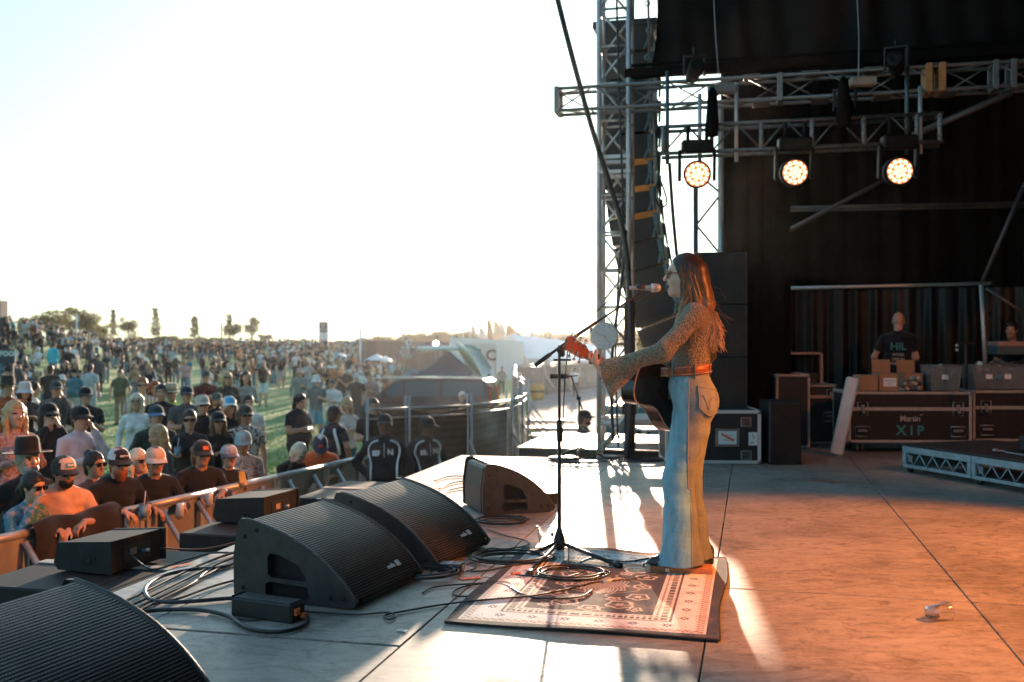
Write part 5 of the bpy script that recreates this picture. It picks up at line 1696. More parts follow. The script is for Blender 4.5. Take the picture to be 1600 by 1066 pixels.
val = tag(b.build('roof_valance', m_val), 'wide black wrinkled valance hanging under the stage roof', 'curtain')
b = MB()
for i in range(9):
 p = S(11.46, -1.16 + .02 * (i % 2), 4.5 + i * .31); b.path([p + Vector((.03 * math.cos(a), 0, .03 * math.sin(a))) for a in [k * math.pi / 4 for k in range(8)]], .008, 5, 0, closed=True)
b.path([S(11.5, -1.14, 4.45), S(11.5, -1.17, 6), S(11.5, -1.12, 7.2)], .014, 6, 0)
ev = b.build('lacing_eyelet_strip', m_steel, val)
drape('black_curtain', 'tall black curtain beyond the speaker stack at the far stage side', S(15.5, -.46), S(15.5, 8.6), -1.4, 9.6, .05, 26, m_drape, 240)
drape('sun_block_curtain', 'narrow black curtain added behind the speaker stack to block sun', S(12.4, -.12), S(12.4, .45), .0, 4.1, .03, 3, m_drape, 40)  # added to close a slit of sun beside the speaker stack
drape('sun_block_curtain', 'low unseen black cloth added behind the speaker stack to block sun', S(12.25, -.62), S(12.25, .45), .0, 2.2, .03, 4, m_drape, 40)  # added out of view behind the stack, keeps low sun off the deck
drape('upstage_curtain', 'black curtain closing the upstage wall of the stage', S(-4.4, 8.3), S(15.6, 8.3), 0.0, 9.4, .06, 30, m_drape, 200)
drape('closing_curtain', 'black curtain closing the near stage wing', S(-3.6, 2.2), S(-3.6, 8.3), 0.0, 9.0, .06, 14, m_drape, 120)
m_sheen = mat('dark_plastic_drape', (.008, .0078, .0078), .38, 0, .4, 2.5, spec=.3)
drape('pleated_drape', 'dark glossy pleated drape behind the cases under the long bar', S(14.3, .05), S(14.3, 5.6), .35, 1.97, .055, 19, m_sheen, 420, seed=5, nz=10)
def pole(name, p, q, r, label, cat='pole', m_=m_steel, n=10):
 b = MB(); b.tube(p, q, r, None, n, 0); return tag(b.build(name, m_), label, cat)
m_dull = mat('dull_tube', (.13, .12, .115), .5, .5, .2)
pole('crossbar', D(1172, 452, 13.85), D(1548, 443, 13.05), .024, 'long horizontal pale bar carrying the pleated drape', 'bar', m_alu)
pole('crossbar', D(1168, 326, 14.4), D(1620, 317, 13.3), .022, 'upper thin horizontal bar in the dark above the drape bar', 'bar', m_dull)
pole('crossbar', D(1165, 330.5, 14.45), D(1620, 322, 13.35), .020, 'second thin bar just under the upper bar in the dark', 'bar', m_dull)
pole('upright_pole', D(1533, 445, 12.95), D(1541, 600, 12.95), .028, 'pale upright pole at the right end of the drape bar', 'pole', m_alu)
pole('diagonal_brace', D(1175, 390, 14.2), D(1420, 262, 13.4), .030, 'dim diagonal brace rising behind the middle stage light', 'brace', m_dull)
pole('diagonal_brace', D(1535, 440, 12.9), D(1602, 285, 12.7), .026, 'dim steep diagonal brace at the right edge of the picture', 'brace', m_dull)
pole('diagonal_brace', D(1420, 215, 10.6), D(1580, 145, 10.2), .035, 'dim diagonal brace right of the light ladder near the truss', 'brace', m_dull)
pole('diagonal_brace', D(1541, 450, 12.9), D(1600, 490, 12.7), .018, 'thin dark brace from the upright pole down to the right', 'brace', m_dull)
g = thing('box_truss', 'long aluminium box truss crossing the stage above the lights', 'truss', (0, 0, 0))
pL = S(11.30, -2.16, 4.01); pR = S(11.30, 6.2, 4.01)
m_tr = mat('truss_alu', (.21, .20, .19), .45, .5, .15, 9)
box_truss(g, pL, pR, .24, .25, .42, .0205, .0095, m_tr, rungs=False)
for bb in (-2.16, .3, 2.45, 2.62, 4.6):
 b = MB()
 for i in (-1, 1):
  b.box((0, i * .12, 0), (.055, .055, .30), 0, .005); b.box((0, 0, i * .125), (.055, .28, .055), 0, .005)
 b.build('end_plate', m_tr, g, S(11.30, bb, 4.01), RZ_STAGE)
for bb in (.0, .62, 1.25, 1.9, 2.8):
 b = MB(); b.box((0, 0, 0), (.18, .30, .012), 0, .003); b.build('clamp_plate', m_tr, g, S(11.30, bb, 4.155), RZ_STAGE)
 b = MB(); b.box((0, 0, 0), (.18, .30, .012), 0, .003); b.build('clamp_plate', m_tr, g, S(11.30, bb + .1, 3.862), RZ_STAGE)
b = MB(); b.box((0, 0, 0), (8.0, .10, .10), 0); b.box((0, 0, .09), (8.0, .04, .03), 0)
tag(b.build('black_beam', m_drape, None, S(11.36, 2.6, 4.30), RZ_STAGE), 'black beam running just above the box truss', 'beam')
m_strap_o = mat('orange_lit_webbing', (.55, .26, .10), .7, 0, .15); m_lit_strap = mat('orange_lit_strap', (.36, .30, .25), .6, 0, .2)  # orange stage light is painted into these colours
for i, bb in enumerate((1.80, 1.93)):
 b = MB(); b.box((0, 0, 0), (.07, .33, .30), 0, .01); tag(b.build('truss_sleeve', m_strap_o, None, S(11.28, bb, 4.01), RZ_STAGE), ('left', 'right')[i] + ' of two pale straps wrapped round the box truss', 'strap')
# light ladder with three wash lights
g = thing('light_ladder', 'dark ladder truss carrying three round stage lights', 'truss', S(11.0, 0, 0), RZ_STAGE)
x0, x1 = -.98, 1.92
m_lad = mat('ladder_steel', (.13, .125, .12), .45, .6, .4, 18)
for z_ in (3.31, 3.60):
 b = MB(); b.tube((x0, 0, z_), (x1, 0, z_), .021, None, 8, 0); b.build('chord', m_lad, g)
 b = MB(); b.tube((x0, .26, z_), (x1, .26, z_), .021, None, 8, 0); b.build('chord', m_lad, g)
xs = [x0 + .04, -.42, .10, .62, 1.14, 1.66]
for x_ in xs + [1.88]:
 b = MB(); b.tube((x_, 0, 3.31), (x_, 0, 3.60), .024, None, 8, 0); b.build('rung', mat('worn_alu_rung', (.27, .27, .265), .5, .4, .6, 40), g)
 b = MB(); b.tube((x_, 0, 3.60), (x_, .26, 3.60), .015, None, 6, 0); b.build('cross_tube', m_lad, g)
for i in range(5):
 xm = (xs[i] + xs[i + 1]) / 2
 for pq in (((xs[i], 0, 3.31), (xm, 0, 3.60)), ((xm, 0, 3.60), (xs[i + 1], 0, 3.31))):
  b = MB(); b.tube(*pq, .011, None, 6, 0); b.build('brace', m_lad, g)
for px, yb in ((x0, 3.31), (x0, 3.6)):
 b = MB(); b.path([(x0 - .06 + .03 * math.cos(a), 0, yb + .03 * math.sin(a)) for a in [k * math.pi / 5 for k in range(10)]], .007, 5, 0, closed=True); b.build('end_ring', m_lad, g)
for i, (x_, zt) in enumerate(((-.90, 4.22), (-.55, 3.95), (-.16, 4.05), (1.57, 4.3), (1.70, 3.9))):
 b = MB(); b.tube((x_, .05, 3.2), (x_, .05, zt), .022, None, 8, 0)
 tag(b.build('hanging_pipe', mat('teal_pipe', (.10, .15, .16), .4, .6, .2) if i in (0, 3) else m_alu, None, S(11.0, 0, 0), RZ_STAGE), ('leftmost teal pipe between truss and light ladder', 'short pale pipe hanging right of the leftmost teal pipe', 'long pipe hanging between the left and middle stage lights', 'tall teal pipe at the right end of the light ladder', 'dim short pipe beside the tall teal pipe on the right')[i], 'pipe')
m_lamp = mat('lamp_body', (.006, .006, .006), .5, 0, .2, spec=.2)
m_led = mat('lit_led', (1, .75, .6), .3, 0, 0, emit=((1.0, .50, .27), 1.15))
led_me = None
def make_light():
 global led_me
 g = thing('stage_light', 'x', 'stage light')
 b = MB(); b.box((0, .02, .30), (.34, .20, .14), 0, .02); b.tube((-.10, .0, .36), (-.10, 0, .52), .02, None, 8, 0); b.tube((.10, 0, .36), (.10, 0, .52), .02, None, 8, 0); b.build('base', m_lamp, g)
 b = MB(); b.box((-.185, .03, .10), (.035, .10, .34), 0, .012); b.box((.185, .03, .10), (.035, .10, .34), 0, .012); b.box((0, .03, .25), (.38, .10, .03), 0, .01); b.build('yoke', m_lamp, g)
 Mh = Matrix.Rotation(R(90), 4, 'X')
 b = MB(); b.lathe([(.0, -.20), (.10, -.19), (.145, -.10), (.150, .05), (.138, .065), (.131, .060)], 30, 0, xf=Mh); hd = b.build('head', m_lamp, g)
 b = MB(); b.lathe([(.0, .045), (.131, .045)], 30, 0, xf=Mh); b.build('lens_plate', mat('lens_plate', (.35, .16, .09), .3, 0, 0, emit=((1.0, .27, .10), .22)), hd)
 if led_me is None:
  b = MB(); b.lathe([(.0, .010), (.012, .008), (.0225, .0)], 12, 0, xf=Mh); o = b.build('led', m_led); led_me = o.data; bpy.data.objects.remove(o)
 for k, (n_, r_) in enumerate(((1, 0), (6, .050), (12, .101))):
  for j in range(n_):
   a = j * 2 * math.pi / n_ + k * .26
   o = link('led', led_me, hd); o.location = (r_ * math.cos(a), -.052, r_ * math.sin(a))
 return g
lt = None
for i, (px, py) in enumerate(((1089, 273), (1241, 270), (1404, 268))):
 q = lt is None
 lt = make_light() if q else lt
 o = lt if q else copy_tree(lt)
 x_ = (px - 800) / F; Yd = 11.0 / math.cos(TH) / (1 + x_ * math.tan(TH))
 o.location = at_depth(px, py, Yd); o.rotation_euler = (R(6), 0, R(-6))
 o['label'] = ('round lit stage light on the left before the bright gap', 'middle round lit stage light under the ladder truss', 'right round lit stage light under the ladder truss')[i]
 o['group'] = 'lit stage lights'
# dark fixtures on and above the truss
def fixture(px, py, Y, label, kind=0):
 g = thing('spotlight', label, 'spotlight', at_depth(px, py, Y), rnd.uniform(-.6, .6))
 b = MB(); b.lathe([(.0, -.14), (.07, -.13), (.085, .0), (.09, .12), (.07, .13), (.0, .11)], 14, 0, xf=Matrix.Rotation(R(75), 4, 'X')); b.build('can', m_lamp, g)
 b = MB(); b.box((-.11, 0, .06), (.02, .05, .22), 0, .004); b.box((.11, 0, .06), (.02, .05, .22), 0, .004); b.box((0, 0, .17), (.24, .05, .02), 0, .004); b.tube((0, 0, .17), (0, 0, .26), .018, None, 8, 0); b.build('yoke', m_blackmetal, g)
fixture(1085, 112, 10.9, 'small dark spotlight with red glint above the left truss end')
fixture(1400, 100, 10.3, 'small dark spotlight above the right end of the truss')
fixture(1320, 165, 10.5, 'dark spotlight hanging under the truss between two lights')
for i, (px, py, w_) in enumerate(((1128, 140, .30), (1348, 128, .26))):
 b = MB(); b.box((0, 0, 0), (w_, .12, .085), 0, .01)
 for k in range(6): b.box((-w_ / 2 + .03 + k * w_ / 6, -.062, 0), (.012, .006, .06), 0)
 tag(b.build('dimmer_pack', mat('grey_box', (.22, .22, .21), .5) if i == 0 else m_lit_strap, None, at_depth(px, py, 10.8 - .5 * i), RZ_STAGE + .2), ('pale louvred box clamped to the left of the truss', 'ribbed box clamped to the middle of the truss')[i], 'box')
def hang_bag(px, py, Y, label):
 b = MB(); b.lathe([(.02, .20), (.05, .14), (.06, 0), (.075, -.22), (.06, -.32), (0, -.34)], 14, 0)
 tag(b.build('cable_bag', m_drape, None, at_depth(px, py, Y)), label, 'bag')
hang_bag(1113, 166, 10.7, 'black fabric cable bag hanging under the left of the truss'); hang_bag(1318, 150, 10.3, 'dark fabric bag hanging under the middle of the truss')
# frame with diagonals seen in the bright gap
g = thing('scaffold_unit', 'thin braced scaffold frame standing in the bright gap', 'scaffold')
for k, (px) in enumerate((1087, 1126)):
 b = MB(); b.tube(D(px, 160 if k else 288, 11.6), D(px, 640, 11.6), .030 if k == 0 else .034, None, 8, 0); b.build('upright', m_dull if k == 0 else m_alu, g)
for a_, c_ in (((1088, 270), (1126, 302)), ((1126, 304), (1088, 352)), ((1088, 352), (1126, 398)), ((1088, 398), (1126, 440))):
 b = MB(); b.tube(D(*a_, 11.6), D(*c_, 11.6), .014, None, 6, 0); b.build('diagonal', m_dull, g)
# orange wash lamps (the fixtures hang outside the frame, upstage right)
def wash(name, loc, target, power, size, col, blend, label, rad=.06):
 g = thing('stage_light', label, 'stage light', loc)
 d = (Vector(target) - Vector(loc)).normalized()
 q = d.to_track_quat('-Z', 'Y')
 g.rotation_mode = 'QUATERNION'; g.rotation_quaternion = q
 b = MB(); b.lathe([(.0, .24), (.10, .22), (.15, .10), (.15, -.06), (.135, -.06), (.13, .02), (.0, .02)], 24, 0); b.build('head', m_lamp, g)
 b = MB(); b.lathe([(.0, .0), (.125, .0)], 24, 0, c=(0, 0, -.012)); b.build('lens_plate', mat('lens_glow', (.5, .2, .1), .3, 0, 0, emit=((1, .4, .15), 1.0)), g)
 b = MB(); b.box((-.18, 0, .12), (.03, .08, .3), 0, .01); b.box((.18, 0, .12), (.03, .08, .3), 0, .01); b.box((0, 0, .30), (.40, .10, .05), 0, .01); b.build('yoke', m_lamp, g)
 ld = bpy.data.lights.new(name, 'SPOT'); ld.energy = power; ld.spot_size = R(size); ld.spot_blend = blend; ld.color = col; ld.shadow_soft_size = rad
 lo = bpy.data.objects.new(name, ld); COL.objects.link(lo); lo.parent = g; lo.location = (0, 0, -.10)
ORANGE = (1.0, .27, .055)
wash('floor_wash', S(4.6, 4.2, 4.6), (2.95, 5.15, 0), 1250, 51, (1.0, .27, .04), .4, 'orange wash lamp hanging upstage aimed at the right of the floor')
wash('crowd_wash', S(8.3, 4.4, 4.0), S(7.6, -5.6, -.25), 1700, 26, ORANGE, .7, 'orange wash lamp hanging upstage aimed at the front row')
wash('back_wash', S(4.9, 5.0, 3.6), (1.10, 5.55, 1.40), 560, 17, (1.0, .24, .045), .7, 'deep orange lamp hanging upstage aimed at the singer')
wash('upstage_wash', S(5.0, 5.5, 5.2), S(11.2, 3.0, .75), 230, 42, (1.0, .30, .09), .6, 'dim orange lamp aimed at the cases and drape upstage')
# ------------------------------------------------------------------ cases and gear at the back
m_lam = mat('black_laminate', (.012, .012, .012), .5, 0, .25, 20, .15, 200)
m_edge = mat('alu_edge', (.52, .50, .47), .42, .6, .12, 14)
m_teal = mat('teal_stencil', (.05, .22, .22), .7)
def flight_case(name, label, cat, loc, rz, w_, d_, h_, lid=None, wheels=.0, latches=(), handles=(), extra=None, group=None, edge=m_edge, e=.032):
 g = thing(name, label, cat, loc, rz, group)
 z0 = wheels
 b = MB(); b.box((0, 0, z0 + h_ / 2), (w_ - .01, d_ - .01, h_ - .01), 0, .004); b.build('body', m_lam, g)
 for x in (-1, 1):
  for y in (-1, 1):
   b = MB(); b.box((x * (w_ - e) / 2, y * (d_ - e) / 2, z0 + h_ / 2), (e, e, h_ - 2 * e), 0, .004); b.build('edge_trim', edge, g)
 for z in (0, 1):
  zc = z0 + (e / 2 if z == 0 else h_ - e / 2)
  for y in (-1, 1):
   b = MB(); b.box((0, y * (d_ - e) / 2, zc), (w_ - 2 * e, e, e), 0, .004); b.build('edge_trim', edge, g)
  for x in (-1, 1):
   b = MB(); b.box((x * (w_ - e) / 2, 0, zc), (e, d_ - 2 * e, e), 0, .004); b.build('edge_trim', edge, g)
   for y in (-1, 1):
    b = MB(); b.sphere((x * (w_ / 2 - .022), y * (d_ / 2 - .022), zc + (-.004 if z else .004)), .030, 0, 10, 8); b.build('ball_corner', m_steel, g)
 fy = -d_ / 2
 if lid:
  b = MB(); b.box((0, fy - .002, z0 + lid), (w_ - 2 * e, .012, .042), 0, .003); b.build('lid_seam', edge, g)
 for x, z in latches:
  b = MB(); b.path([(x + sx * .055, fy - .008, z0 + z + sz * .075) for sx, sz in ((-1, -1), (1, -1), (1, 1), (-1, 1))], .0085, 6, 0, closed=True)
  l_ = b.build('latch', m_edge, g)
  b = MB(); b.box((x, fy - .004, z0 + z), (.095, .006, .135), 0); b.build('dish', m_slot, l_)
  b = MB(); b.box((x, fy - .012, z0 + z + .012), (.042, .012, .075), 0, .004); b.box((x + .012, fy - .015, z0 + z - .035), (.034, .012, .03), 0, .004); b.build('butterfly', m_steel, l_)
 for x, z in handles:
  b = MB(); b.path([(x + sx * .078, fy - .008, z0 + z + sz * .055) for sx, sz in ((-1, -1), (1, -1), (1, 1), (-1, 1))], .0085, 6, 0, closed=True)
  l_ = b.build('handle_dish', m_edge, g)
  b = MB(); b.box((x, fy - .004, z0 + z), (.14, .006, .095), 0); b.build('recess', m_slot, l_)
  b = MB(); b.box((x, fy - .016, z0 + z + .012), (.11, .016, .030), 0, .006); b.build('grip', m_steel, l_)
 if wheels:
  for x in (-1, 1):
   for y in (-1, 1):
    c = MB(); xx, yy = x * (w_ / 2 - .16), y * (d_ / 2 - .12)
    c.box((xx, yy, wheels - .012), (.09, .09, .016), 1); c.box((xx + .03, yy, wheels - .05), (.012, .05, .07), 1); c.box((xx - .03, yy, wheels - .05), (.012, .05, .07), 1)
    c.tube((xx - .02, yy + .015, wheels * .42), (xx + .02, yy + .015, wheels * .42), wheels * .42, None, 14, 0)
    c.build('caster', [m_rubber, m_steel], g)
 return g
def floor_case(pxl, pxr, pyb, hpx, depth, name, label, cat, rz=-R(2), **kw):
 # front face spans pxl..pxr with its foot on the deck at row pyb
 p, q = at_plane(pxl, pyb, .004), at_plane(pxr, pyb, .004)
 w_ = (q - p).length; Y = (p.y + q.y) / 2
 h_ = hpx / F * Y
 c = (p + q) / 2
 return w_, h_, c + Vector((-math.sin(rz), math.cos(rz), 0)) * depth / 2, Y, rz
w_, h_, c, Y, rz = floor_case(1326, 1517, 708, 95, .6, '', '', '')
wl = 16 / F * Y; h_ = 80 / F * Y
case1 = flight_case('flight_case', 'wide black road case stencilled XIP with two cardboard boxes on top', 'road case', c, rz, w_, .62, h_, h_ * .66, wl,
     ((-w_ * .385, h_ * .66), (w_ * .385, h_ * .66)), ((-w_ * .385, h_ * .22), (w_ * .385, h_ * .22)), group='road cases along the back')
Mf = frame_m((0.0, -.31 - .003, wl + h_ * .47), (1, 0, 0), (0, 0, 1))
lettering('Martin', .085, mat('pale_print', (.42, .33, .29), .6), case1, Mf, 'lettering', .001, 'CENTER', .0025)
b = MB(); b.prism([(.105, .035), (.115, .050), (.150, .055), (.125, .038)], 0, .001, 0); o = b.build('logo_tick', mat('pale_print', (.42, .33, .29), .6), case1); o.matrix_local = Mf
lettering('X I P', .15, m_teal, case1, frame_m((0.0, -.313, wl + h_ * .235), (1, 0, 0), (0, 0, 1)), 'lettering', .001, 'CENTER', .004)
w2, h2, c2, Y2, rz2 = floor_case(1521, 1720, 706, 95, .6, '', '', '')
wl2 = 16 / F * Y2; h2 = 80 / F * Y2
case2 = flight_case('flight_case', 'wide black road case at the right edge under the large clear tub', 'road case', c2, rz2, w2, .62, h2, h2 * .66, wl2,
     ((-w2 * .40, h2 * .66), (w2 * .38, h2 * .66)), ((-w2 * .39, h2 * .22), (w2 * .38, h2 * .22)), group='road cases along the back')
w3, h3, c3, Y3, rz3 = floor_case(1040, 1189, 725, 84, .6, '', '', '')  # left end widened, unseen behind the singer, to stop a streak of sun
case3 = flight_case('flight_case', 'black flight case with paper label standing just behind the singer', 'flight case', c3, rz3, w3, .6, h3, None, 0, (), (), None, None, mat('pale_alu_edge', (.62, .60, .57), .45, .4, .1), .036)
fy = -.3
for x in (w3 / 2 - .155, -w3 / 2 + .155):
 for z in (.09, h3 - .12):
  b = MB(); b.box((x, fy - .003, z), (.11, .008, .10), 0, .003); l_ = b.build('corner_dish', mat('brushed_dish', (.30, .30, .29), .35, .8, .3), case3)
  b = MB(); b.box((x, fy - .006, z), (.085, .008, .075), 0, .004); b.build('dish_recess', mat('dish_dark', (.10, .11, .11), .3, .6, .4), l_)
QX = w3 / 2 - .345
b = MB(); b.box((QX, fy - .004, h3 * .49), (.245, .008, .185), 0, .003); lf = b.build('label_frame', mat('label_frame_alu', (.22, .21, .20), .4, .7, .2), case3)
b = MB(); b.box((QX, fy - .0095, h3 * .49), (.185, .002, .135), 0); b.build('label_card', m_white, lf)
b = MB(); b.box((QX, fy - .0115, h3 * .50), (.15, .001, .022), 0, 0, Matrix.Rotation(R(28), 3, 'Y')); b.build('orange_streak', m_orange_tape, lf)
for z, l_ in ((.53, .11), (.50, .05), (.465, .13), (.44, .09)):
 b = MB(); b.box((QX + .01, fy - .0110, h3 * z), (l_, .001, .004), 0); b.build('print_line', m_hand, lf)
b = MB(); b.box((w3 / 2 - .085, fy - .004, h3 * .47), (.09, .002, .135), 0); pl = b.build('paper_label', m_white, case3)
for x, z, l_, hh in ((w3 / 2 - .095, .40, .035, .014), (w3 / 2 - .078, .50, .012, .03), (w3 / 2 - .09, .55, .02, .006)):
 b = MB(); b.box((x, fy - .0056, h3 * z), (l_, .001, hh), 0); b.build('print_line', m_hand, pl)
# tall PA stack
st0 = at_depth(1131, 533, 10.75); k = 10.75 / F
for i in range(4):
 zt = CAM_Z - (393 + i * 82.5 - 533) * k; zb = CAM_Z - (393 + (i + 1) * 82.5 - 533) * k if i < 3 else .003
 g = thing('speaker_cabinet', ('topmost', 'second', 'third', 'lowest')[i] + ' black cabinet of the speaker stack behind the singer', 'speaker cabinet', (st0.x, st0.y + .35, zb), RZ_STAGE * .4, 'stacked speaker cabinets')
 b = MB(); b.box((0, 0, (zt - zb) / 2 - .002), (82 * k - .006, .68, zt - zb - .005), 0, .008); b.build('cabinet', m_black, g)
 b = MB(); b.box((0, -.343, (zt - zb) / 2), (82 * k - .05, .010, zt - zb - .05), 0, .003); b.build('front_panel', grille_material('stack_grille', (.016, .016, .015), 400), g)
 b = MB()
 for sx in (-1, 1): b.box((sx * (41 * k - .008), -.335, (zt - zb) / 2), (.012, .012, zt - zb - .012), 0, .003)
 b.build('edge_strip', mat('dark_grey_edge', (.045, .043, .04), .5), g)
# black speaker with gear behind
w4, h4, c4, Y4, rz4 = floor_case(1202, 1252, 726, 98, .5, '', '', '')
g = thing('tall_speaker', 'tall plain black speaker standing right of the flight case', 'speaker', c4, rz4)
b = MB(); b.box((0, 0, h4 / 2), (w4, .5, h4), 0, .012); b.build('cabinet', m_black, g)
b = MB(); b.box((0, -.252, h4 / 2), (w4 - .04, .008, h4 - .05), 0, .003); b.build('grille', grille_material('stack_grille', (.016, .016, .015), 400), g)
w5, h5, c5, Y5, rz5 = floor_case(1222, 1276, 704, 118, .5, '', '', '')
c5 = c5 + Vector((0, .25, 0))
m_edr = mat('dull_edge', (.40, .30, .26), .5, .4, .15)
flight_case('flight_case', 'upright open flight case with pale edges behind the tall speaker', 'flight case', c5, rz5, w5, .5, h5, None, 0, (), (), None, None, m_edr, .030)
w6, h6, c6, Y6, rz6 = floor_case(1266, 1326, 700, 98, .5, '', '', '')
c6 = c6 + Vector((0, .45, 0))
flight_case('flight_case', 'low flight case with latch left of the leaning white panel', 'flight case', c6, rz6, w6, .5, h6 * .98, h6 * .78, 0, ((w6 * .36, h6 * .80), (-w6 * .45, h6 * .80)), ((w6 * .34, h6 * .45),), None, None, m_edr, .026)
g = thing('equipment_rack', 'dark open rack with lit teal displays behind the flight cases', 'rack', at_plane(1250, 688, .004) + Vector((0, .9, 0)), rz)
kk = 12.6 / F
W_ = 118 * kk
for x in (-1, 1):
 for y in (-.25, .25):
  b = MB(); b.box((x * W_ / 2, y, .55), (.035, .035, 1.08), 0, .004); b.build('upright', m_edr if x > 0 else m_blackmetal, g)
for z in (.30, .62, 1.09):
 b = MB(); b.box((0, 0, z), (W_, .5, .03), 0, .004); b.build('shelf', m_edr if z > 1 else m_blackmetal, g)
for x, wd, z in ((-.22, .40, .72), (.28, .34, .70), (.0, .7, .40)):
 b = MB(); b.box((x, 0, z + .05), (wd, .4, .16), 0, .006); dv = b.build('device', m_black, g)
 for i in range(5):
  q = MB(); q.tube((x - wd / 2 + .05 + i * wd / 6, -.20, z + .03), (x - wd / 2 + .05 + i * wd / 6, -.212, z + .03), .011, None, 8, 0); q.build('dial_knob', m_steel, dv)
for i in range(3):
 b = MB(); b.box((-W_ / 2 + .16, -.275, .98 - i * .10), (.055, .02, .045), 0); b.build('display', mat('teal_screen', (.02, .10, .10), .3, 0, 0, emit=((.10, .55, .60), .25)), g)
b = MB(); b.sphere((-W_ / 2 + .27, -.26, 1.42), .018, 0); b.tube((-W_ / 2 + .27, -.24, 1.1), (-W_ / 2 + .27, -.24, 1.44), .012, None, 8, 0);
tag(b.build('status_light', mat('green_light', (.02, .2, .12), .3, 0, 0, emit=((.05, .6, .40), .35)), None, g.location, rz), 'small green glowing status light above the equipment rack', 'indicator light')
b = MB(); pts = [Vector((-.22 + .03 * i, -.05 + .05 * math.sin(i * 2.1), 1.115 + .012 * (i % 3))) for i in range(12)]
b.path(smooth_pts(pts, 3), .012, 6, 0); tag(b.build('cable_pile', m_edr, None, g.location, rz), 'pale cable bundle lying on top of the equipment rack', 'cable')
# leaning pale panel
p_b, p_t = at_plane(1310, 712, .01), at_depth(1322, 594, 11.15)
b = MB(); d_ = (p_t - p_b); ln = d_.length
b.box((0, 0, ln / 2), (.135, .16, ln), 0, .02)
o = tag(b.build('white_panel', mat('scuffed_white', (.56, .53, .50), .5, 0, .12, 8), None, p_b + Vector((0, .08, 0))), 'tall pale panel leaning against the end of the road case', 'panel')
o.rotation_euler = (0, math.atan2(d_.x, d_.z), R(-17))
# cardboard boxes, tubs on the road cases
top1 = wl + h_
Mc1 = Matrix.Translation(c) @ Matrix.Rotation(rz, 4, 'Z')
def on1(x, y): return Mc1 @ Vector((x, y, top1 + .002))
kq = Y / F
m_card = mat('cardboard', (.36, .19, .10), .85, 0, .12, 5)
def carton(name, label, px0, px1, hpx, y, flap=False, tag_=None):
 x0_, x1_ = (px0 - 1421) * kq, (px1 - 1421) * kq
 wd = x1_ - x0_; hh = hpx * kq
 g = thing(name, label, 'cardboard box', on1((x0_ + x1_) / 2, y), rz)
 dp = .26
 b = MB(); t_ = .006
 for sx in (-1, 1): b.box((sx * (wd / 2 - t_ / 2), 0, hh / 2), (t_, dp, hh), 0)
 for sy in (-1, 1): b.box((0, sy * (dp / 2 - t_ / 2), hh / 2), (wd - 2 * t_, t_, hh), 0)
 b.box((0, 0, t_ / 2), (wd - 2 * t_, dp - 2 * t_, t_), 0)
 b.build('carton', m_card, g)
 if flap:
  b = MB(); b.box((0, dp / 2, hh + .075), (wd, t_, .15), 0, 0, Matrix.Rotation(-.12, 3, 'X')); b.build('flap', m_card, g)
 else:
  b = MB(); b.box((-wd / 4, 0, hh + .003), (wd / 2 - .003, dp, .005), 0); b.build('flap', m_card, g)
  b = MB(); b.box((wd / 4, 0, hh + .003), (wd / 2 - .003, dp, .005), 0); b.build('flap', m_card, g)
  b = MB(); b.box((0, 0, hh + .0065), (.05, dp + .004, .001), 0); b.build('packing_tape', mat('brown_tape', (.42, .25, .14), .35), g)
 if tag_:
  b = MB(); b.box((tag_[0], -dp / 2 - .001, tag_[1]), (tag_[2], .002, tag_[3]), 0); l_ = b.build('paper_label', m_white, g)
  lettering('BIG BLACK', tag_[2] * .16, m_hand, g, frame_m((tag_[0], -dp / 2 - .003, tag_[1] + .018), (1, 0, 0), (0, 0, 1)))
  lettering('SA', tag_[2] * .18, m_hand, g, frame_m((tag_[0], -dp / 2 - .003, tag_[1] - .018), (1, 0, 0), (0, 0, 1)))
 return g, wd, hh
carton('cardboard_box', 'small closed cardboard box on the left end of the road case', 1346, 1374, 24, -.12)
carton('cardboard_box', 'taller cardboard box with white paper label on the road case', 1377, 1406, 28, -.10, True, (.015, .10, .145, .095))
gq, wd, hh = carton('cardboard_box', 'open cardboard box spilling cables and plugs on the road case', 1424, 1453, 27, .05, True)
rr = random.Random(3)
for i in range(11):
 b = MB(); s_ = rr.uniform(.025, .05); b.lathe([(0, -s_), (s_ * .5, -s_ * .9), (s_ * .55, s_ * .6), (s_ * .3, s_), (0, s_)], 9, 0)
 o = b.build('bottle', mat('bits%d' % (i % 4), [(.5, .5, .48), (.25, .35, .36), (.06, .06, .06), (.5, .3, .22)][i % 4], .4), None, on1((1411 + i * 3.6 - 1421) * kq + rr.uniform(-.02, .02), -.17 + rr.uniform(-.04, .04)) + Vector((0, 0, s_ * .6 + (.06 * (i % 3) if i > 3 else 0))))
 o.rotation_euler = (rr.uniform(1, 2), rr.uniform(0, 1), rr.uniform(0, 6))
 o.name = 'small_item'; tag(o, 'small loose item in the heap before the open cardboard box', 'item', 'loose items before the open box')
m_tub = mat('clear_tub', (.55, .60, .58), .2, 0, .1, trans=.75)
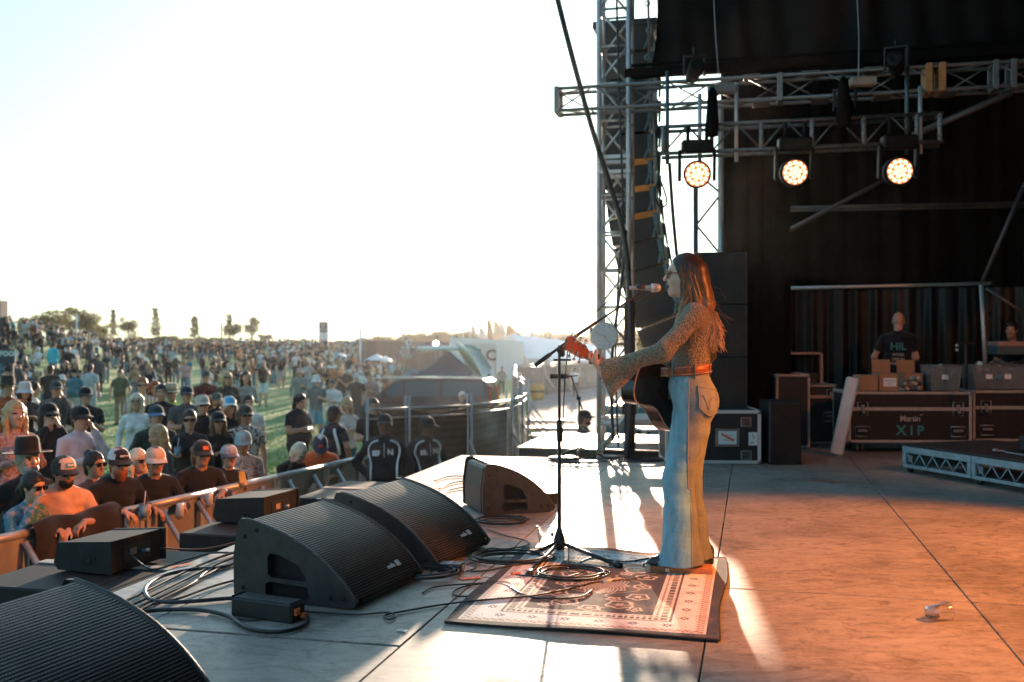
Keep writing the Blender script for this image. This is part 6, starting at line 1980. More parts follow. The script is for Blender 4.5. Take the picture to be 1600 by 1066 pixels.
def tub(label, cx, cy, cz, wd, dp, hh, items, lab):
 g = thing('plastic_tub', label, 'storage tub', (cx, cy, cz), rz)
 b = MB()
 o_ = [(-wd / 2 * .86, -dp / 2 * .86), (wd / 2 * .86, -dp / 2 * .86), (wd / 2 * .86, dp / 2 * .86), (-wd / 2 * .86, dp / 2 * .86)]
 vs_ = [(x, y, .003) for x, y in o_] + [(x / .86, y / .86, hh) for x, y in o_] + [(x / .86 * .97, y / .86 * .97, hh) for x, y in o_] + [(x * .96, y * .96, .008) for x, y in o_]
 b.add(vs_, [(3, 2, 1, 0)] + [(k * 4 + i, k * 4 + (i + 1) % 4, (k + 1) * 4 + (i + 1) % 4, (k + 1) * 4 + i) for k in range(3) for i in range(4)] + [(12, 13, 14, 15)], 0)
 b.build('tub', m_tub, g)
 b = MB(); b.path([(x / .86, y / .86, hh) for x, y in o_], .009, 6, 0, closed=True); b.build('rim', m_tub, g)
 for x, c_ in lab:
  b = MB(); b.box((x, -dp / 2 * .955, hh * .60), (.075, .002, .085), 0, 0, Matrix.Rotation(-.14, 3, 'X')); b.build('paper_label', m_white if c_ == 0 else mat('blue_label', (.06, .20, .26), .6), g)
 return g
rr = random.Random(9)
def junk(base, wd, dp, n_, z0, z1, where):
 for i in range(n_):
  s_ = rr.uniform(.03, .06); b = MB()
  if i % 3 == 0: b.box((0, 0, 0), (s_ * 1.6, s_, s_), 0, .008)
  elif i % 3 == 1: b.lathe([(0, -s_), (s_ * .5, -s_), (s_ * .6, s_ * .4), (s_ * .25, s_), (0, s_)], 9, 0)
  else: b.path([(s_ * math.cos(a), s_ * math.sin(a), .006 * a) for a in [k * .5 for k in range(18)]], .007, 5, 0)
  o = b.build('small_item', mat('junk%d' % (i % 5), [(.55, .52, .48), (.12, .20, .22), (.05, .05, .05), (.40, .20, .12), (.6, .6, .58)][i % 5], .45), None, base + Vector((rr.uniform(-1, 1) * wd * .38, rr.uniform(-1, 1) * dp * .3, rr.uniform(z0, z1))))
  o.rotation_euler = (rr.uniform(0, 3), rr.uniform(0, 3), rr.uniform(0, 3))
  tag(o, 'small loose item heaped in the ' + where, 'item', 'items in the ' + where)
tb1 = on1((1481 - 1421) * kq, -.08)
tub('smaller clear plastic tub with paper label on the road case', tb1.x, tb1.y, tb1.z, 50 * kq, .30, 40 * kq, 0, ((-.01, 0),))
junk(tb1, .30, .26, 10, .06, .30, 'smaller clear tub')
Mc2 = Matrix.Translation(c2) @ Matrix.Rotation(rz2, 4, 'Z'); k2 = Y2 / F
tb2 = Mc2 @ Vector(((1573 - 1620.5) * k2, -.06, wl2 + h2 + .002))
tub('large clear plastic tub with paper labels at the right edge', tb2.x, tb2.y, tb2.z, 100 * k2, .36, 38 * k2, 0, ((-.16, 0), (-.06, 1), (.05, 0)))
junk(tb2, .62, .3, 16, .05, .28, 'large clear tub')
# riser with lattice sides
r0, r1 = at_depth(1412, 697, 9.62), at_depth(1640, 729, 8.0)
rd = (r1 - r0); rd.z = 0; rl = rd.length; rang = math.atan2(rd.y, rd.x)
g = thing('stage_riser', 'low rolling riser with pale blue lattice truss side before the road cases', 'riser', (r0.x, r0.y, 0), rang)
zt = .252; m_ris = mat('pale_blue_truss', (.30, .40, .43), .5, .3, .2, 16, rvar=.1)
b = MB(); b.box((rl / 2, .52, zt + .012), (rl + .02, 1.06, .022), 0, .003); b.build('deck_top', mat('riser_ply', (.03, .026, .022), .6, 0, .4, 6), g)
px_edges = [0, .865, .885, 1.75, 1.77, 2.6]
for i in range(3):
 xa, xb = i * .885, i * .885 + .875
 b = MB(); b.box(((xa + xb) / 2, 0, zt - .032), (xb - xa, .035, .060), 0, .004); b.build('top_rail', m_ris, g)
 b = MB(); b.box(((xa + xb) / 2, 0, .065), (xb - xa, .030, .032), 0, .004); b.build('bottom_rail', m_ris, g)
 for x_ in (xa + .022, xb - .022):
  b = MB(); b.box((x_, 0, .135), (.044, .034, .11), 0, .004); b.build('end_post', m_ris, g)
 nz = 9; st_ = (xb - xa - .10) / nz
 for j in range(nz):
  b = MB(); za, zb_ = (.08, .188) if j % 2 else (.188, .08)
  b.tube((xa + .05 + j * st_, 0, za), (xa + .05 + (j + 1) * st_, 0, zb_), .0065, None, 6, 0); b.build('brace', m_ris, g)
 b = MB(); xw = xa + .06
 b.box((xw, .03, .045), (.07, .05, .012), 1); b.tube((xw - .015, .03, .030), (xw + .015, .03, .030), .028, None, 12, 0); b.build('caster', [m_rubber, m_steel], g)
 b = MB(); b.box((xw + .02, .02, .135), (.05, .03, .07), 0, .006); b.build('clamp', m_steel, g)
b = MB(); b.box((0, .52, .13), (.034, 1.0, .19), 0, .004); b.build('side_beam', m_ris, g)
b = MB(); b.box((rl, .52, .13), (.034, 1.0, .19), 0, .004); b.build('side_beam', m_ris, g)
Mr = Matrix.Translation((r0.x, r0.y, 0)) @ Matrix.Rotation(rang, 4, 'Z')
tb = Mr @ Vector((1.16, .62, zt + .024))
g = thing('tool_case', 'black plastic tool case lying on the low riser', 'tool case', tb, rang + .25)
b = MB(); b.box((0, 0, .075), (.46, .30, .15), 0, .02); b.build('shell', mat('black_plastic', (.02, .022, .024), .4), g)
b = MB(); b.box((0, 0, .102), (.47, .31, .010), 0, .003); b.build('seam', m_blackmetal, g)
b = MB(); b.path([(-.06, -.16, .10), (-.06, -.195, .10), (.06, -.195, .10), (.06, -.16, .10)], .010, 6, 0); b.build('handle', m_rubber, g)
for x in (-.15, .15):
 b = MB(); b.box((x, -.153, .10), (.05, .016, .05), 0, .004); b.build('latch', m_blackmetal, g)
tq = Mr @ Vector((1.05, .20, zt + .035))
b = MB(); b.path(smooth_pts([Vector((-.10, 0, 0)), Vector((-.06, .03, .012)), Vector((.0, .01, .005)), Vector((.12, .02, .0)), Vector((.24, -.01, .0))], 4), .009, 6, 0); b.sphere((-.11, 0, .01), (.025, .03, .02), 0)
tag(b.build('adjustable_spanner', m_steel, None, tq, rang), 'shiny spanner lying on the low riser before the tool case', 'spanner')
# keyboard on a stand, far right
kb = at_depth(1600, 540, 12.2)
g = thing('keyboard', 'orange lit keyboard on a stand at the right edge', 'keyboard', kb, R(-4))
b = MB(); b.box((.1, 0, .02), (.95, .36, .06), 0, .01); b.build('top_shell', mat('keyboard_red', (.40, .22, .18), .4), g)
b = MB(); b.box((.1, 0, -.055), (.95, .34, .115), 0, .01); b.build('body', mat('keyboard_teal', (.07, .11, .115), .4), g)
b = MB(); b.tube((.05, .05, -.11), (.35, .05, -1.0), .02, None, 8, 0); b.tube((.35, .05, -.11), (.05, .05, -1.0), .02, None, 8, 0); b.build('stand', m_blackmetal, g)
g = thing('clamp_arm', 'dim folding arm with pale knobs left of the upright pole', 'clamp arm', at_depth(1494, 545, 10.9))
b = MB(); b.box((.11, 0, .06), (.20, .03, .02), 0, .004); b.build('arm', m_blackmetal, g)
for z in (.035, -.015):
 b = MB(); b.sphere((0, -.02, z), .018, 0, 8, 6); b.build('knob', m_edge, g)
b = MB(); b.tube((.12, .02, .05), (.12, .02, -.45), .015, None, 8, 0); b.build('stem', m_blackmetal, g)
# ------------------------------------------------------------------ the ground outside
def grass_material():
 m, n, b = _nodes('lawn')
 v = coord(n)
 f1 = noise(n, .35, 5, v, .6); f2 = noise(n, 6, 6, v, .7); f3 = noise(n, 60, 3, v)
 f = math_(n, 'ADD', math_(n, 'MULTIPLY', f1, .45), math_(n, 'MULTIPLY_ADD', f2, .35, math_(n, 'MULTIPLY', f3, .2)))
 L(n, ramp(n, f, [(.32, (.09, .165, .025)), (.5, (.165, .27, .05)), (.66, (.23, .33, .075)), (.8, (.30, .35, .11))]), b.inputs['Base Color'])
 b.inputs['Roughness'].default_value = .95
 b.inputs['Sheen Weight'].default_value = .2
 bump(n, b, math_(n, 'ADD', f2, f3), .8, .06)
 return m
m_grass = grass_material()
q = MB()
ys = [2 + .55 * i for i in range(60)] + [36 + 2.2 * i for i in range(60)] + [175, 210, 260, 340, 420]
us = [-1.2, -.95] + [-.8 + .0225 * i for i in range(62)] + [.75, 1, 1.2]
vs_ = [(u * y + (0 if y > 3 else u * 6), y, ground_z(u * y, y) + .02 * math.sin(3.1 * u * y) * math.sin(2.3 * y)) for y in ys for u in us]
# the strip beside and behind the camera
nu = len(us)
fs = [(j * nu + i, j * nu + i + 1, (j + 1) * nu + i + 1, (j + 1) * nu + i) for j in range(len(ys) - 1) for i in range(nu - 1)]
q.add(vs_, fs, 0, True)
q.add([(-200, 2, -1.36), (200, 2, -1.36), (200, -60, -1.36), (-200, -60, -1.36)], [(3, 2, 1, 0)], 0)
tag(q.build('ground', m_grass), kind='structure')
# short grass blades where the lawn is nearest and open
def blades(n_, region, hgt):
 r_ = np.random.RandomState(4)
 V_, F_ = [], []
 for i in range(n_):
  px, py = region[0] + r_.rand() * (region[1] - region[0]), region[2] + r_.rand() ** .8 * (region[3] - region[2])
  Y = (CAM_Z + 1.5) * F / (py - 533); X = (px - 800) / F * Y; z = ground_z(X, Y)
  a = r_.rand() * 6.28; h_ = hgt * (.6 + r_.rand()); w_ = .012
  k = len(V_); lx, ly = (r_.rand() - .5) * .08, (r_.rand() - .5) * .08
  V_ += [(X - w_ * math.cos(a), Y - w_ * math.sin(a), z), (X + w_ * math.cos(a), Y + w_ * math.sin(a), z), (X + lx, Y + ly, z + h_)]
  F_.append((k, k + 1, k + 2))
 b = MB(); b.add(V_, F_, 0); return b
tag(blades(60000, (-20, 640, 600, 860), .05).build('grass', mat('grass_blade', (.19, .29, .06), .8, 0, .35, .8)), kind='stuff')
m_road, n_, b_ = _nodes('grey_track_matting')
v_ = coord(n_)
br_ = n_.nodes.new('ShaderNodeTexBrick'); L(n_, coord(n_, (1, 1, 1), (0, 0, .25)), br_.inputs['Vector'])
br_.inputs['Scale'].default_value = .55; br_.inputs['Mortar Size'].default_value = .012
br_.inputs['Color1'].default_value = (.20, .20, .195, 1); br_.inputs['Color2'].default_value = (.27, .265, .255, 1); br_.inputs['Mortar'].default_value = (.11, .11, .105, 1)
L(n_, mixc(n_, .5, br_.outputs[0], ramp(n_, noise(n_, 1.3, 6, v_, .7), [(.3, (.15, .15, .145)), (.7, (.33, .32, .30))])), b_.inputs['Base Color'])
b_.inputs['Roughness'].default_value = .9; b_.inputs['Specular IOR Level'].default_value = .15
q = MB()
def road(u, v):
 Y = 14 + 62 * v
 ul = np.interp(Y, [14, 28, 32, 40, 50, 60, 70, 76], [.10, .052, .034, .017, .0185, .024, .034, .06])
 X = ul * Y + (14 - ul * Y * .4) * u
 return (X, Y, max(ground_z(X, Y), ground_z(ul * Y, Y)) + .05)
q.grid(road, 16, 60)
tag(q.build('road', m_road), kind='structure')
for i, (px, py, l_) in enumerate(((848, 660, 2.6), (853, 672, 2.4), (859, 684, 2.2), (862, 697, 2.0))):
 b = MB(); b.box((0, 0, .03), (l_, .95, .05), 0, .012)
 for k in range(9): b.box((-l_ / 2 + .15 + k * (l_ - .3) / 8, 0, .058), (.05, .9, .012), 0, .003)
 p = on_ground(px, py); tag(b.build('track_mat', mat('dark_track_mat', (.085, .09, .095), .6, 0, .25, 3), None, p + Vector((0, 0, .06)), -.05), ('farthest', 'second', 'third', 'nearest')[i] + ' dark plank mat beside the grey track', 'mat', 'mats beside the track')
for i, (px, py) in enumerate(((840, 626), (852, 616), (866, 611), (880, 608), (894, 606))):
 p = on_ground(px, py)
 b = MB(); b.lathe([(0, 0), (.30, 0), (.36, .25), (.38, .5), (.35, .8), (.26, .9), (.0, .9)], 12, 0); b.lathe([(.385, .44), (.39, .5), (.385, .56)], 12, 1)
 tag(b.build('barrel', [mat('yellow_orange_plastic', (.60, .30, .06), .5), mat('dark_band', (.1, .06, .02), .6)], None, p), ('nearest yellow barrel', 'second yellow barrel', 'third yellow barrel', 'fourth yellow barrel', 'farthest yellow barrel')[i] + ' in the line along the track edge', 'barrel', 'yellow barrels along the track')
b = MB(); b.box((0, 0, .12), (.55, .35, .24), 0, .03); b.box((0, 0, .25), (.5, .3, .02), 0)
tag(b.build('carton', mat('pale_card', (.55, .42, .30), .7), None, on_ground(822, 707), .2), 'pale low box on the grass beside the fence end', 'box')
# ------------------------------------------------------------------ low platform beside the stage, seated crew man, teal crate
g = thing('side_platform', 'low black platform with sunlit top beyond the far stage end', 'platform', S(12.55, -.4, 0), RZ_STAGE)
b = MB(); b.box((0, 0, -.20), (4.6, 1.9, .36), 0, .01); b.build('skirt', m_black, g)
b = MB(); b.box((0, 0, -.012), (4.64, 1.94, .02), 0, .004); b.build('deck_top', mat('platform_ply', (.34, .27, .20), .35, 0, .2, 5), g)
for x in (-2.1, 0, 2.1):
 b = MB(); b.box((x, -.7, -.85), (.06, .06, .95), 0); b.box((x, .7, -.85), (.06, .06, .95), 0); b.build('leg', m_blackmetal, g)
p = at_depth(1020, 672, 21.0)
g = thing('teal_crate', 'teal tarpaulin covered crate on the ground behind the lattice tower', 'crate', (p.x, p.y, ground_z(p.x, p.y)), .1)
b = MB(); b.box((.2, 0, .75), (2.6, 1.2, 1.5), 0, .06); b.build('cover', mat('teal_tarp', (.05, .19, .21), .55, 0, .25, 2), g)
b = MB(); b.box((.2, -.62, 1.28), (2.5, .02, .12), 0); b.box((.1, -.62, .5), (2.5, .02, .05), 0); b.build('pale_strip', m_white, g)
g = thing('folding_table', 'small folding table with thin legs beside the teal crate', 'table', S(14.6, -1.0, 0), .2)
b = MB(); b.box((0, 0, .0), (1.3, .6, .04), 0, .01); b.build('tabletop', m_alu, g)
for x in (-.55, .55):
 for y in (-.22, .22):
  b = MB(); b.tube((x, y, 0), (x * .9, y, -1.4), .03, None, 8, 0); b.build('leg', m_blackmetal, g)
# ------------------------------------------------------------------ pit speakers in front of the stage
m_pit = mat('pit_black', (.016, .018, .019), .62, 0, .25, 10, .2, 100, spec=.22)
m_pittop = m_pit
def subw(a, bb, w_, d_, label, z=-.16, dz=0, rot=0):
 for i in (0, 1):
  g = thing('subwoofer', label if i == 0 else label.replace('upper', 'lower'), 'subwoofer', S(a, bb, z - .60 * (i + 1)), RZ_STAGE + rot, 'subwoofers in the pit')
  b = MB(); b.box((0, 0, .298), (d_, w_, .59), 0, .012); b.build('cabinet', m_pit, g)
  b = MB(); b.box((-d_ / 2 - .004, 0, .298), (.012, w_ - .06, .53), 0, .004); b.build('grille', m_grille, g)
  if i == 0:
   b = MB(); b.box((d_ * .30, -w_ * .30, .5945), (.025, w_ * .26, .006), 0); b.build('groove', m_slot, g)
   b = MB(); b.box((d_ / 2 + .004, w_ * .05, .30), (.008, .09, .59), 0); b.box((0, w_ * .05, .5975), (d_, .09, .006), 0); b.build('strap', mat('pale_strap', (.40, .33, .27), .7), g)
  b = MB()
  for y in (-.3, .3): b.box((d_ / 2 + .004, y, .3), (.008, .18, .09), 0)
  b.build('handle', m_slot, g)
 if z - 1.2 > -1.3:
  pass
subw(5.55, -4.02, 1.15, .95, 'upper subwoofer in the pit under the wedge speaker by the jacket', -.17)
subw(7.35, -3.86, 1.05, .80, 'upper subwoofer in the pit under the wedge speaker before the barrier', -.20)
subw(8.9, -3.62, 1.15, .80, 'upper subwoofer in the pit with nothing standing on it', -.15)
def nearfill(a, bb, z, label, rot, sc):
 g = thing('fill_speaker', label, 'speaker', S(a, bb, z), math.pi + RZ_STAGE + rot, 'small speakers on the pit subwoofers'); g.scale = (sc,) * 3
 W_ = .30; xf = Matrix(((1, 0, 0, 0), (0, 0, 1, 0), (0, 1, 0, 0), (0, 0, 0, 1)))
 pr = [(-.26, .0), (.25, .0), (.25, .15), (-.20, .245), (-.262, .215)]
 pr = [(-.27, 0), (.22, 0), (.26, .05), (.22, .205), (-.27, .245)]
 b = MB(); b.prism(pr, -W_ + .012, W_ - .012, 0, xf); b.build('cabinet', m_pit, g)
 b = MB()
 for y in (-1, 1):
  b = MB(); b.prism([(-.295, 0), (.225, 0), (.266, .05), (.225, .212), (-.295, .252)], y * W_ - .012, y * W_ + .012, 0, xf); b.build('side_panel', m_pit, g)
 b = MB(); b.box((-.274, 0, .12), (.006, .30, .13), 0, .002); pn = b.build('connector_panel', m_blackmetal, g)
 b = MB(); b.box((-.279, .05, .13), (.004, .07, .05), 0); b.build('sticker', m_lit_strap, pn)
 for y in (-.05, -.10):
  b = MB(); b.tube((-.277, y, .11), (-.300, y, .11), .015, None, 10, 0); b.build('socket', m_alu if y < -.07 else mat('blue_plug', (.03, .10, .25), .4), pn)
 b = MB(); b.box((-.09, W_ + .014, .09), (.12, .004, .08), 0, .003); b.tube((-.09, W_ + .016, .09), (-.09, W_ + .022, .09), .02, None, 10, 0); b.build('side_pocket', m_slot, g)
 return g
nearfill(5.62, -4.0, -.165, 'small black wedge speaker on a pit subwoofer beside the padded jacket', -.12, .80)
nearfill(7.52, -3.98, -.195, 'small black wedge speaker before the barrier section of the filming person', -.10, .86)
pts = [S(5.45, -3.72, -.07), S(5.4, -3.55, -.13), S(5.35, -3.3, -.05), S(5.3, -3.08, .014), S(5.32, -2.9, .013)]
hang('cable', pts, .006, 'black cable from the nearest pit speaker up to the stage edge', 'cable')
hang('cable', [S(5.75, -3.72, -.08), S(6.1, -3.6, -.15), S(6.6, -3.5, -.15), S(6.9, -3.5, -.10)], .006, 'black cable lying over the subwoofers behind the nearest pit speaker', 'cable')
# ------------------------------------------------------------------ crowd barrier
bp0, bp1 = (5.75, -5.42), (11.75, -4.68)
bdir = Vector((bp1[0] - bp0[0], bp1[1] - bp0[1])); bl = bdir.length
m_bar = mat('worn_barrier_alu', (.50, .48, .46), .45, .6, .2, 8, rvar=.1)
m_bsheet = mat('barrier_sheet', (.34, .31, .28), .42, .5, .25, 3, rvar=.12)
def barrier_point(t, off=0.0, z=-.2):
 a = bp0[0] + bdir.x * t; bb = bp0[1] + bdir.y * t
 return S(a, bb - off, z)
nb = 6
bang = math.atan2((barrier_point(1) - barrier_point(0)).y, (barrier_point(1) - barrier_point(0)).x)
first = None
for i in range(nb):
 c_ = barrier_point((i + .5) / nb, 0, -1.35)
 if first is None:
  g = first = thing('crowd_barrier', 'x', 'crowd barrier', c_, bang)
  W_ = bl / nb - .01
  b = MB(); b.box((0, 0, .62), (W_ - .06, .012, 1.02), 0, .003); b.build('sheet_panel', m_bsheet, g)
  b = MB(); b.path([(-W_ / 2 + .0, 0, 1.16), (W_ / 2, 0, 1.16)], .034, 10, 0); b.build('top_rail', m_bar, g)
  b = MB(); b.box((0, 0, .07), (W_, .05, .05), 0, .006); b.build('bottom_rail', m_bar, g)
  for x in (-W_ / 2 + .035, W_ / 2 - .035):
   b = MB(); b.box((x, 0, .60), (.05, .045, 1.08), 0, .006); b.build('post', m_bar, g)
  for x in (-W_ / 4, W_ / 4):
   b = MB(); b.tube((x - .06, -.03, 1.10), (x + .02, -.75, .05), .024, None, 8, 0); b.build('brace', m_bar, g)
   b = MB(); b.box((x, -.022, .6), (.045, .02, 1.0), 0, .004); b.build('stiffener', m_bar, g)
  b = MB(); b.box((0, -.45, .012), (W_, .95, .012), 0); b.build('foot_plate', m_bar, g)
  o = g
 else:
  o = copy_tree(first); o.location = c_
 o['label'] = ('first crowd barrier section beside the jacket at bottom left', 'second barrier section under the man in the peach shirt', 'third barrier section below the red bearded man', 'fourth barrier section behind the second pit speaker', 'fifth barrier section under the man in orange', 'last barrier section by the security guards')[i]
 o['group'] = 'crowd barrier sections'
b = MB()
jc = barrier_point(.20, .0, -.16)
def jk(u, v):
 x = (u - .5) * .95; t = v
 y = .06 - .14 * t if t < .5 else -.01 - .09 * (t - .5)
 z = .045 * math.sin(math.pi * min(1, t * 1.2)) - (0 if t < .45 else (t - .45) * 1.05) + .015 * math.sin(14 * v + 4 * u) + .02 * math.sin(9 * u)
 y += -.05 - .035 * math.sin(14 * v) - .02 * math.sin(17 * u)
 return (x, y, z)
b.grid(jk, 26, 22)
tag(b.build('padded_jacket', fab((.016, .013, .012)), None, jc, bang), 'black padded jacket draped over the barrier below the man in peach', 'jacket')
# ------------------------------------------------------------------ scrim fences
m_scrim, n_, b_ = _nodes('dark_scrim')
wv = n_.nodes.new('ShaderNodeTexWave'); wv.bands_direction = 'Z'; wv.inputs['Scale'].default_value = 3.2; wv.inputs['Distortion'].default_value = 2.5; wv.inputs['Detail'].default_value = 3; L(n_, coord(n_), wv.inputs['Vector'])
L(n_, ramp(n_, wv.outputs['Fac'], [(.3, (.020, .020, .020)), (.9, (.050, .048, .045))]), b_.inputs['Base Color'])
b_.inputs['Roughness'].default_value = .6
def fence(pts, hgt, label, scr=m_scrim, post_px=None, brace=True, sag=.06, group=None, plw=.018):
 for i in range(len(pts) - 1):
  p, q_ = Vector(pts[i]), Vector(pts[i + 1])
  d = q_ - p; ln = d.length; ang = math.atan2(d.y, d.x)
  g = thing('fence_panel', label[i] if isinstance(label, (list, tuple)) else label, 'fence panel', p, ang, group)
  dz = q_.z - p.z
  rr = random.Random(i + int(ln * 10))
  def sc(u, v):
   wob = .035 * math.sin(v * 9 + 5 * u + i) * math.sin(u * 3.14) + .02 * math.sin(26 * v + 6 * math.sin(4 * u)) * math.sin(3.14 * u)
   return (u * ln, .05 + wob, u * dz + .05 + v * (hgt - .08) - sag * math.sin(math.pi * u) * v)
  b = MB(); b.grid(sc, 14, 26); b.build('scrim', scr, g)
  for u in (.0, 1.0):
   b = MB(); b.tube((u * ln, -.03 + .09 * u, u * dz - .02), (u * ln, -.03 + .09 * u, u * dz + hgt + .16), plw, None, 8, 0); b.build('post', m_steel, g)
  b = MB(); b.tube((0, 0, hgt), (ln, 0, dz + hgt), plw * .9, None, 8, 0); b.build('top_rail', m_steel, g)
  b = MB(); b.tube((0, 0, hgt * .93), (ln, 0, dz + hgt * .93), plw * .6, None, 8, 0); b.build('mid_rail', m_steel, g)
  if brace:
   b = MB(); b.tube((ln * .98, -.02, dz + hgt * .72), (ln * .98 - .1, -1.1, dz + .02), plw * .9, None, 8, 0); b.build('brace', m_steel, g)
def fp(px, Y):
 X = (px - 800) / F * Y
 return Vector((X, Y, ground_z(X, Y)))
fence([fp(572, 12.9), fp(638, 13.4), fp(734, 14.0), fp(797, 15.6), fp(814, 17.6), fp(822, 21), fp(824, 26)], 1.72,
      ['black scrim fence panel behind the two front guards', 'black scrim fence panel right of the second guard', 'black scrim fence panel with bent brace behind the sunlit monitor', 'narrow black scrim fence panel before the fence bend', 'short fence panel at the bend by the plank mats', 'dark fence panel running away beside the grey track'], group='scrim fence panels by the stage')
fence([fp(824, 30), fp(812, 38), fp(803, 46), fp(806, 56), fp(850, 60), fp(872, 62), fp(905, 66), fp(938, 72), fp(968, 74)], 1.9,
      ['far fence panel right of the van tail', 'second far fence panel beyond the van', 'third far fence panel by the banner wall', 'fourth far fence panel before the marquee', 'far grey scrim panel left of the track curve', 'far grey scrim panel where the track curves', 'far brown scrim panel under the marquee side', 'farthest scrim panel behind the microphone stand'], mat('grey_scrim', (.10, .095, .09), .7, 0, .3, .6), group='scrim fence panels along the track', plw=.035)
# ------------------------------------------------------------------ van
def build_van():
 p = fp(664, 36.8)
 ang = R(180 - 9)
 g = thing('van', 'dark passenger van parked behind the scrim fence', 'van', p, ang)
 m_paint = mat('dark_van_paint', (.010, .011, .012), .2, 0, .05, 2, spec=.3)
 m_gl = mat('tinted_glass', (.015, .06, .07), .1, 0, 0, spec=.35)
 Lh, W_ = 2.62, .95
 prof = [(-Lh, .45), (-Lh + .02, .95), (-Lh + .04, 1.35), (-Lh + .14, 1.82), (-Lh + .3, 1.91), (.0, 1.95), (.62, 1.90), (.95, 1.78), (1.55, 1.30), (1.72, 1.18), (2.25, 1.02), (2.52, .88), (2.62, .62), (2.58, .35), (1.98, .30)]
 def arch(cx): return [(cx + .42 * math.cos(a), .34 + .42 * math.sin(a)) for a in [math.pi * k / 10 for k in range(0, 11)]]
 low = [(x, z) for x, z in arch(1.62)] + [(1.1, .28), (-1.1, .28)] + [(x, z) for x, z in arch(-1.62)] + [(-2.2, .32)]
 poly = prof + low
 xf = Matrix(((1, 0, 0, 0), (0, 0, 1, 0), (0, 1, 0, 0), (0, 0, 0, 1)))
 b = MB()
 k = len(poly)
 tri = tessellate_polygon([[Vector((x, z, 0)) for x, z in poly]])
 def yw(z): return W_ - max(0, z - .95) * .16
 for sg in (1, -1):
  vs_ = [(x, sg * yw(z), z) for x, z in poly]
  fs = []
  for t in tri:
   a_, b_, c_ = (Vector(vs_[i]) for i in t)
   fs.append(tuple(t) if (b_ - a_).cross(c_ - a_).y * sg > 0 else tuple(reversed(t)))
  b.add(vs_, fs, 0)
 vs_ = [(x, yw(z), z) for x, z in poly] + [(x, -yw(z), z) for x, z in poly]
 b.add(vs_, [(i, (i + 1) % k, k + (i + 1) % k, k + i) for i in range(k)], 0, False)
 b.build('body', m_paint, g)
 def side_pane(pts, name, sg):
  q = MB(); v2 = [(x, sg * (yw(z) + .006), z) for x, z in pts]
  q.add(v2, [tuple(range(len(pts))) if sg < 0 else tuple(reversed(range(len(pts))))], 0)
  return q.build(name, m_gl, g)
 for sg in (1, -1):
  side_pane([(.62, 1.28), (1.50, 1.26), (.98, 1.70), (.62, 1.80)], 'window', sg)
  side_pane([(-.75, 1.28), (.52, 1.28), (.52, 1.80), (-.75, 1.82)], 'window', sg)
  side_pane([(-2.40, 1.30), (-.85, 1.28), (-.85, 1.82), (-2.30, 1.78)], 'window', sg)
  q = MB(); q.path([(x, sg * (yw(z) + .004), z) for x, z in ((.57, 1.85), (.57, .42))], .008, 5, 0); q.path([(x, sg * (yw(z) + .004), z) for x, z in ((-.80, 1.86), (-.80, .42))], .008, 5, 0); q.path([(x, sg * (yw(z) + .004), z) for x, z in ((-2.3, 1.02), (-.5, 1.0), (1.4, 1.0))], .008, 5, 0); q.build('door_seam', m_slot, g)
  q = MB(); q.box((.45, sg * (W_ + .02), 1.08), (.2, .03, .035), 0, .008); q.build('handle', m_paint, g)
  q = MB(); q.box((1.25, sg * (W_ + .10), 1.32), (.12, .22, .20), 0, .04); q.build('mirror', m_paint, g)
  q = MB(); q.box((-2.60, sg * .80, 1.28), (.06, .14, .75), 0, .02); q.build('tail_light', mat('tail_red', (.55, .05, .02), .2, 0, .05), g)
  q = MB(); q.box((2.46, sg * .70, .86), (.20, .36, .16), 0, .05); q.build('headlight', mat('lamp_glass', (.6, .62, .62), .1, .2, 0), g)
  for x in (1.62, -1.62):
   q = MB(); q.tube((x, sg * (W_ - .22), .34), (x, sg * (W_ + .0), .34), .335, None, 24, 0); wl_ = q.build('wheel', m_rubber, g)
   q = MB(); q.tube((x, sg * (W_ - .1), .34), (x, sg * (W_ + .012), .34), .21, .20, 20, 0)
   for a in range(5): q.box((x + .1 * math.cos(a * 1.257), sg * (W_ + .015), .34 + .1 * math.sin(a * 1.257)), (.19, .02, .05), 0, .004, Matrix.Rotation(-a * 1.257, 3, 'Y'))
   q.build('rim', m_alu, wl_)
 q = MB(); q.add([(1.58, -.74, 1.30), (1.58, .74, 1.30), (.98, .70, 1.79), (.98, -.70, 1.79)], [(0, 1, 2, 3)], 0); q.build('windscreen', m_gl, g)
 o = g.children[-1]; o.location.z = .012; o.location.x = .012
 q = MB(); q.box((-.2, 0, 1.953), (3.6, .04, .02), 0); q.box((-.3, .74, 1.93), (4.2, .03, .03), 0); q.box((-.3, -.74, 1.93), (4.2, .03, .03), 0); q.build('roof_rail', m_alu, g)
build_van()
# ------------------------------------------------------------------ gazebo, marquee, banners, signs
def fpz(px, py, Y):
 return at_depth(px, py, Y)
gz = fp(700, 47)
g = thing('pop_up_gazebo', 'dark navy pop up gazebo behind the van', 'gazebo', gz, R(6))
kg = 47 / F
zg = lambda py: CAM_Z - (py - 533) * kg - gz.z
m_navy = mat('navy_canvas', (.008, .024, .034), .7, 0, .15, 1.2)
hw = 55 * kg * 1.05; ze = zg(583); zp = zg(546)
b = MB(); vs_ = [(-hw, -hw, ze), (hw, -hw, ze), (hw, hw, ze), (-hw, hw, ze), (0, 0, zp)]
def roofg(i):
 a_, c_ = Vector(vs_[i]), Vector(vs_[(i + 1) % 4]); t_ = Vector(vs_[4])
 b.grid(lambda u, v: tuple(a_.lerp(c_, u).lerp(t_, v) - Vector((0, 0, .22 * math.sin(math.pi * v) + .10 * math.sin(math.pi * u) * (1 - v)))), 8, 8)
for i in range(4): roofg(i)
b.build('canopy', m_navy, g)
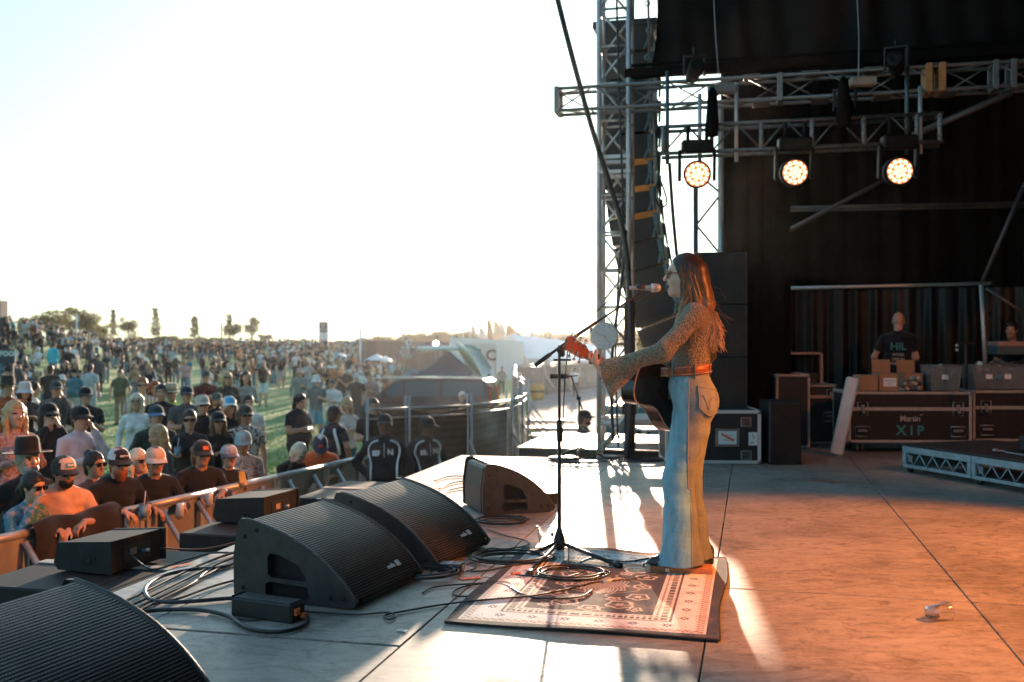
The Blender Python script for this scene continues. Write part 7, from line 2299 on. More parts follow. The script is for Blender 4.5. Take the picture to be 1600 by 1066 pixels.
for i in range(4):
 a_, c_ = Vector(vs_[i]), Vector(vs_[(i + 1) % 4])
 b = MB(); b.grid(lambda u, v: tuple(a_.lerp(c_, u) - Vector((0, 0, .10 * math.sin(math.pi * u) + v * .32))), 8, 2); b.build('valance', mat('navy_valance', (.015, .020, .028), .75), g)
 b = MB(); b.box((a_.x * .97, a_.y * .97, (ze - .3) / 2), (.05, .05, ze - .3), 0); b.build('leg', m_alu, g)
b = MB(); b.lathe([(.0, 0), (.42, 0)], 20, 0, xf=Matrix.Translation((-hw - .02, -hw * .9, ze - .15)) @ Matrix.Rotation(R(90), 4, 'X')); b.build('round_emblem', mat('grey_blue_print', (.16, .24, .28), .7), g)
# striped cloth and its pole
pA, pB = at_depth(652, 545, 43), at_depth(722, 544, 43)
pole('banner_pole', pA, pB, .11, 'pale horizontal pole holding the striped cloth over the gazebo', 'pole', m_white)
def flag(u, v):
 a_ = at_depth(700, 544, 43).lerp(at_depth(722, 536, 43.4), u); c_ = at_depth(742, 596, 42.6).lerp(at_depth(770, 580, 42.6), u)
 p = a_.lerp(c_, v); p.y += .5 * math.sin(9 * u) * (.3 + v); p.z += .25 * math.sin(math.pi * v) + .12 * math.sin(12 * u + 4 * v)
 return tuple(p)
m_fl, n_, b_ = _nodes('striped_cloth')
uvx = n_.nodes.new('ShaderNodeSeparateXYZ'); L(n_, coord(n_, kind='Generated'), uvx.inputs[0])
L(n_, ramp(n_, math_(n_, 'ADD', uvx.outputs[0], math_(n_, 'MULTIPLY', uvx.outputs[2], .75)), [(0, (.72, .64, .56)), (.34, (.70, .66, .62)), (.40, (.03, .05, .09)), (.48, (.03, .05, .09)), (.54, (.68, .66, .64)), (.80, (.60, .62, .60)), (.88, (.22, .33, .12)), (.95, (.35, .50, .46))], 'LINEAR'), b_.inputs['Base Color'])
b = MB(); b.grid(flag, 26, 18); tag(b.build('striped_cloth', m_fl), 'striped pale cloth blowing from a pole over the navy gazebo', 'cloth')
b = MB(); b.tube(at_depth(742, 590, 42.6), at_depth(742, 640, 42.6), .05, None, 8, 0); tag(b.build('pole', m_alu), 'thin pole under the loose end of the striped cloth', 'pole')
b = MB(); b.grid(lambda u, v: tuple(at_depth(757 + 10 * u, 584 + 46 * v, 43) + Vector((0, .15 * math.sin(9 * u + 2 * v), 0))), 8, 8); tag(b.build('feather_banner', mat('green_banner', (.10, .22, .12), .7, 0, .5, .8)), 'green upright banner at the van tail', 'banner')
# marquee
m_tent = mat('white_pvc', (.66, .68, .68), .5, 0, .05, .4)
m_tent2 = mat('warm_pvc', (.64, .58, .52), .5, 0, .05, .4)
g = thing('marquee', 'long white gabled marquee at the right before the trees', 'marquee', (0, 0, 0))
Ym = 92
q1, q2, q3, q4 = at_depth(822, 562, 88), at_depth(796, 523, 92), at_depth(905, 540, 78), at_depth(1010, 566, 70)
e1 = at_depth(822, 560, 86); ridge0 = at_depth(800, 521, 92); ridge1 = at_depth(1010, 548, 92); ev1 = at_depth(1010, 568, 80); eL = at_depth(745, 556, 98)
b = MB(); b.grid(lambda u, v: tuple(ridge0.lerp(ridge1, u).lerp(e1.lerp(ev1, u), v) - Vector((0, 0, .25 * abs(math.sin(math.pi * 6 * u)) * .4))), 36, 6); b.build('roof', m_tent, g)
gl_ = lambda p: Vector((p.x, p.y, ground_z(p.x, p.y)))
for i in range(5):
 s0, s1 = e1.lerp(ev1, i / 5), e1.lerp(ev1, (i + .97) / 5)
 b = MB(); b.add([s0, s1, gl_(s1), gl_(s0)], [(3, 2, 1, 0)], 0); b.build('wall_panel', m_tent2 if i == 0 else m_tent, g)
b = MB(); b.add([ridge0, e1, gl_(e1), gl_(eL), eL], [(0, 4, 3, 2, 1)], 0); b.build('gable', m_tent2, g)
for i in range(6):
 s0 = e1.lerp(ev1, min(i / 5, .995)); b = MB(); b.tube(s0 + Vector((0, -.1, .1)), gl_(s0) + Vector((0, -.1, 0)), .10, None, 6, 0); b.build('post', m_alu, g)
g = thing('marquee', 'white flat fronted tent left of the gabled marquee', 'marquee', (0, 0, 0))
a0, a1, a2, a3 = at_depth(704, 527, 84), at_depth(818, 534, 84), at_depth(820, 585, 84), at_depth(690, 572, 84)
b = MB()
vs_ = [a0, a1, Vector((a1.x, 84, ground_z(a1.x, 84))), Vector((a3.x, 84, ground_z(a3.x, 84)))]
vb = [v + Vector((0, 6, 0)) for v in vs_]
b.add(vs_ + vb, [(3, 2, 1, 0), (0, 1, 5, 4), (1, 2, 6, 5), (3, 0, 4, 7), (4, 5, 6, 7)], 0); b.build('cover', mat('pale_blue_pvc', (.50, .58, .60), .5, 0, .05, .4), g)
for px in (790, 816):
 t0 = at_depth(px, 560, 83.9); b = MB(); b.box((t0.x, 83.95, ground_z(t0.x, 84) + 1.5), (.12, .06, 3.2), 0); b.build('post', m_alu, g)
# board with large letters
g = thing('letter_board', 'grey board with large dark letters beside the striped cloth', 'sign', at_depth(752, 556, 60), 0)
kb_ = 60 / F
b = MB(); b.box((0, 0, 0), (46 * kb_, .12, 38 * kb_), 0, .02); b.build('board', mat('grey_board', (.42, .45, .45), .6), g)
for ch, dx, dz, sz in (('C', 15, -.0, 24), ('I', -2, 2, 20), ('N', -16, 4, 16)):
 lettering(ch, sz * kb_, m_slot, g, frame_m((dx * kb_, -.07, dz * kb_), (1, 0, 0), (0, 0, 1)), 'lettering', .01, 'CENTER', .03)
b = MB(); b.box((-22 * kb_, 0, -2.2), (.12, .12, 5), 0); b.box((22 * kb_, 0, -2.2), (.12, .12, 5), 0); b.build('leg', m_steel, g)
# flags above the tents
for i, px in enumerate((724, 736, 748, 761, 771, 781, 791, 800)):
 Yf = 95 + (i % 3) * 3; top, bot = at_depth(px, (489, 503, 506, 491, 494, 496, 501, 506)[i], Yf), at_depth(px, 545, Yf)
 g = thing('feather_flag', ('first', 'second', 'third', 'fourth', 'fifth', 'sixth', 'seventh', 'last')[i] + ' tall feather flag from the left above the tents', 'flag', (top.x, Yf, bot.z), R(-10 + 9 * (i % 4)), 'feather flags above the tents')
 H_ = top.z - bot.z
 b = MB(); b.tube((0, 0, -2.5), (0, 0, H_), .06, .03, 6, 0); b.build('mast', m_alu, g)
 if i:
  b = MB(); b.grid(lambda u, v: (.02 + u * (.62 if i % 2 else .8) * (1 - .5 * v ** 3), .10 * math.sin(5 * v + i + 2 * u), H_ * .12 + v * H_ * .72), 4, 12); b.build('sail', mat('flag%d' % (i % 3), [(.60, .30, .16), (.70, .50, .38), (.66, .60, .55)][i % 3], .7, 0, .2, 1), g)
# dark banner wall across the field
m_wall = mat('dark_banner', (.026, .042, .054), .75, 0, .15, .2)
m_print = mat('pale_print_grey', (.40, .46, .47), .7)
wp = [(-40, 541, 120), (280, 536, 112), (390, 533, 108), (480, 534, 106), (590, 533, 104), (665, 534, 96), (740, 536, 96)]
names = ['far left dark banner wall section below the tree line', 'dark banner wall section behind the bright distant awning', 'dark banner wall section left of the tall sign pylon', 'dark banner wall section with the crossed tools emblem', 'dark banner wall section right of the crossed tools emblem', 'dark banner wall section with the white anchor emblem']
walls = []
for i in range(len(wp) - 1):
 p, q_ = at_depth(*wp[i]), at_depth(*wp[i + 1])
 g = thing('banner_wall', names[i] if i < 6 else names[-1], 'banner wall', (0, 0, 0), 0, 'dark banner walls across the field')
 b = MB()
 def wl(u, v):
  t = p.lerp(q_, u); zg_ = ground_z(t.x, t.y) - .2
  return (t.x, t.y + .06 * math.sin(u * 40), zg_ + (t.z - zg_) * v)
 b.grid(wl, 40, 4); b.build('banner', m_wall, g)
 for u in (0.01, .33, .66):
  t = p.lerp(q_, u); zg_ = ground_z(t.x, t.y); b = MB(); b.tube((t.x, t.y + .15, zg_ - .2), (t.x, t.y + .15, t.z + .1), .06, None, 6, 0); b.build('post', m_dull, g)
 walls.append(g)
def emblem(px, py, Y, kind, sc, par):
 o_ = at_depth(px, py, Y); b = MB(); s_ = sc * Y / F
 X = lambda x, z: (o_.x + x * s_, Y - .12, o_.z + z * s_)
 if kind == 'anchor':
  b.path([X(.28 * math.cos(a), .75 + .28 * math.sin(a)) for a in [k * math.pi / 8 for k in range(16)]], .12 * s_, 6, 0, closed=True)
  b.tube(X(0, .5), X(0, -.8), .13 * s_, None, 6, 0); b.tube(X(-.55, .2), X(.55, .2), .11 * s_, None, 6, 0)
  b.path([X(.8 * math.sin(a), -.25 - .6 * math.cos(a)) for a in [-1.3 + k * .26 for k in range(11)]], .14 * s_, 6, 0)
  for sx in (-1, 1): b.sphere(X(.62 * sx, .2), .2 * s_, 0, 8, 6); b.sphere(X(.78 * sx, -.35), .24 * s_, 0, 8, 6)
 else:
  for sx in (-1, 1):
   b.tube(X(-.6 * sx, -.9), X(.55 * sx, .55), .17 * s_, None, 6, 0)
   b.path([X(.62 * sx + .28 * math.cos(a), .72 + .28 * math.sin(a)) for a in [k * .5 + (.9 if sx > 0 else 2.4) - 1.5 for k in range(10)]], .15 * s_, 6, 0)
   b.sphere(X(-.7 * sx, -.85), .26 * s_, 0, 8, 6); b.sphere(X(-.5 * sx, -1.02), .24 * s_, 0, 8, 6)
 b.build('emblem', m_print, par)
emblem(639, 546, 98, 'anchor', 14, walls[4]); emblem(545, 543, 104, 'cross', 10, walls[3]); emblem(475, 543, 106, 'cross', 8, walls[2])
pp = at_depth(506, 518, 100)
g = thing('sign_pylon', 'tall dark sign pylon with white panel above the crowd', 'sign', (pp.x, 100, ground_z(pp.x, 100)))
k1 = 100 / F; zt = CAM_Z - (503 - 533) * k1 - ground_z(pp.x, 100)
b = MB(); b.box((0, 0, zt / 2), (13.5 * k1, .8, zt), 0, .05); b.build('tower', m_wall, g)
b = MB(); b.box((.05, -.42, zt - 23 * k1), (11 * k1, .04, 13 * k1), 0); b.build('white_panel', m_white, g)
b = MB(); o_ = (0.05, -.44, zt - 8 * k1); b.path([(o_[0] + .14 * math.cos(a), o_[1], o_[2] + .18 + .14 * math.sin(a)) for a in [k * math.pi / 6 for k in range(12)]], .05, 5, 0, closed=True); b.tube((o_[0], o_[1], o_[2] + .1), (o_[0], o_[1], o_[2] - .4), .05, None, 5, 0); b.path([(o_[0] + .3 * math.sin(a), o_[1], o_[2] - .12 - .25 * math.cos(a)) for a in [-1.3 + k * .37 for k in range(8)]], .05, 5, 0); b.build('emblem', m_print, g)
# food sign at left
fs_ = at_depth(-2, 556, 30)
g = thing('food_sign', 'navy sign reading FOOD at the left edge of the lawn', 'sign', fs_, 0)
kf = 30 / F
b = MB(); b.box((0, 0, -1 * kf), (52 * kf, .08, 22 * kf), 0, .01); b.build('board', mat('navy_board', (.012, .030, .045), .6), g)
m_sl = mat('pale_sign_print', (.50, .56, .56), .7)
lettering('FOOD', 10.5 * kf, m_sl, g, frame_m((18 * kf, -.05, 3.0 * kf), (1, 0, 0), (0, 0, 1)), 'lettering', .004, 'CENTER', .012)
lettering('&', 9 * kf, m_sl, g, frame_m((-1 * kf, -.05, 3.0 * kf), (1, 0, 0), (0, 0, 1)), 'lettering', .004, 'CENTER', .012)
b = MB(); b.box((-20 * kf, 0, -.7), (.05, .05, 1.6), 0); b.box((22 * kf, 0, -.7), (.05, .05, 1.6), 0); b.build('leg', m_dull, g)
sc_ = at_depth(1, 500, 60)
g = thing('scaffold_tower', 'dark grey ribbed tower cropped by the left edge', 'tower', (sc_.x - .25, 60, ground_z(sc_.x, 60)), 0)
ht = CAM_Z - (470 - 533) * 60 / F - ground_z(sc_.x, 60)
b = MB(); b.box((0, 0, ht / 2), (.9, .9, ht), 0, .02); b.build('core', m_wall, g)
for i in range(5):
 b = MB(); b.box((-.36 + .18 * i, -.46, ht / 2), (.06, .05, ht), 0, .01); b.build('rib', m_dull, g)
# distant awning with a bright lamp, pagoda tops
aw = at_depth(345, 541, 92)
g = thing('awning', 'long thin pale awning before the far banner wall', 'awning', (aw.x, 92, ground_z(aw.x, 92)))
za = aw.z - ground_z(aw.x, 92)
b = MB(); b.box((0, 0, za), (5.2, 1.5, .14), 0, .02); b.build('roof', mat('pale_awning', (.42, .50, .50), .6), g)
for x in (-2.4, 2.4):
 b = MB(); b.box((x, 0, za / 2), (.1, .1, za), 0); b.build('post', m_alu, g)
for i, (px, py, wpx) in enumerate(((517, 552, 26), (532, 551, 22), (588, 553, 34), (602, 556, 26))):
 t_ = at_depth(px, py, 82); g = thing('pagoda_tent', ('small white tent peak left of the crossed tools emblem', 'second small white tent peak below the crossed tools emblem', 'white tent peak left of the anchor emblem', 'small white tent peak beside the anchor emblem')[i], 'tent', (t_.x, 82, ground_z(t_.x, 82)))
 hh = t_.z - g.location.z; w_ = wpx * 82 / F / 2
 b = MB(); b.add([(-w_, -w_, hh * .72), (w_, -w_, hh * .72), (w_, w_, hh * .72), (-w_, w_, hh * .72), (0, 0, hh)], [(0, 1, 4), (1, 2, 4), (2, 3, 4), (3, 0, 4)], 0); b.build('canopy', m_tent, g)
 for x in (-1, 1):
  for y in (-1, 1):
   b = MB(); b.box((x * w_ * .95, y * w_ * .95, hh * .36), (.08, .08, hh * .72), 0); b.build('leg', m_alu, g)
for i, (px, py, Y, r_) in enumerate(((681, 537, 62, .17), (459, 551, 80, .13), (634, 551, 96, .0))):
 if r_ == 0: continue
 t_ = at_depth(px, py, Y); g = thing('field_lamp', ('bright round lamp glowing beside the navy gazebo', 'small bright lamp glowing within the far crowd')[i], 'lamp', t_)
 b = MB(); b.sphere((0, 0, 0), r_, 0, 14, 10); b.build('bulb', mat('lit_bulb', (1, .95, .85), .4, 0, 0, emit=((1, .92, .8), 5)), g)
 b = MB(); b.tube((0, .1, -r_), (0, .1, ground_z(t_.x, Y) - t_.z), .04, None, 6, 0); b.build('pole', m_dull, g)
# poles
for px, yt, Y, r_, lab, mm in ((630, 470, 110, .10, 'tallest thin light mast right of the sign pylon', m_steel), (120, 490, 62, .05, 'pale flagpole before the trees at left', m_white), (346, 503, 120, .10, 'thin dark pole left of the tall pine tree', m_dull), (439, 513, 120, .06, 'faint thin mast left of the sign pylon', m_steel), (581, 505, 115, .06, 'faint thin mast right of the sign pylon', m_steel), (563, 515, 85, .10, 'short pale post near the crossed tools emblem', m_white), (827, 480, 110, .07, 'faint tall mast above the white marquee', m_steel), (732, 478, 120, .05, 'faint thin mast above the feather flags', m_steel), (568, 528, 118, .04, 'faint slim post beyond the banner wall', m_steel)):
 t_ = at_depth(px, yt, Y); pole('light_mast', t_, (t_.x, Y, ground_z(t_.x, Y)), r_, lab, 'mast', mm, 8)
# ------------------------------------------------------------------ trees
def leaf_mat(name, c):
 m, n, b = _nodes(name)
 oi = n.nodes.new('ShaderNodeObjectInfo')
 v = coord(n); f = noise(n, .7, 4, v)
 g2 = n.nodes.new('ShaderNodeNewGeometry')
 f2 = math_(n, 'ADD', math_(n, 'MULTIPLY', f, .7), math_(n, 'MULTIPLY', oi.outputs['Random'], .3))
 L(n, ramp(n, f2, [(.25, tuple(q * .6 for q in c)), (.75, tuple(q * 1.5 for q in c))]), b.inputs['Base Color'])
 b.inputs['Roughness'].default_value = .75
 tr = n.nodes.new('ShaderNodeBsdfTranslucent'); tr.inputs['Color'].default_value = (c[0] * 1.8, c[1] * 1.6, c[2], 1)
 mx = n.nodes.new('ShaderNodeMixShader'); mx.inputs[0].default_value = .35
 L(n, b.outputs[0], mx.inputs[1]); L(n, tr.outputs[0], mx.inputs[2]); L(n, mx.outputs[0], n.nodes['Material Output'].inputs['Surface'])
 return m
m_leaf = leaf_mat('eucalypt_leaf', (.11, .105, .05)); m_leafd = leaf_mat('dark_leaf', (.06, .075, .035)); m_pine = leaf_mat('pine_needle', (.035, .042, .022))
m_bark = mat('bark', (.16, .12, .09), .9, 0, .3, 3)
_CR = {}
def tree_meshes(kind, seed):
 if (kind, seed) in _CR: return _CR[(kind, seed)]
 r_ = np.random.RandomState(seed)
 tb = MB(); cl = []
 if kind == 'gum':
  tb.path([(0, 0, -.3), (.05, .02, .15), (-.02, .05, .38), (.06, 0, .6)], [.035, .028, .022, .012], 8)
  for i in range(9):
   a = i * 2.4 + r_.rand(); z0 = .22 + .38 * r_.rand(); l_ = .18 + .22 * r_.rand()
   e = (l_ * math.cos(a), l_ * math.sin(a), z0 + .16 + .22 * r_.rand())
   tb.path([(0, 0, z0), (e[0] * .5, e[1] * .5, z0 + .10), e], [.014, .010, .005], 6)
   cl.append((e, .13 + .10 * r_.rand()))
  for i in range(8):
   a = r_.rand() * 6.28; rr_ = .28 * math.sqrt(r_.rand()); cl.append(((rr_ * math.cos(a), rr_ * math.sin(a), .55 + .33 * r_.rand()), .12 + .08 * r_.rand()))
  nl, ls = 2600, .021
 elif kind == 'bush':
  for i in range(26):
   a = r_.rand() * 6.28; rr_ = .75 * math.sqrt(r_.rand()); cl.append(((rr_ * math.cos(a), rr_ * .5 * math.sin(a), .22 + .55 * r_.rand() * (1 - rr_ * .6)), .16 + .12 * r_.rand()))
  tb.path([(0, 0, -.2), (0, 0, .5)], [.05, .03], 8)
  for i in range(6): tb.path([(0, 0, .2), (.4 * math.cos(i), .3 * math.sin(i), .5)], [.03, .01], 6)
  nl, ls = 3400, .034
 else:
  tb.path([(0, 0, -.2), (0, 0, .97)], [.020, .004], 8)
  for i in range(17):
   z = .26 + .69 * i / 16 + .02 * r_.rand()
   if kind == 'broken' and i > 3 and r_.rand() < .08: continue
   wd = (.16 * (1 - .6 * i / 16)) * (.5 + .8 * r_.rand())
   for j in range(6):
    a = j * 1.05 + i; e = (wd * math.cos(a), wd * math.sin(a), z + .02)
    tb.path([(0, 0, z - .01), e], [.006, .003], 4)
    cl.append(((e[0] * .8, e[1] * .8, e[2]), .030 + .03 * r_.rand()))
  nl, ls = 1300, .016
 w_ = np.array([c[1] ** 2 for c in cl]); w_ /= w_.sum()
 ids = r_.choice(len(cl), nl, p=w_)
 C_ = np.array([cl[i][0] for i in ids]); R_ = np.array([cl[i][1] for i in ids])
 d = r_.normal(size=(nl, 3)); d /= np.linalg.norm(d, axis=1)[:, None]
 P_ = C_ + d * (R_ * r_.rand(nl) ** .35)[:, None] * np.array([1, 1, .72])
 u = r_.normal(size=(nl, 3)); u /= np.linalg.norm(u, axis=1)[:, None]
 v = np.cross(u, r_.normal(size=(nl, 3))); v /= np.linalg.norm(v, axis=1)[:, None]
 s_ = ls * (.6 + .8 * r_.rand(nl))[:, None]
 V_ = np.stack([P_ - u * s_ - v * s_ * .5, P_ + u * s_ - v * s_ * .5, P_ + u * s_ + v * s_ * .5, P_ - u * s_ + v * s_ * .5], 1).reshape(-1, 3)
 cm = to_mesh('crown', V_, np.arange(nl * 4).reshape(-1, 4), None, 1, False)
 o = tb.build('trunk', m_bark); tm = o.data; bpy.data.objects.remove(o)
 _CR[(kind, seed)] = (tm, cm)
 return _CR[(kind, seed)]
def tree(name, label, kind, seed, px, yt, yb, Y, wpx, mm, group=None):
 tm, cm = tree_meshes(kind, seed)
 base = at_depth(px, yb, Y); H_ = (yb - yt) * Y / F
 g = thing(name, label, 'tree', base, seed * 1.3, group)
 wid = {'gum': .78, 'bush': 1.85, 'pine': .33, 'broken': .33}[kind]
 sx = wpx * Y / F / wid
 g.scale = (sx, sx, H_ / {'gum': .98, 'bush': .98, 'pine': 1.0, 'broken': 1.0}[kind])
 t = link('trunk', tm, g); c_ = link('crown', cm, g)
 c_.material_slots[0].link = 'OBJECT'; c_.material_slots[0].material = mm
tree('gum_tree', 'broad brown gum tree at left above the hill crowd', 'gum', 1, 78, 489, 536, 130, 72, m_leaf)
tree('gum_tree', 'tall loose gum tree beside the pale flagpole', 'gum', 2, 128, 481, 540, 125, 52, m_leaf)
tree('gum_tree', 'shorter gum tree right of the pale flagpole', 'gum', 3, 150, 503, 540, 135, 44, m_leaf)
tree('gum_tree', 'small round gum tree between the two thin pines at left', 'gum', 4, 199, 498, 538, 150, 25, m_leaf)
tree('pine_tree', 'faint thin pine at the left beyond the hill', 'broken', 5, 177, 485, 538, 170, 14, m_pine)
tree('pine_tree', 'tall faint pine in the middle of the left horizon', 'broken', 6, 243, 482, 540, 165, 17, m_pine)
tree('pine_tree', 'short pine with bushy top left of the dark pole', 'pine', 7, 304, 495, 538, 150, 18, m_pine)
tree('pine_tree', 'tall dark pine with thick lower foliage on the horizon', 'pine', 8, 358, 491, 538, 140, 16, m_pine)
tree('gum_tree', 'bushy tree clinging round the tall dark pine', 'gum', 9, 364, 506, 540, 138, 24, m_leafd)
tree('pine_tree', 'flat topped windblown tree right of the tall dark pine', 'gum', 10, 394, 496, 540, 150, 22, m_pine)
tree('gum_tree', 'low arched tree left of the sign pylon', 'gum', 11, 414, 522, 540, 140, 22, m_leafd)
bx = [(20, 528, 70), (60, 522, 80), (110, 520, 90), (165, 520, 80), (215, 522, 70), (262, 521, 80), (310, 522, 70), (345, 524, 60), (400, 528, 60), (455, 528, 50), (535, 530, 55), (565, 523, 44), (600, 521, 60), (635, 518, 60), (655, 514, 70), (690, 511, 74), (725, 509, 76), (765, 515, 70), (812, 510, 74), (850, 508, 76), (888, 513, 70), (905, 518, 60), (945, 505, 70), (985, 500, 80), (1030, 480, 80), (1020, 405, 60), (1070, 398, 80), (1110, 400, 70)]
wd_ = ['leftmost', 'second', 'third', 'fourth', 'fifth', 'sixth', 'seventh', 'eighth', 'ninth', 'tenth']
for i, (px, yt, wpx) in enumerate(bx):
 near = ['at the far left horizon', 'below the broad gum tree', 'below the tall loose gum tree', 'left of the thin pines', 'below the small round gum', 'under the tall faint pine', 'left of the short pine', 'left of the tall dark pine', 'right of the tall dark pine', 'left of the sign pylon', 'right of the sign pylon', 'beside the light mast foot', 'left of the light mast', 'right of the light mast', 'above the anchor emblem', 'left of the feather flags', 'behind the first feather flags', 'behind the last feather flags', 'behind the marquee ridge', 'right of the marquee ridge', 'glowing in low sun right of the marquee', 'lowest before the tower left leg', 'seen through the lattice tower', 'behind the wall clock', 'behind the speaker array foot', 'left in the bright gap', 'middle of the bright gap', 'right in the bright gap'][i]
 tree('bushy_tree', 'low bushy tree of the distant belt, ' + near, 'bush', 20 + i % 5, px, yt - 3, 548 if px < 760 else 556 if px < 1000 else 575, 150 if px < 1000 else 48, wpx, m_leafd if i % 2 else m_leaf, 'distant belt of trees')
# ------------------------------------------------------------------ people
STAGE_PT = S(5.2, -.4)
def ray_barrier(px, off):
 lo, hi = -.4, 1.4
 for _ in range(50):
  t = (lo + hi) / 2; p = barrier_point(t, off)
  if p.x / p.y < (px - 800) / F: lo = t
  else: hi = t
 return p
def person_px(label, px, ytop, Y=None, off=None, turn=0.0, look=None, hat_h=.135, zfoot=None, smin=.86, smax=1.14, **kw):
 keys = ('h', 'pose', 'arms', 'female', 'girth', 'sleeves', 'legs', 'vox', 'yaw', 'pitch', 'lean', 'roll', 'hands', 'open_front')
 me, HM, TM, wr = body_mesh('person', **{k: kw[k] for k in keys if k in kw})
 hd = HM.translation
 if off is not None: hp_ = ray_barrier(px, off)
 else: hp_ = Vector(((px - 800) / F * Y, Y, 0))
 gz_ = ground_z(hp_.x, hp_.y) if zfoot is None else zfoot
 ztop = CAM_Z - (ytop - 533) / F * hp_.y
 top = hd.z + hat_h
 sc = min(smax, max(smin, (ztop - gz_) / top))
 face = face_to(hp_, look or STAGE_PT) + turn
 if ztop - gz_ < top * smin: gz_ = ztop - top * smin       # the crowd hides the feet here
 c_, s_ = math.cos(face), math.sin(face)
 loc = Vector((hp_.x - (c_ * hd.x - s_ * hd.y) * sc, hp_.y - (s_ * hd.x + c_ * hd.y) * sc, max(gz_, -2.6)))
 return person(label, loc, face, scale=sc, **kw)
BLK = (.014, .014, .016); CHAR = (.05, .052, .055); WHT = (.60, .60, .58); DEN = (.055, .15, .20); PEA = (.62, .36, .24)
def held(o, wr, side, kind, label, cat):
 p, hd = wr[side]
 Mo = Matrix.Translation(o.location) @ Matrix.Rotation(o.rotation_euler.z, 4, 'Z') @ Matrix.Scale(o.scale.x, 4)
 q = Mo @ (Vector(p) + hd * .10 + Vector((.02, 0, .02)))
 b = MB()
 if kind == 'can':
  g = thing('drink_can', label, cat, q)
  b.lathe([(0, -.06), (.026, -.06), (.033, -.052), (.033, .05), (.027, .06), (0, .058)], 16, 0); b.build('can_body', mat('can_paint', (.62, .60, .56), .3, .3, .2, 20), g)
 elif kind == 'cup':
  g = thing('drink_cup', label, cat, q)
  b.lathe([(0, -.055), (.028, -.055), (.038, .06), (.036, .06)], 16, 0); b.build('cup_body', mat('blue_white_cup', (.12, .24, .36), .5, 0, .7, 14), g)
  b = MB(); b.tube((0, 0, .0), (.015, .01, .17), .004, None, 6, 0); b.build('straw', m_white, g)
 elif kind == 'phone':
  g = thing('phone', label, cat, q, o.rotation_euler.z)
  b.box((0, 0, .02), (.010, .075, .15), 0, .004, rotY(-.35)); b.build('phone_body', mat('phone_black', (.012, .012, .014), .2), g)
  b = MB(); b.box((-.007, 0, .02), (.002, .066, .135), 0, 0, rotY(-.35)); b.build('screen', mat('phone_screen', (.02, .03, .04), .1), g)
 return g
def chest_text(o, TM, txt, size, m_, x=.150, z=.27, y=0.0, name='lettering'):
 lettering(txt, size, m_, o, TM @ frame_m((x, y, z), (0, 1, 0), (.10, 0, 1)), name, .002, 'CENTER', .002)
def cap_text(o, HM, txt, size, m_):
 lettering(txt, size, m_, o, HM @ frame_m((.1085, 0, .088), (0, 1, 0), (-.40, 0, 1)), 'cap_lettering', .001, 'CENTER', .0012)
HQ = dict(vox=.0095, hands=True, hvox=.008)
M2 = dict(vox=.0128, hands=True, hvox=.010)
def pattern(name, c1, c2, kind, sc):
 m, n, b = _nodes(name)
 if kind == 'check':
  o1 = n.nodes.new('ShaderNodeTexWave'); o1.bands_direction = 'Y'; o1.inputs['Scale'].default_value = sc; L(n, coord(n), o1.inputs['Vector'])
  o2 = n.nodes.new('ShaderNodeTexWave'); o2.bands_direction = 'Z'; o2.inputs['Scale'].default_value = sc; L(n, coord(n), o2.inputs['Vector'])
  f = math_(n, 'MULTIPLY', math_(n, 'ADD', math_(n, 'GREATER_THAN', o1.outputs['Fac'], .5), math_(n, 'GREATER_THAN', o2.outputs['Fac'], .5)), .5)
 elif kind == 'stripe':
  o1 = n.nodes.new('ShaderNodeTexWave'); o1.bands_direction = 'Y'; o1.inputs['Scale'].default_value = sc; L(n, coord(n), o1.inputs['Vector']); f = math_(n, 'GREATER_THAN', o1.outputs['Fac'], .7)
 else:
  f = math_(n, 'GREATER_THAN', noise(n, sc, 3, coord(n), .6, 1.2), .52)
 L(n, mixc(n, f, c1, c2), b.inputs['Base Color']); b.inputs['Roughness'].default_value = .9; b.inputs['Specular IOR Level'].default_value = .2
 return m
# --- leaning along the barrier
p = person_px('man in wide black hat and grey beard standing behind the sunglasses woman', 44, 680, off=.55, turn=-.1, top=BLK, hat='widehat', hatc=((.012, .011, .011), (.03, .03, .03)), hair='short', hairc='grey', beard=('beard', 'grey'), sleeves='long', arms=('pocket', 'down'), girth=1.1, pitch=-.05, hat_h=.205, **HQ)
p = person_px('woman in sunglasses and blue jacket resting her cheek on her hand', 52, 738, off=.22, turn=.05, top_mat=pattern('blue_print', (.05, .19, .26), (.20, .24, .34), 'blot', 12), female=True, hair='ponytail', hairc='black', glasses='sun', sleeves='long', arms=('rail', 'mouth'), lean=.30, yaw=.1, **HQ)
o, HM, TM, wr = person_px('bearded man in peach t-shirt and two tone cap leaning on the barrier', 100, 711, off=.16, turn=-.35, skin=2, top=PEA, hat='cap', hatc=((.03, .025, .022), (.025, .02, .02), (.66, .42, .30), (.10, .30, .34)), hair='short', hairc='black', beard=('beard', 'black'), glasses='sun', sleeves='tee', arms=('rail', 'rail2'), lean=.36, girth=1.22, yaw=.25, hat_h=.15, **HQ)
chest_text(o, TM, 'RIVERS', .085, mat('maroon_print', (.16, .03, .02), .8), .185, .23)
cap_text(o, HM, 'NUM', .022, m_white)
p = person_px('woman with dark bun and sunglasses peeking between two capped men', 148, 706, off=.62, turn=.1, skin=2, top=CHAR, female=True, hair='bun', hairc='black', glasses='sun', sleeves='long', arms=('down', 'down'), yaw=.15, **HQ)
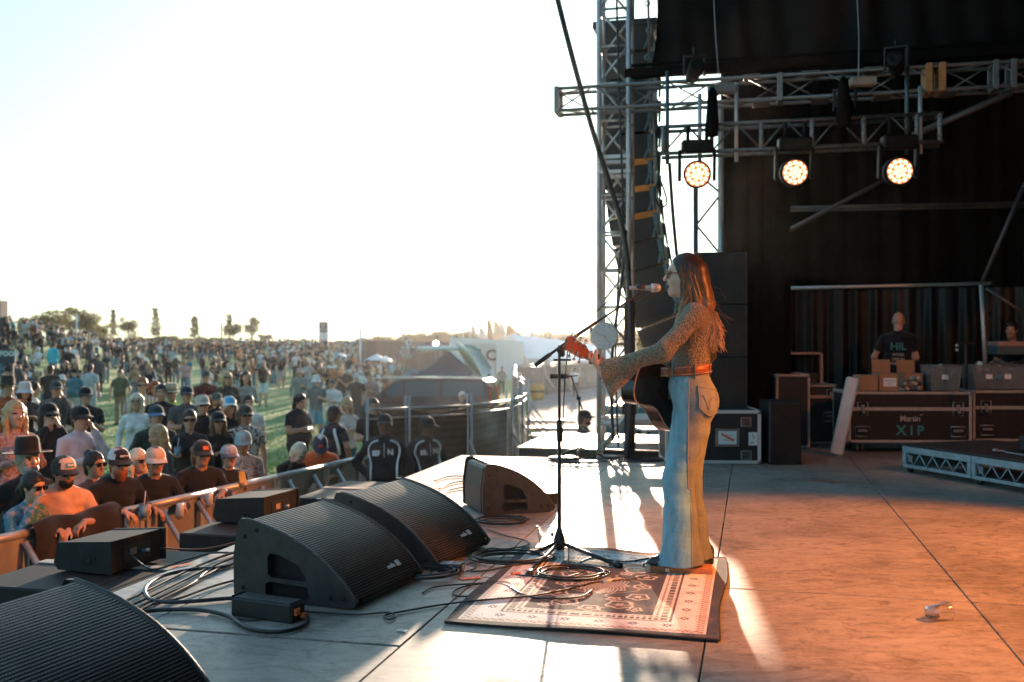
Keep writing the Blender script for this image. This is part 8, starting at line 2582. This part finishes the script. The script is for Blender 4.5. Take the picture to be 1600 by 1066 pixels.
o, HM, TM, wr = person_px('man with long red beard and black white cap holding a blue cup', 186, 698, off=.18, turn=.0, skin=0, top=BLK, trim=(.28, .22, .15), open_front=.5, hat='cap', hatc=((.62, .60, .58), (.02, .02, .02), (.02, .02, .022), (.02, .02, .022)), hair='short', hairc='red', beard=('longbeard', 'red'), glasses='sun', sleeves='long', arms=('rail', 'rail2'), lean=.34, girth=1.2, yaw=-.1, hat_h=.15, **HQ)
cap_text(o, HM, 'SHUT UP', .020, m_white); held(o, wr, 0, 'cup', 'blue and white cup with straw held by the red bearded man', 'cup')
p = person_px('fair haired woman in dark glasses glimpsed between two men in caps', 216, 702, off=.62, turn=.2, top=CHAR, female=True, hair='bob', hairc='platinum', glasses='sun', sleeves='long', arms=('down', 'pocket'), **HQ)
o, HM, TM, wr = person_px('moustached man in pale peach cap and sunglasses clasping a can', 243, 697, off=.18, turn=-.1, skin=2, top=BLK, trim=PEA, open_front=.8, hat='cap', hatc=((.55, .36, .27), (.62, .45, .36), (.66, .42, .30), (.66, .44, .32)), hair='short', hairc='brown', glasses='sun', sleeves='long', arms=('rail2', 'rail2'), lean=.38, yaw=-.05, hat_h=.15, **HQ)
held(o, wr, 0, 'can', 'pale drink can held by the man in the peach cap', 'can')
o, HM, TM, wr = person_px('man in black cap with orange patch resting a can on the barrier', 316, 687, off=.18, turn=-.05, skin=2, top=BLK, trim=(.03, .06, .035), open_front=1.0, hat='cap', hatc=((.02, .02, .02), (.02, .02, .02), (.02, .02, .02), (.75, .18, .06)), hair='mullet', hairc='lightbrown', glasses='sun', sleeves='long', arms=('rail', 'rail2'), lean=.34, hat_h=.15, **HQ)
held(o, wr, 1, 'can', 'pale drink can on the barrier by the orange patch cap man', 'can')
o, HM, TM, wr = person_px('person in mottled cap filming with a phone at the barrier', 358, 694, off=.20, turn=.05, top=BLK, hat='cap', hatc=((.35, .33, .34), (.12, .10, .12), (.45, .40, .42)), hair='short', hairc='brown', sleeves='long', arms=('phone', 'drink'), lean=.15, hat_h=.15, **HQ)
held(o, wr, 0, 'phone', 'dark phone held up by the person in the mottled cap', 'phone')
p = person_px('woman in grey teal cap with ponytail and cream patterned shirt', 380, 672, off=.42, turn=-.35, skin=2, top_mat=pattern('spotted_cream', (.54, .43, .36), (.24, .17, .14), 'blot', 30), female=True, hat='cap', hatc=((.25, .33, .35), (.20, .28, .30), (.32, .40, .41)), hair='ponytail', hairc='blonde', sleeves='long', arms=('front', 'drink'), pitch=.2, hat_h=.15, **HQ)
p = person_px('fair haired woman in black sweatshirt leaning with her hand to her brow', 467, 692, off=.14, turn=.35, top=BLK, female=True, hair='short', hairc='platinum', sleeves='long', arms=('rail', 'brow'), lean=.50, pitch=.35, yaw=.3, **HQ)
o, HM, TM, wr = person_px('white haired man in orange t-shirt and navy red cap leaning over the barrier', 500, 679, off=.14, turn=-.15, skin=2, top=(.55, .11, .03), hat='cap', hatc=((.03, .035, .06), (.03, .03, .05), (.04, .04, .07), (.45, .06, .06)), hair='short', hairc='white', sleeves='tee', arms=('rail', 'rail2'), lean=.50, pitch=.45, girth=1.1, hat_h=.15, **HQ)
# --- security guards
def guard(label, px, ytop, Y, turn, skin, **kw):
 o, HM, TM, wr = person_px(label, px, ytop, Y=Y, turn=turn, skin=skin, top=(.012, .013, .016), bottom=(.012, .012, .014), hair='short', hairc='black', sleeves='long', hat='cap', hatc=((.014, .014, .016),) * 4, hat_h=.15, **kw)
 me = o.data
 n_ = len(me.vertices); co = np.empty(n_ * 3, np.float32); me.vertices.foreach_get('co', co); co = co.reshape(-1, 3)
 Q = np.empty(len(me.polygons) * 4, np.int32); me.polygons.foreach_get('vertices', Q)
 bv = BVHTree.FromPolygons([Vector(q) for q in co], [tuple(q) for q in Q.reshape(-1, 4)])
 T = TM.translation
 def hit(y, z):
  r_ = bv.ray_cast(Vector((.8, y, T.z + z)), Vector((-1, 0, 0)))
  return None if r_[0] is None else r_[0] + Vector((.006, 0, .002))
 w_ = fab((.62, .64, .66))
 for sg in (1, -1):
  pts = [hit(y * sg, z) for y, z in ((.07, .50), (.12, .485), (.165, .45), (.185, .40), (.182, .33), (.165, .27), (.155, .20), (.155, .10), (.155, .02))]
  pts = [q for q in pts if q is not None]
  b = MB(); b.path(smooth_pts(pts, 3), .030, 8, 0, flat=.45); b.build('white_stripe', w_, o)
 h1 = hit(.075, .36); h2 = hit(-.085, .35)
 if h1 is not None: lettering('N', .095, w_, o, frame_m(h1 + Vector((.008, 0, 0)), (0, 1, 0), (.12, 0, 1)), 'chest_letter', .002, 'CENTER', .006)
 if h2 is not None:
  b = MB(); b.box(h2, (.006, .12, .07), 0, .002); b.build('name_badge', w_, o)
 b = MB(); z0 = [hit(0, z) for z in (.30, .36, .42, .47)]; b.path([q for q in z0 if q is not None], .004, 5, 0); b.build('zip', w_, o)
guard('large security guard in black and white jacket at the end of the barrier', 601, 646, 12.0, -.25, 5, girth=1.3, arms=('down', 'hip'), pitch=-.08, **HQ)
guard('second security guard looking sideways before the black scrim fence', 668, 650, 12.5, .35, 5, girth=1.12, arms=('pocket', 'down'), yaw=.5, pitch=.1, **HQ)
o, HM, TM, wr = person_px('guard in navy white polo and striped cap seen in profile at barrier', 523, 633, Y=14.5, turn=2.2, skin=4, top=(.012, .016, .026), hair='short', hairc='black', hat='cap', hatc=((.02, .026, .04), (.02, .026, .04), (.02, .026, .04)), hat_h=.15, girth=1.15, arms=('down', 'down'), **HQ)
b = MB();
for sg in (1, -1):
 b = MB(); b.path([TM @ Vector((-.10, .10 * sg, .47)), TM @ Vector((-.115, .14 * sg, .38)), TM @ Vector((-.09, .17 * sg, .25)), TM @ Vector((-.06, .175 * sg, .08))], .03, 8, 0, flat=.5); b.build('white_stripe', fab((.62, .64, .66)), o)
# --- second row, standing on the grass behind
P2 = person_px
SEC = [
 ('woman with wavy blonde hair in pink floral shirt at the left edge', 24, 626, 10.6, dict(top_mat=pattern('pink_floral', (.46, .29, .26), (.30, .12, .11), 'blot', 26), female=True, hair='wavy', hairc='blonde', sleeves='long', arms=('phone', 'front'))),
 ('woman in black top and cap with her hands at her mouth', 76, 628, 11.6, dict(top=BLK, female=True, hair='long', hairc='brown', hat='cap', hatc=(BLK,), glasses='sun', sleeves='long', arms=('mouth', 'mouth'))),
 ('man in pale lavender shirt and black cap sipping with phone in hand', 126, 633, 11.3, dict(top=(.50, .48, .55), hair='short', hat='cap', hatc=(BLK,), sleeves='long', arms=('mouth', 'front'), turn=.25)),
 ('man in dark grey jumper and cap drinking on the lawn', 88, 594, 17.5, dict(top=(.09, .085, .08), hair='short', hat='cap', hatc=(CHAR,), sleeves='long', arms=('mouth', 'front'))),
 ('man in black t-shirt and cap holding a beer on the lawn', 134, 604, 15.8, dict(top=BLK, hair='short', hat='cap', hatc=(BLK,), sleeves='tee', arms=('front', 'drink'))),
 ('woman with platinum hair in long white top', 213, 614, 15.2, dict(top=WHT, bottom=WHT, female=True, hair='bob', hairc='platinum', glasses='clear', sleeves='long', arms=('down', 'down'), legs='wide', turn=-.4)),
 ('man in dark green hoodie and cap behind the blonde bob woman', 244, 632, 12.6, dict(top=(.02, .035, .032), hair='short', hairc='brown', hat='cap', hatc=((.03, .05, .05), (.05, .16, .30), (.03, .05, .05)), sleeves='long', arms=('pocket', 'pocket'))),
 ('woman with blonde bob turned away in dark jacket', 246, 664, 11.2, dict(top=CHAR, female=True, hair='bob', hairc='blonde', sleeves='long', arms=('front', 'front'), turn=-1.4, pitch=.2)),
 ('woman in black sweater and sunglasses holding a pale drink', 296, 640, 12.4, dict(top=BLK, female=True, hair='ponytail', hairc='brown', glasses='sun', sleeves='long', arms=('down', 'drink'), turn=-.3)),
 ('man in beige cap and black t-shirt raising a golden can', 316, 616, 14.0, dict(top=BLK, hair='short', hat='cap', hatc=((.50, .42, .34), (.45, .38, .3), (.5, .42, .34)), glasses='sun', sleeves='tee', arms=('drink', 'down'))),
 ('woman in white and blue bucket cap holding her hand to her face', 358, 618, 14.2, dict(top=BLK, female=True, hair='long', hairc='lightbrown', hat='cap', hatc=((.6, .6, .58), (.55, .55, .52), (.08, .40, .60)), glasses='sun', sleeves='sleeveless', arms=('down', 'brow'))),
 ('woman with long brown hair and black visor holding a cup', 341, 642, 13.0, dict(top=BLK, female=True, hair='long', hairc='lightbrown', hat='cap', hatc=(BLK,), glasses='sun', sleeves='long', arms=('drink', 'front'))),
 ('moustached man in black and white patterned shirt and cap', 384, 632, 13.2, dict(top_mat=pattern('leaf_print', (.50, .50, .46), (.025, .03, .028), 'blot', 17), hair='mullet', hairc='brown', hat='cap', hatc=((.06, .04, .03),), glasses='sun', sleeves='tee', arms=('down', 'pocket'), skin=2)),
 ('man in white shirt behind the patterned shirt man', 388, 617, 16.0, dict(top=WHT, hair='short', hairc='brown', sleeves='tee', arms=('down', 'down'))),
 ('man in maroon t-shirt with folded hands on the lawn', 322, 575, 24.0, dict(top=(.10, .022, .02), bottom=DEN, hair='short', hat='cap', hatc=(CHAR,), sleeves='tee', arms=('front', 'front'))),
 ('blonde woman in black jacket and pink top with sunglasses', 355, 580, 23.0, dict(top=(.03, .027, .025), trim=(.5, .3, .3), open_front=1.0, bottom=DEN, female=True, hair='long', hairc='blonde', glasses='sun', sleeves='long', arms=('front', 'front'))),
 ('long haired woman carrying a white bag beside the black jacket woman', 384, 579, 23.5, dict(top=(.22, .24, .22), female=True, hair='wavy', hairc='black', sleeves='long', arms=('front', 'down'))),
 ('blonde woman in pale pink jacket behind the profile guard', 542, 620, 16.6, dict(top=(.55, .47, .43), bottom=DEN, female=True, hair='long', hairc='blonde', sleeves='long', arms=('front', 'front'), turn=.2)),
 ('stout long haired man in black polo with folded arms on the lawn', 469, 615, 16.4, dict(top=(.012, .016, .022), bottom=(.012, .012, .016), hair='mullet', hairc='black', skin=2, girth=1.25, sleeves='tee', arms=('crossL', 'crossR'), pitch=.25, turn=.6)),
 ('long haired man in black t-shirt between the two guards', 583, 622, 15.4, dict(top=BLK, hair='mullet', hairc='brown', sleeves='tee', arms=('pocket', 'front'))),
 ('man in black t-shirt with orange face cap and blue jeans on the lawn', 533, 576, 37.0, dict(top=BLK, bottom=DEN, hair='short', hat='cap', hatc=((.75, .30, .12),), sleeves='tee', arms=('phone', 'phone'), turn=-.3)),
 ('person in white hoodie and cap with folded arms near the van', 519, 592, 27.0, dict(top=WHT, bottom=DEN, hair='short', hat='cap', hatc=((.08, .09, .08),), sleeves='long', arms=('crossL', 'crossR'))),
 ('person in grey vest, blue shorts and white bucket hat', 494, 587, 26.5, dict(top=(.14, .15, .15), bottom=(.12, .30, .40), hair='short', hat='bucket', hatc=(WHT,), sleeves='tee', legs='shorts', arms=('front', 'down'))),
 ('man in open plaid shirt over white t-shirt in the crowd', 468, 575, 33.0, dict(top_mat=pattern('plaid', (.32, .35, .33), (.04, .07, .06), 'check', 5), trim=WHT, open_front=1.3, bottom=(.25, .22, .18), hair='short', hat='cap', hatc=((.5, .35, .32),), sleeves='long', arms=('front', 'down'))),
 ('man in black singlet and white shorts walking on the lawn', 411, 562, 42.0, dict(top=BLK, bottom=WHT, hair='short', hairc='brown', hat='cap', hatc=((.3, .3, .28),), sleeves='sleeveless', legs='shorts', pose='step', arms=('mouth', 'down'))),
 ('man in dusty pink shirt in profile left of the van', 578, 580, 34.0, dict(top=(.36, .20, .17), bottom=DEN, hair='short', hairc='brown', sleeves='long', arms=('front', 'front'), turn=-.2)),
 ('man in black backpack strap vest left of the pink shirt man', 557, 583, 33.0, dict(top=(.03, .03, .03), hair='short', hat='cap', hatc=((.35, .45, .48),), sleeves='tee', arms=('pocket', 'down'))),
 ('man in pale grey t-shirt and shorts kneeling with his back turned on the lawn', 141, 545, 33.0, dict(top=(.40, .44, .44), bottom=(.35, .42, .44), hair='short', hairc='black', sleeves='tee', legs='shorts', arms=('down', 'down'), turn=2.6, pose='stand')),
 ('person in bright turquoise shirt standing on the left lawn', 84, 519, 46.0, dict(top=(.02, .42, .52), bottom=BLK, hair='short', hat='cap', hatc=(CHAR,), sleeves='long', arms=('down', 'down'), turn=2.4)),
 ('man in black t-shirt with white back print on the left lawn', 79, 543, 31.0, dict(top=BLK, bottom=BLK, hair='short', hairc='brown', sleeves='tee', arms=('front', 'front'), turn=2.8)),
 ('woman in black with folded arms standing left of the straw hat person', 101, 531, 36.0, dict(top=BLK, bottom=BLK, female=True, hair='long', hairc='brown', sleeves='tee', arms=('crossL', 'crossR'))),
 ('person in straw hat and black top with turquoise trousers', 117, 537, 36.0, dict(top=BLK, bottom=(.04, .30, .36), female=True, hair='long', hairc='brown', hat='straw', hatc=((.55, .40, .25), (.3, .2, .1)), sleeves='sleeveless', arms=('phone', 'down'))),
 ('man in orange shirt, necklace and dark brimmed hat at left', 12, 591, 16.5, dict(top=(.42, .09, .03), hair='short', hat='widehat', hatc=((.05, .035, .03), (.1, .08, .06)), sleeves='tee', arms=('phone', 'drink'))),
 ('woman in white bucket hat beside the orange shirt man', 39, 598, 17.5, dict(top=(.05, .05, .05), female=True, hair='long', hairc='brown', hat='bucket', hatc=((.5, .5, .48),), sleeves='long', arms=('front', 'front'))),
 ('man in white long sleeved top on the lawn behind the bucket hat woman', 53, 596, 18.5, dict(top=(.52, .53, .50), hair='short', hairc='brown', sleeves='long', arms=('down', 'front'), turn=1.2)),
 ('person with red hair and striped pale shirt near the white top woman', 222, 587, 17.5, dict(top_mat=pattern('striped_cotton', (.54, .46, .40), (.30, .16, .12), 'stripe', 6), hair='short', hairc='red', glasses='sun', sleeves='tee', arms=('front', 'front'), turn=-.2)),
 ('woman with long auburn hair between striped shirt and straw hat', 242, 595, 17.8, dict(top=(.03, .03, .03), female=True, hair='long', hairc='red', sleeves='long', arms=('down', 'front'))),
 ('dark haired man in black beside the straw hat person', 252, 600, 16.5, dict(top=BLK, hair='bun', hairc='black', skin=2, sleeves='long', arms=('pocket', 'pocket'), turn=-.3)),
 ('person in straw trilby and high visibility vest in second crowd row', 268, 601, 16.8, dict(top=(.40, .62, .06), hair='short', hat='straw', hatc=((.50, .40, .26), (.2, .15, .1)), sleeves='tee', arms=('down', 'down'))),
 ('man in grey t-shirt and navy cap with headphones in second row', 292, 602, 16.2, dict(top=(.06, .07, .075), hair='short', hat='cap', hatc=((.02, .03, .05),), sleeves='tee', arms=('crossL', 'crossR'), skin=2)),
 ('person in green cap and black shirt sitting low between two groups', 339, 613, 17.5, dict(top=BLK, hair='short', hat='cap', hatc=((.05, .07, .06),), beard=('beard', 'brown'), sleeves='tee', arms=('front', 'front'))),
]
for lab, px, yt, Y, kw in SEC:
 tn = kw.pop('turn', 0.0)
 o, HM, TM, wr = person_px(lab, px, yt, Y=Y, turn=tn, hat_h=.15 if kw.get('hat') else .14, **{**(M2 if Y < 20 else dict(vox=.018, hvox=.014)), **kw})
 if 'pale drink' in lab: held(o, wr, 1, 'cup', 'pale drink cup held by the woman in black sweater', 'cup')
 if 'golden can' in lab: held(o, wr, 0, 'can', 'golden can raised by the man in beige cap', 'can')
# --- crew
person_px('bearded crew man in cap seated low beyond the far stage end', 914, 640, Y=15.2, look=Vector((12, 14, 0)), top=(.022, .022, .024), hair='short', hairc='black', beard=('beard', 'brown'), hat='cap', hatc=(BLK,), sleeves='tee', arms=('down', 'front'), hat_h=.15, skin=2, **M2)
o, HM, TM, wr = person_px('bald crew man with printed black shirt turned away behind the cases', 1404, 488, Y=12.55, look=S(20, 3.5), zfoot=.02, top=BLK, hair=None, sleeves='tee', arms=('down', 'front'), girth=1.1, pitch=.2, skin=0, **M2)
for i, (t_, sz, mm) in enumerate((('HIL', .14, m_teal), ('WORK', .05, mat('grey_print', (.3, .26, .22), .8)), ('LIVE IN', .05, mat('grey_print', (.3, .26, .22), .8)), ('THE VIEW', .05, mat('grey_print', (.3, .26, .22), .8)))):
 lettering(t_, sz, mm, o, TM @ frame_m((-.165, -.02, .33 - (.11 + .06 * (i - 1) if i else 0)), (0, -1, 0), (0, 0, 1)), 'back_lettering', .002, 'CENTER', .003)
person_px('dark haired musician bending over the keyboard at the right edge', 1580, 502, Y=12.75, look=Vector((0, 4, 0)), zfoot=.02, smin=.8, top=BLK, hair='short', hairc='black', sleeves='tee', arms=('front', 'front'), lean=.35, skin=2, **M2)
person_px('white haired person in black standing by the side of the dark van', 722, 612, Y=24, top=BLK, hair='short', hairc='white', sleeves='long', arms=('phone', 'phone'), vox=.013)
person_px('small figure in grey standing before the white tents', 784, 573, Y=60, top=(.2, .2, .2), hair='short', hairc='brown', sleeves='long', vox=.018)
person_px('figure in white walking on the far track by the scrim', 899, 575, Y=58, top=WHT, hair='short', hairc='brown', sleeves='tee', pose='step', vox=.018)
# --- the rest of the crowd, one by one
TOPS = [('black', BLK, 15), ('charcoal', CHAR, 5), ('white', WHT, 3), ('pale grey', (.36, .38, .38), 2), ('teal', (.03, .16, .20), 1.5), ('turquoise', (.04, .34, .40), .7), ('navy', (.015, .028, .055), 3), ('maroon', (.12, .025, .022), 1), ('tan', (.32, .22, .14), 2), ('rust', (.32, .10, .04), 1), ('olive', (.08, .085, .045), 1), ('pink', (.45, .26, .25), 1), ('pale blue', (.25, .38, .46), 2), ('brown', (.10, .06, .04), 2), ('orange', (.60, .18, .05), .6)]
BOTS = [('blue jeans', DEN, 'jeans', 4), ('black trousers', (.016, .016, .018), 'jeans', 3), ('pale shorts', (.36, .36, .33), 'shorts', 2), ('dark shorts', (.04, .045, .05), 'shorts', 1), ('tan trousers', (.24, .18, .12), 'jeans', 1), ('light jeans', (.14, .28, .34), 'jeans', 2)]
HEADS = [('short brown hair', dict(hair='short', hairc='brown')), ('short black hair', dict(hair='short', hairc='black')), ('grey hair', dict(hair='short', hairc='grey')), ('black cap', dict(hair='short', hat='cap', hatc=(BLK,))), ('white cap', dict(hair='short', hat='cap', hatc=(WHT,))), ('blue cap', dict(hair='short', hat='cap', hatc=((.04, .16, .26),))), ('beige bucket hat', dict(hair='short', hat='bucket', hatc=((.42, .36, .28),))), ('straw hat', dict(hair='short', hat='straw', hatc=((.5, .38, .22), (.2, .12, .08)))), ('black beanie', dict(hair='short', hat='beanie', hatc=(BLK,)))]
HEADF = [('long blonde hair', dict(hair='long', hairc='blonde')), ('long brown hair', dict(hair='wavy', hairc='brown')), ('long black hair', dict(hair='long', hairc='black')), ('fair bob', dict(hair='bob', hairc='blonde')), ('brown ponytail', dict(hair='ponytail', hairc='brown')), ('dark bun', dict(hair='bun', hairc='black')), ('auburn hair', dict(hair='wavy', hairc='red')), ('pink cap', dict(hair='long', hairc='brown', hat='cap', hatc=((.5, .28, .28),))), ('white hat', dict(hair='long', hairc='brown', hat='bucket', hatc=(WHT,)))]
STAND = [('stand', ('down', 'down'), ''), ('stand', ('crossL', 'crossR'), 'arms folded'), ('stand', ('pocket', 'drink'), 'holding a drink'), ('step', ('down', 'down'), 'stepping'), ('stand', ('phone', 'phone'), 'holding a phone'), ('stand', ('hip', 'down'), 'hand on hip'), ('stand', ('up', 'down'), 'one arm raised'), ('stand', ('mouth', 'front'), 'drinking'), ('step', ('front', 'pocket'), 'turning aside')]
SIT = [('knees', ('kneeL', 'kneeL'), 'sitting with knees up'), ('cross', ('front', 'drink'), 'sitting cross legged'), ('flat', ('ground', 'ground'), 'sitting with legs stretched'), ('knees', ('ground', 'kneeL'), 'sitting leaning back'), ('cross', ('kneeL', 'mouth'), 'sitting drinking')]
def pick(lst):
 t = rnd.uniform(0, sum(q[-1] for q in lst))
 for q in lst:
  t -= q[-1]
  if t <= 0: return q
 return lst[0]
USED = set(); SPOTS = []
def where(px, py, zone):
 if zone == 'A':
  return ('before the far pale awning' if px < 430 else 'below the sign pylon' if px < 515 else 'below the crossed tools emblem' if px < 560 else 'left of the dark van')
 if zone == 'B': return 'behind the white top woman' if px < 250 else 'on the lawn behind second row' if px < 330 else 'beside the open lawn'
 if zone == 'C': return 'on the grass by the food sign' if px < 60 else 'on the grass near the straw hat person' if px < 130 else 'on the grass past the grey shirt man' if px < 210 else 'on the grass left of the folded arms groups'
 if zone == 'D': return 'far off below the round gum tree' if px < 230 else 'far off before the dark banner wall' if px < 420 else 'far off below the sign pylon' if px < 540 else 'far off near the anchor emblem'
 return 'high on the left bank' if px < 70 else 'on the bank below the gum trees'
def crowd_person(px, py, zone, sit, vox, gap):
 g = on_ground(px, py)
 if any((g.x - q.x) ** 2 + (g.y - q.y) ** 2 < gap * gap for q in SPOTS): return False
 for tries in range(60):
  fem = rnd.random() < .45
  tn, tc, _ = pick(TOPS); bn, bc, bl_, _ = pick(BOTS)
  hn, hk = rnd.choice(HEADF if fem else HEADS)
  pose, arms, pn = rnd.choice(SIT if sit else STAND)
  sl = rnd.choice(['tee', 'tee', 'long']); sn = 't-shirt' if sl == 'tee' else ('jumper' if tries % 2 else 'jacket')
  lab = f"{'woman' if fem else 'man'} with {hn} in {tn} {sn}" + (f" and {bn}" if not sit and tries > 3 or zone == 'A' else '') + (f" {pn}" if pn else '') + ' ' + where(px, py, zone)
  if len(lab.split()) > 16 or lab in USED: continue
  break
 else:
  return False
 USED.add(lab); SPOTS.append(g)
 hgt = 1.66 if fem else 1.76
 person(lab, g, face_to(g, STAGE_PT) + rnd.gauss(0, .55 if not sit else .8) * (1 if rnd.random() < .85 else 3), skin=rnd.choice([0, 0, 1, 2, 2, 3, 4]), top=tc, bottom=bc, shoes=rnd.choice([(.03, .03, .03), (.4, .4, .38), (.12, .08, .05)]),
           scale=rnd.uniform(.95, 1.06), h=hgt, pose=pose, arms=arms, female=fem, girth=1.0 if fem or tries % 3 else 1.15, sleeves=sl, legs=bl_ if not sit else 'jeans', vox=vox, group='crowd on the lawn', hvox=.015 if vox < .02 else .018,
           lean=-.35 if pose == 'flat' else (-.12 if sit else 0.0), **hk)
 return True
def fill(n_, zone, fn, sitp, vox, gap):
 k = t = 0
 while k < n_ and t < n_ * 40:
  t += 1
  px, py = fn()
  if px is None: continue
  if crowd_person(px, py, zone, rnd.random() < sitp, vox, gap): k += 1
 return k
def zA():
 px = rnd.uniform(392, 640); lim = 588 + (px - 392) * .42; py = rnd.uniform(576, min(lim, 648))
 return (px, py) if not (px > 615 and py > 620) else (None, None)
def zB():
 px = rnd.uniform(190, 395); return px, rnd.uniform(578, 640)
def zC():
 px = rnd.uniform(2, 330); py = rnd.uniform(566, 668); return px, py
def zD():
 px = rnd.uniform(150, 650); return px, rnd.uniform(563, 577)
def zE():
 px = rnd.uniform(0, 150); return px, rnd.uniform(534, 566)
fill(84, 'A', zA, .0, .024, .42)
fill(38, 'B', zB, .12, .021, .55)
fill(56, 'C', zC, .80, .021, .75)
fill(40, 'D', zD, .05, .034, .6)
fill(28, 'E', zE, .45, .032, .7)
# the farthest crowd, past counting: one mass of small figures
def far_crowd(n_):
 bases = []
 for pose, arms in (('stand', ('down', 'down')), ('stand', ('crossL', 'crossR')), ('stand', ('pocket', 'drink'))):
  me, *_ = body_mesh('person', pose=pose, arms=arms, vox=.052)
  co = np.empty(len(me.vertices) * 3, np.float32); me.vertices.foreach_get('co', co)
  Q = np.empty(len(me.polygons) * 4, np.int32); me.polygons.foreach_get('vertices', Q)
  mi = np.empty(len(me.polygons), np.int32); me.polygons.foreach_get('material_index', mi)
  bases.append((co.reshape(-1, 3), Q.reshape(-1, 4), mi))
 cols_ = [fab(c) for _, c, _ in TOPS]; mats_ = cols_ + [skin_mat(0), skin_mat(2), fab(DEN), fab((.03, .03, .03)), hair_mat('brown'), hair_mat('blonde')]
 ns = len(cols_); Vs, Qs, Ls = [], [], []; off = 0
 hb = MB(); hb.sphere((0, 0, 0), (.105, .09, .11), 0, 8, 6)
 for i in range(n_):
  if i < n_ * .85: px, py = rnd.uniform(95, 690), rnd.uniform(554, 571)
  else: px, py = rnd.uniform(0, 140), rnd.uniform(528, 545)
  g = on_ground(px, py)
  co, Q, mi = bases[i % 3]
  a = face_to(g, STAGE_PT) + rnd.gauss(0, .6); s_ = rnd.uniform(.92, 1.05)
  ca, sa = math.cos(a) * s_, math.sin(a) * s_
  P = np.stack([co[:, 0] * ca - co[:, 1] * sa + g.x, co[:, 0] * sa + co[:, 1] * ca + g.y, co[:, 2] * s_ + g.z], 1)
  tp = [q[0] for q in TOPS].index(pick(TOPS)[0])
  lut = np.array([ns + i % 2, tp, ns + 2 + i % 2, ns + 3, ns + i % 2, ns + i % 2, tp])
  Vs.append(P); Qs.append(Q + off); Ls.append(lut[mi]); off += len(P)
  hv = np.array(hb.v); hz = 1.64 * s_
  hq = np.array([f if len(f) == 4 else (f[0], f[1], f[2], f[2]) for f in hb.f if len(f) == 4])
  Vs.append(np.stack([hv[:, 0] * s_ + g.x - .02 * ca, hv[:, 1] * s_ + g.y - .02 * sa, hv[:, 2] * s_ + g.z + hz + .05], 1)); Qs.append(hq + off); Ls.append(np.full(len(hq), ns + 4 + (i % 3 == 0))); off += len(hv)
 P = np.concatenate(Vs); Q = np.concatenate(Qs); Lm = np.concatenate(Ls)
 me = bpy.data.meshes.new('crowd')
 me.vertices.add(len(P)); me.vertices.foreach_set('co', P.astype(np.float32).ravel())
 me.loops.add(len(Q) * 4); me.loops.foreach_set('vertex_index', Q.astype(np.int32).ravel())
 me.polygons.add(len(Q)); me.polygons.foreach_set('loop_start', np.arange(len(Q), dtype=np.int32) * 4); me.polygons.foreach_set('loop_total', np.full(len(Q), 4, np.int32))
 for m_ in mats_: me.materials.append(m_)
 me.polygons.foreach_set('material_index', Lm.astype(np.int32)); me.polygons.foreach_set('use_smooth', np.ones(len(Q), bool)); me.update(calc_edges=True)
 tag(link('crowd', me), kind='stuff')
far_crowd(260)
# things lying on the lawn
for i, (px, py, c_, lab) in enumerate(((150, 622, (.5, .5, .48), 'pale bag on the grass behind the grey shirt man'), (58, 588, (.10, .16, .2), 'dark blanket heap on the lawn at left'), (236, 588, (.5, .3, .26), 'small pink bag on the grass beside sitting people'), (275, 568, (.55, .56, .55), 'white bag standing on grass near the folded arms man'), (198, 606, (.55, .6, .6), 'pale blue mat on the grass by the sitters'))):
 p = on_ground(px, py); b = MB(); b.box((0, 0, .12), (.45, .3, .25), 0, .08)
 tag(b.build('bag' if 'bag' in lab else 'blanket' if 'blanket' in lab else 'mat', fab(c_), None, p, i), lab, 'bag' if 'bag' in lab else 'blanket' if 'blanket' in lab else 'mat')
# ------------------------------------------------------------------ evening haze in the air
hz = MB(); hz.box((0, 190, 4.0), (1060, 520, 17.0), 0)
m_hz = bpy.data.materials.new('evening_haze'); m_hz.use_nodes = True
n_ = m_hz.node_tree; n_.nodes.remove(n_.nodes['Principled BSDF'])
pv = n_.nodes.new('ShaderNodeVolumePrincipled'); pv.inputs['Color'].default_value = (.95, .95, .95, 1); pv.inputs['Density'].default_value = .00016; pv.inputs['Anisotropy'].default_value = .8
L(n_, pv.outputs[0], n_.nodes['Material Output'].inputs['Volume'])
tag(hz.build('haze', m_hz), kind='stuff')
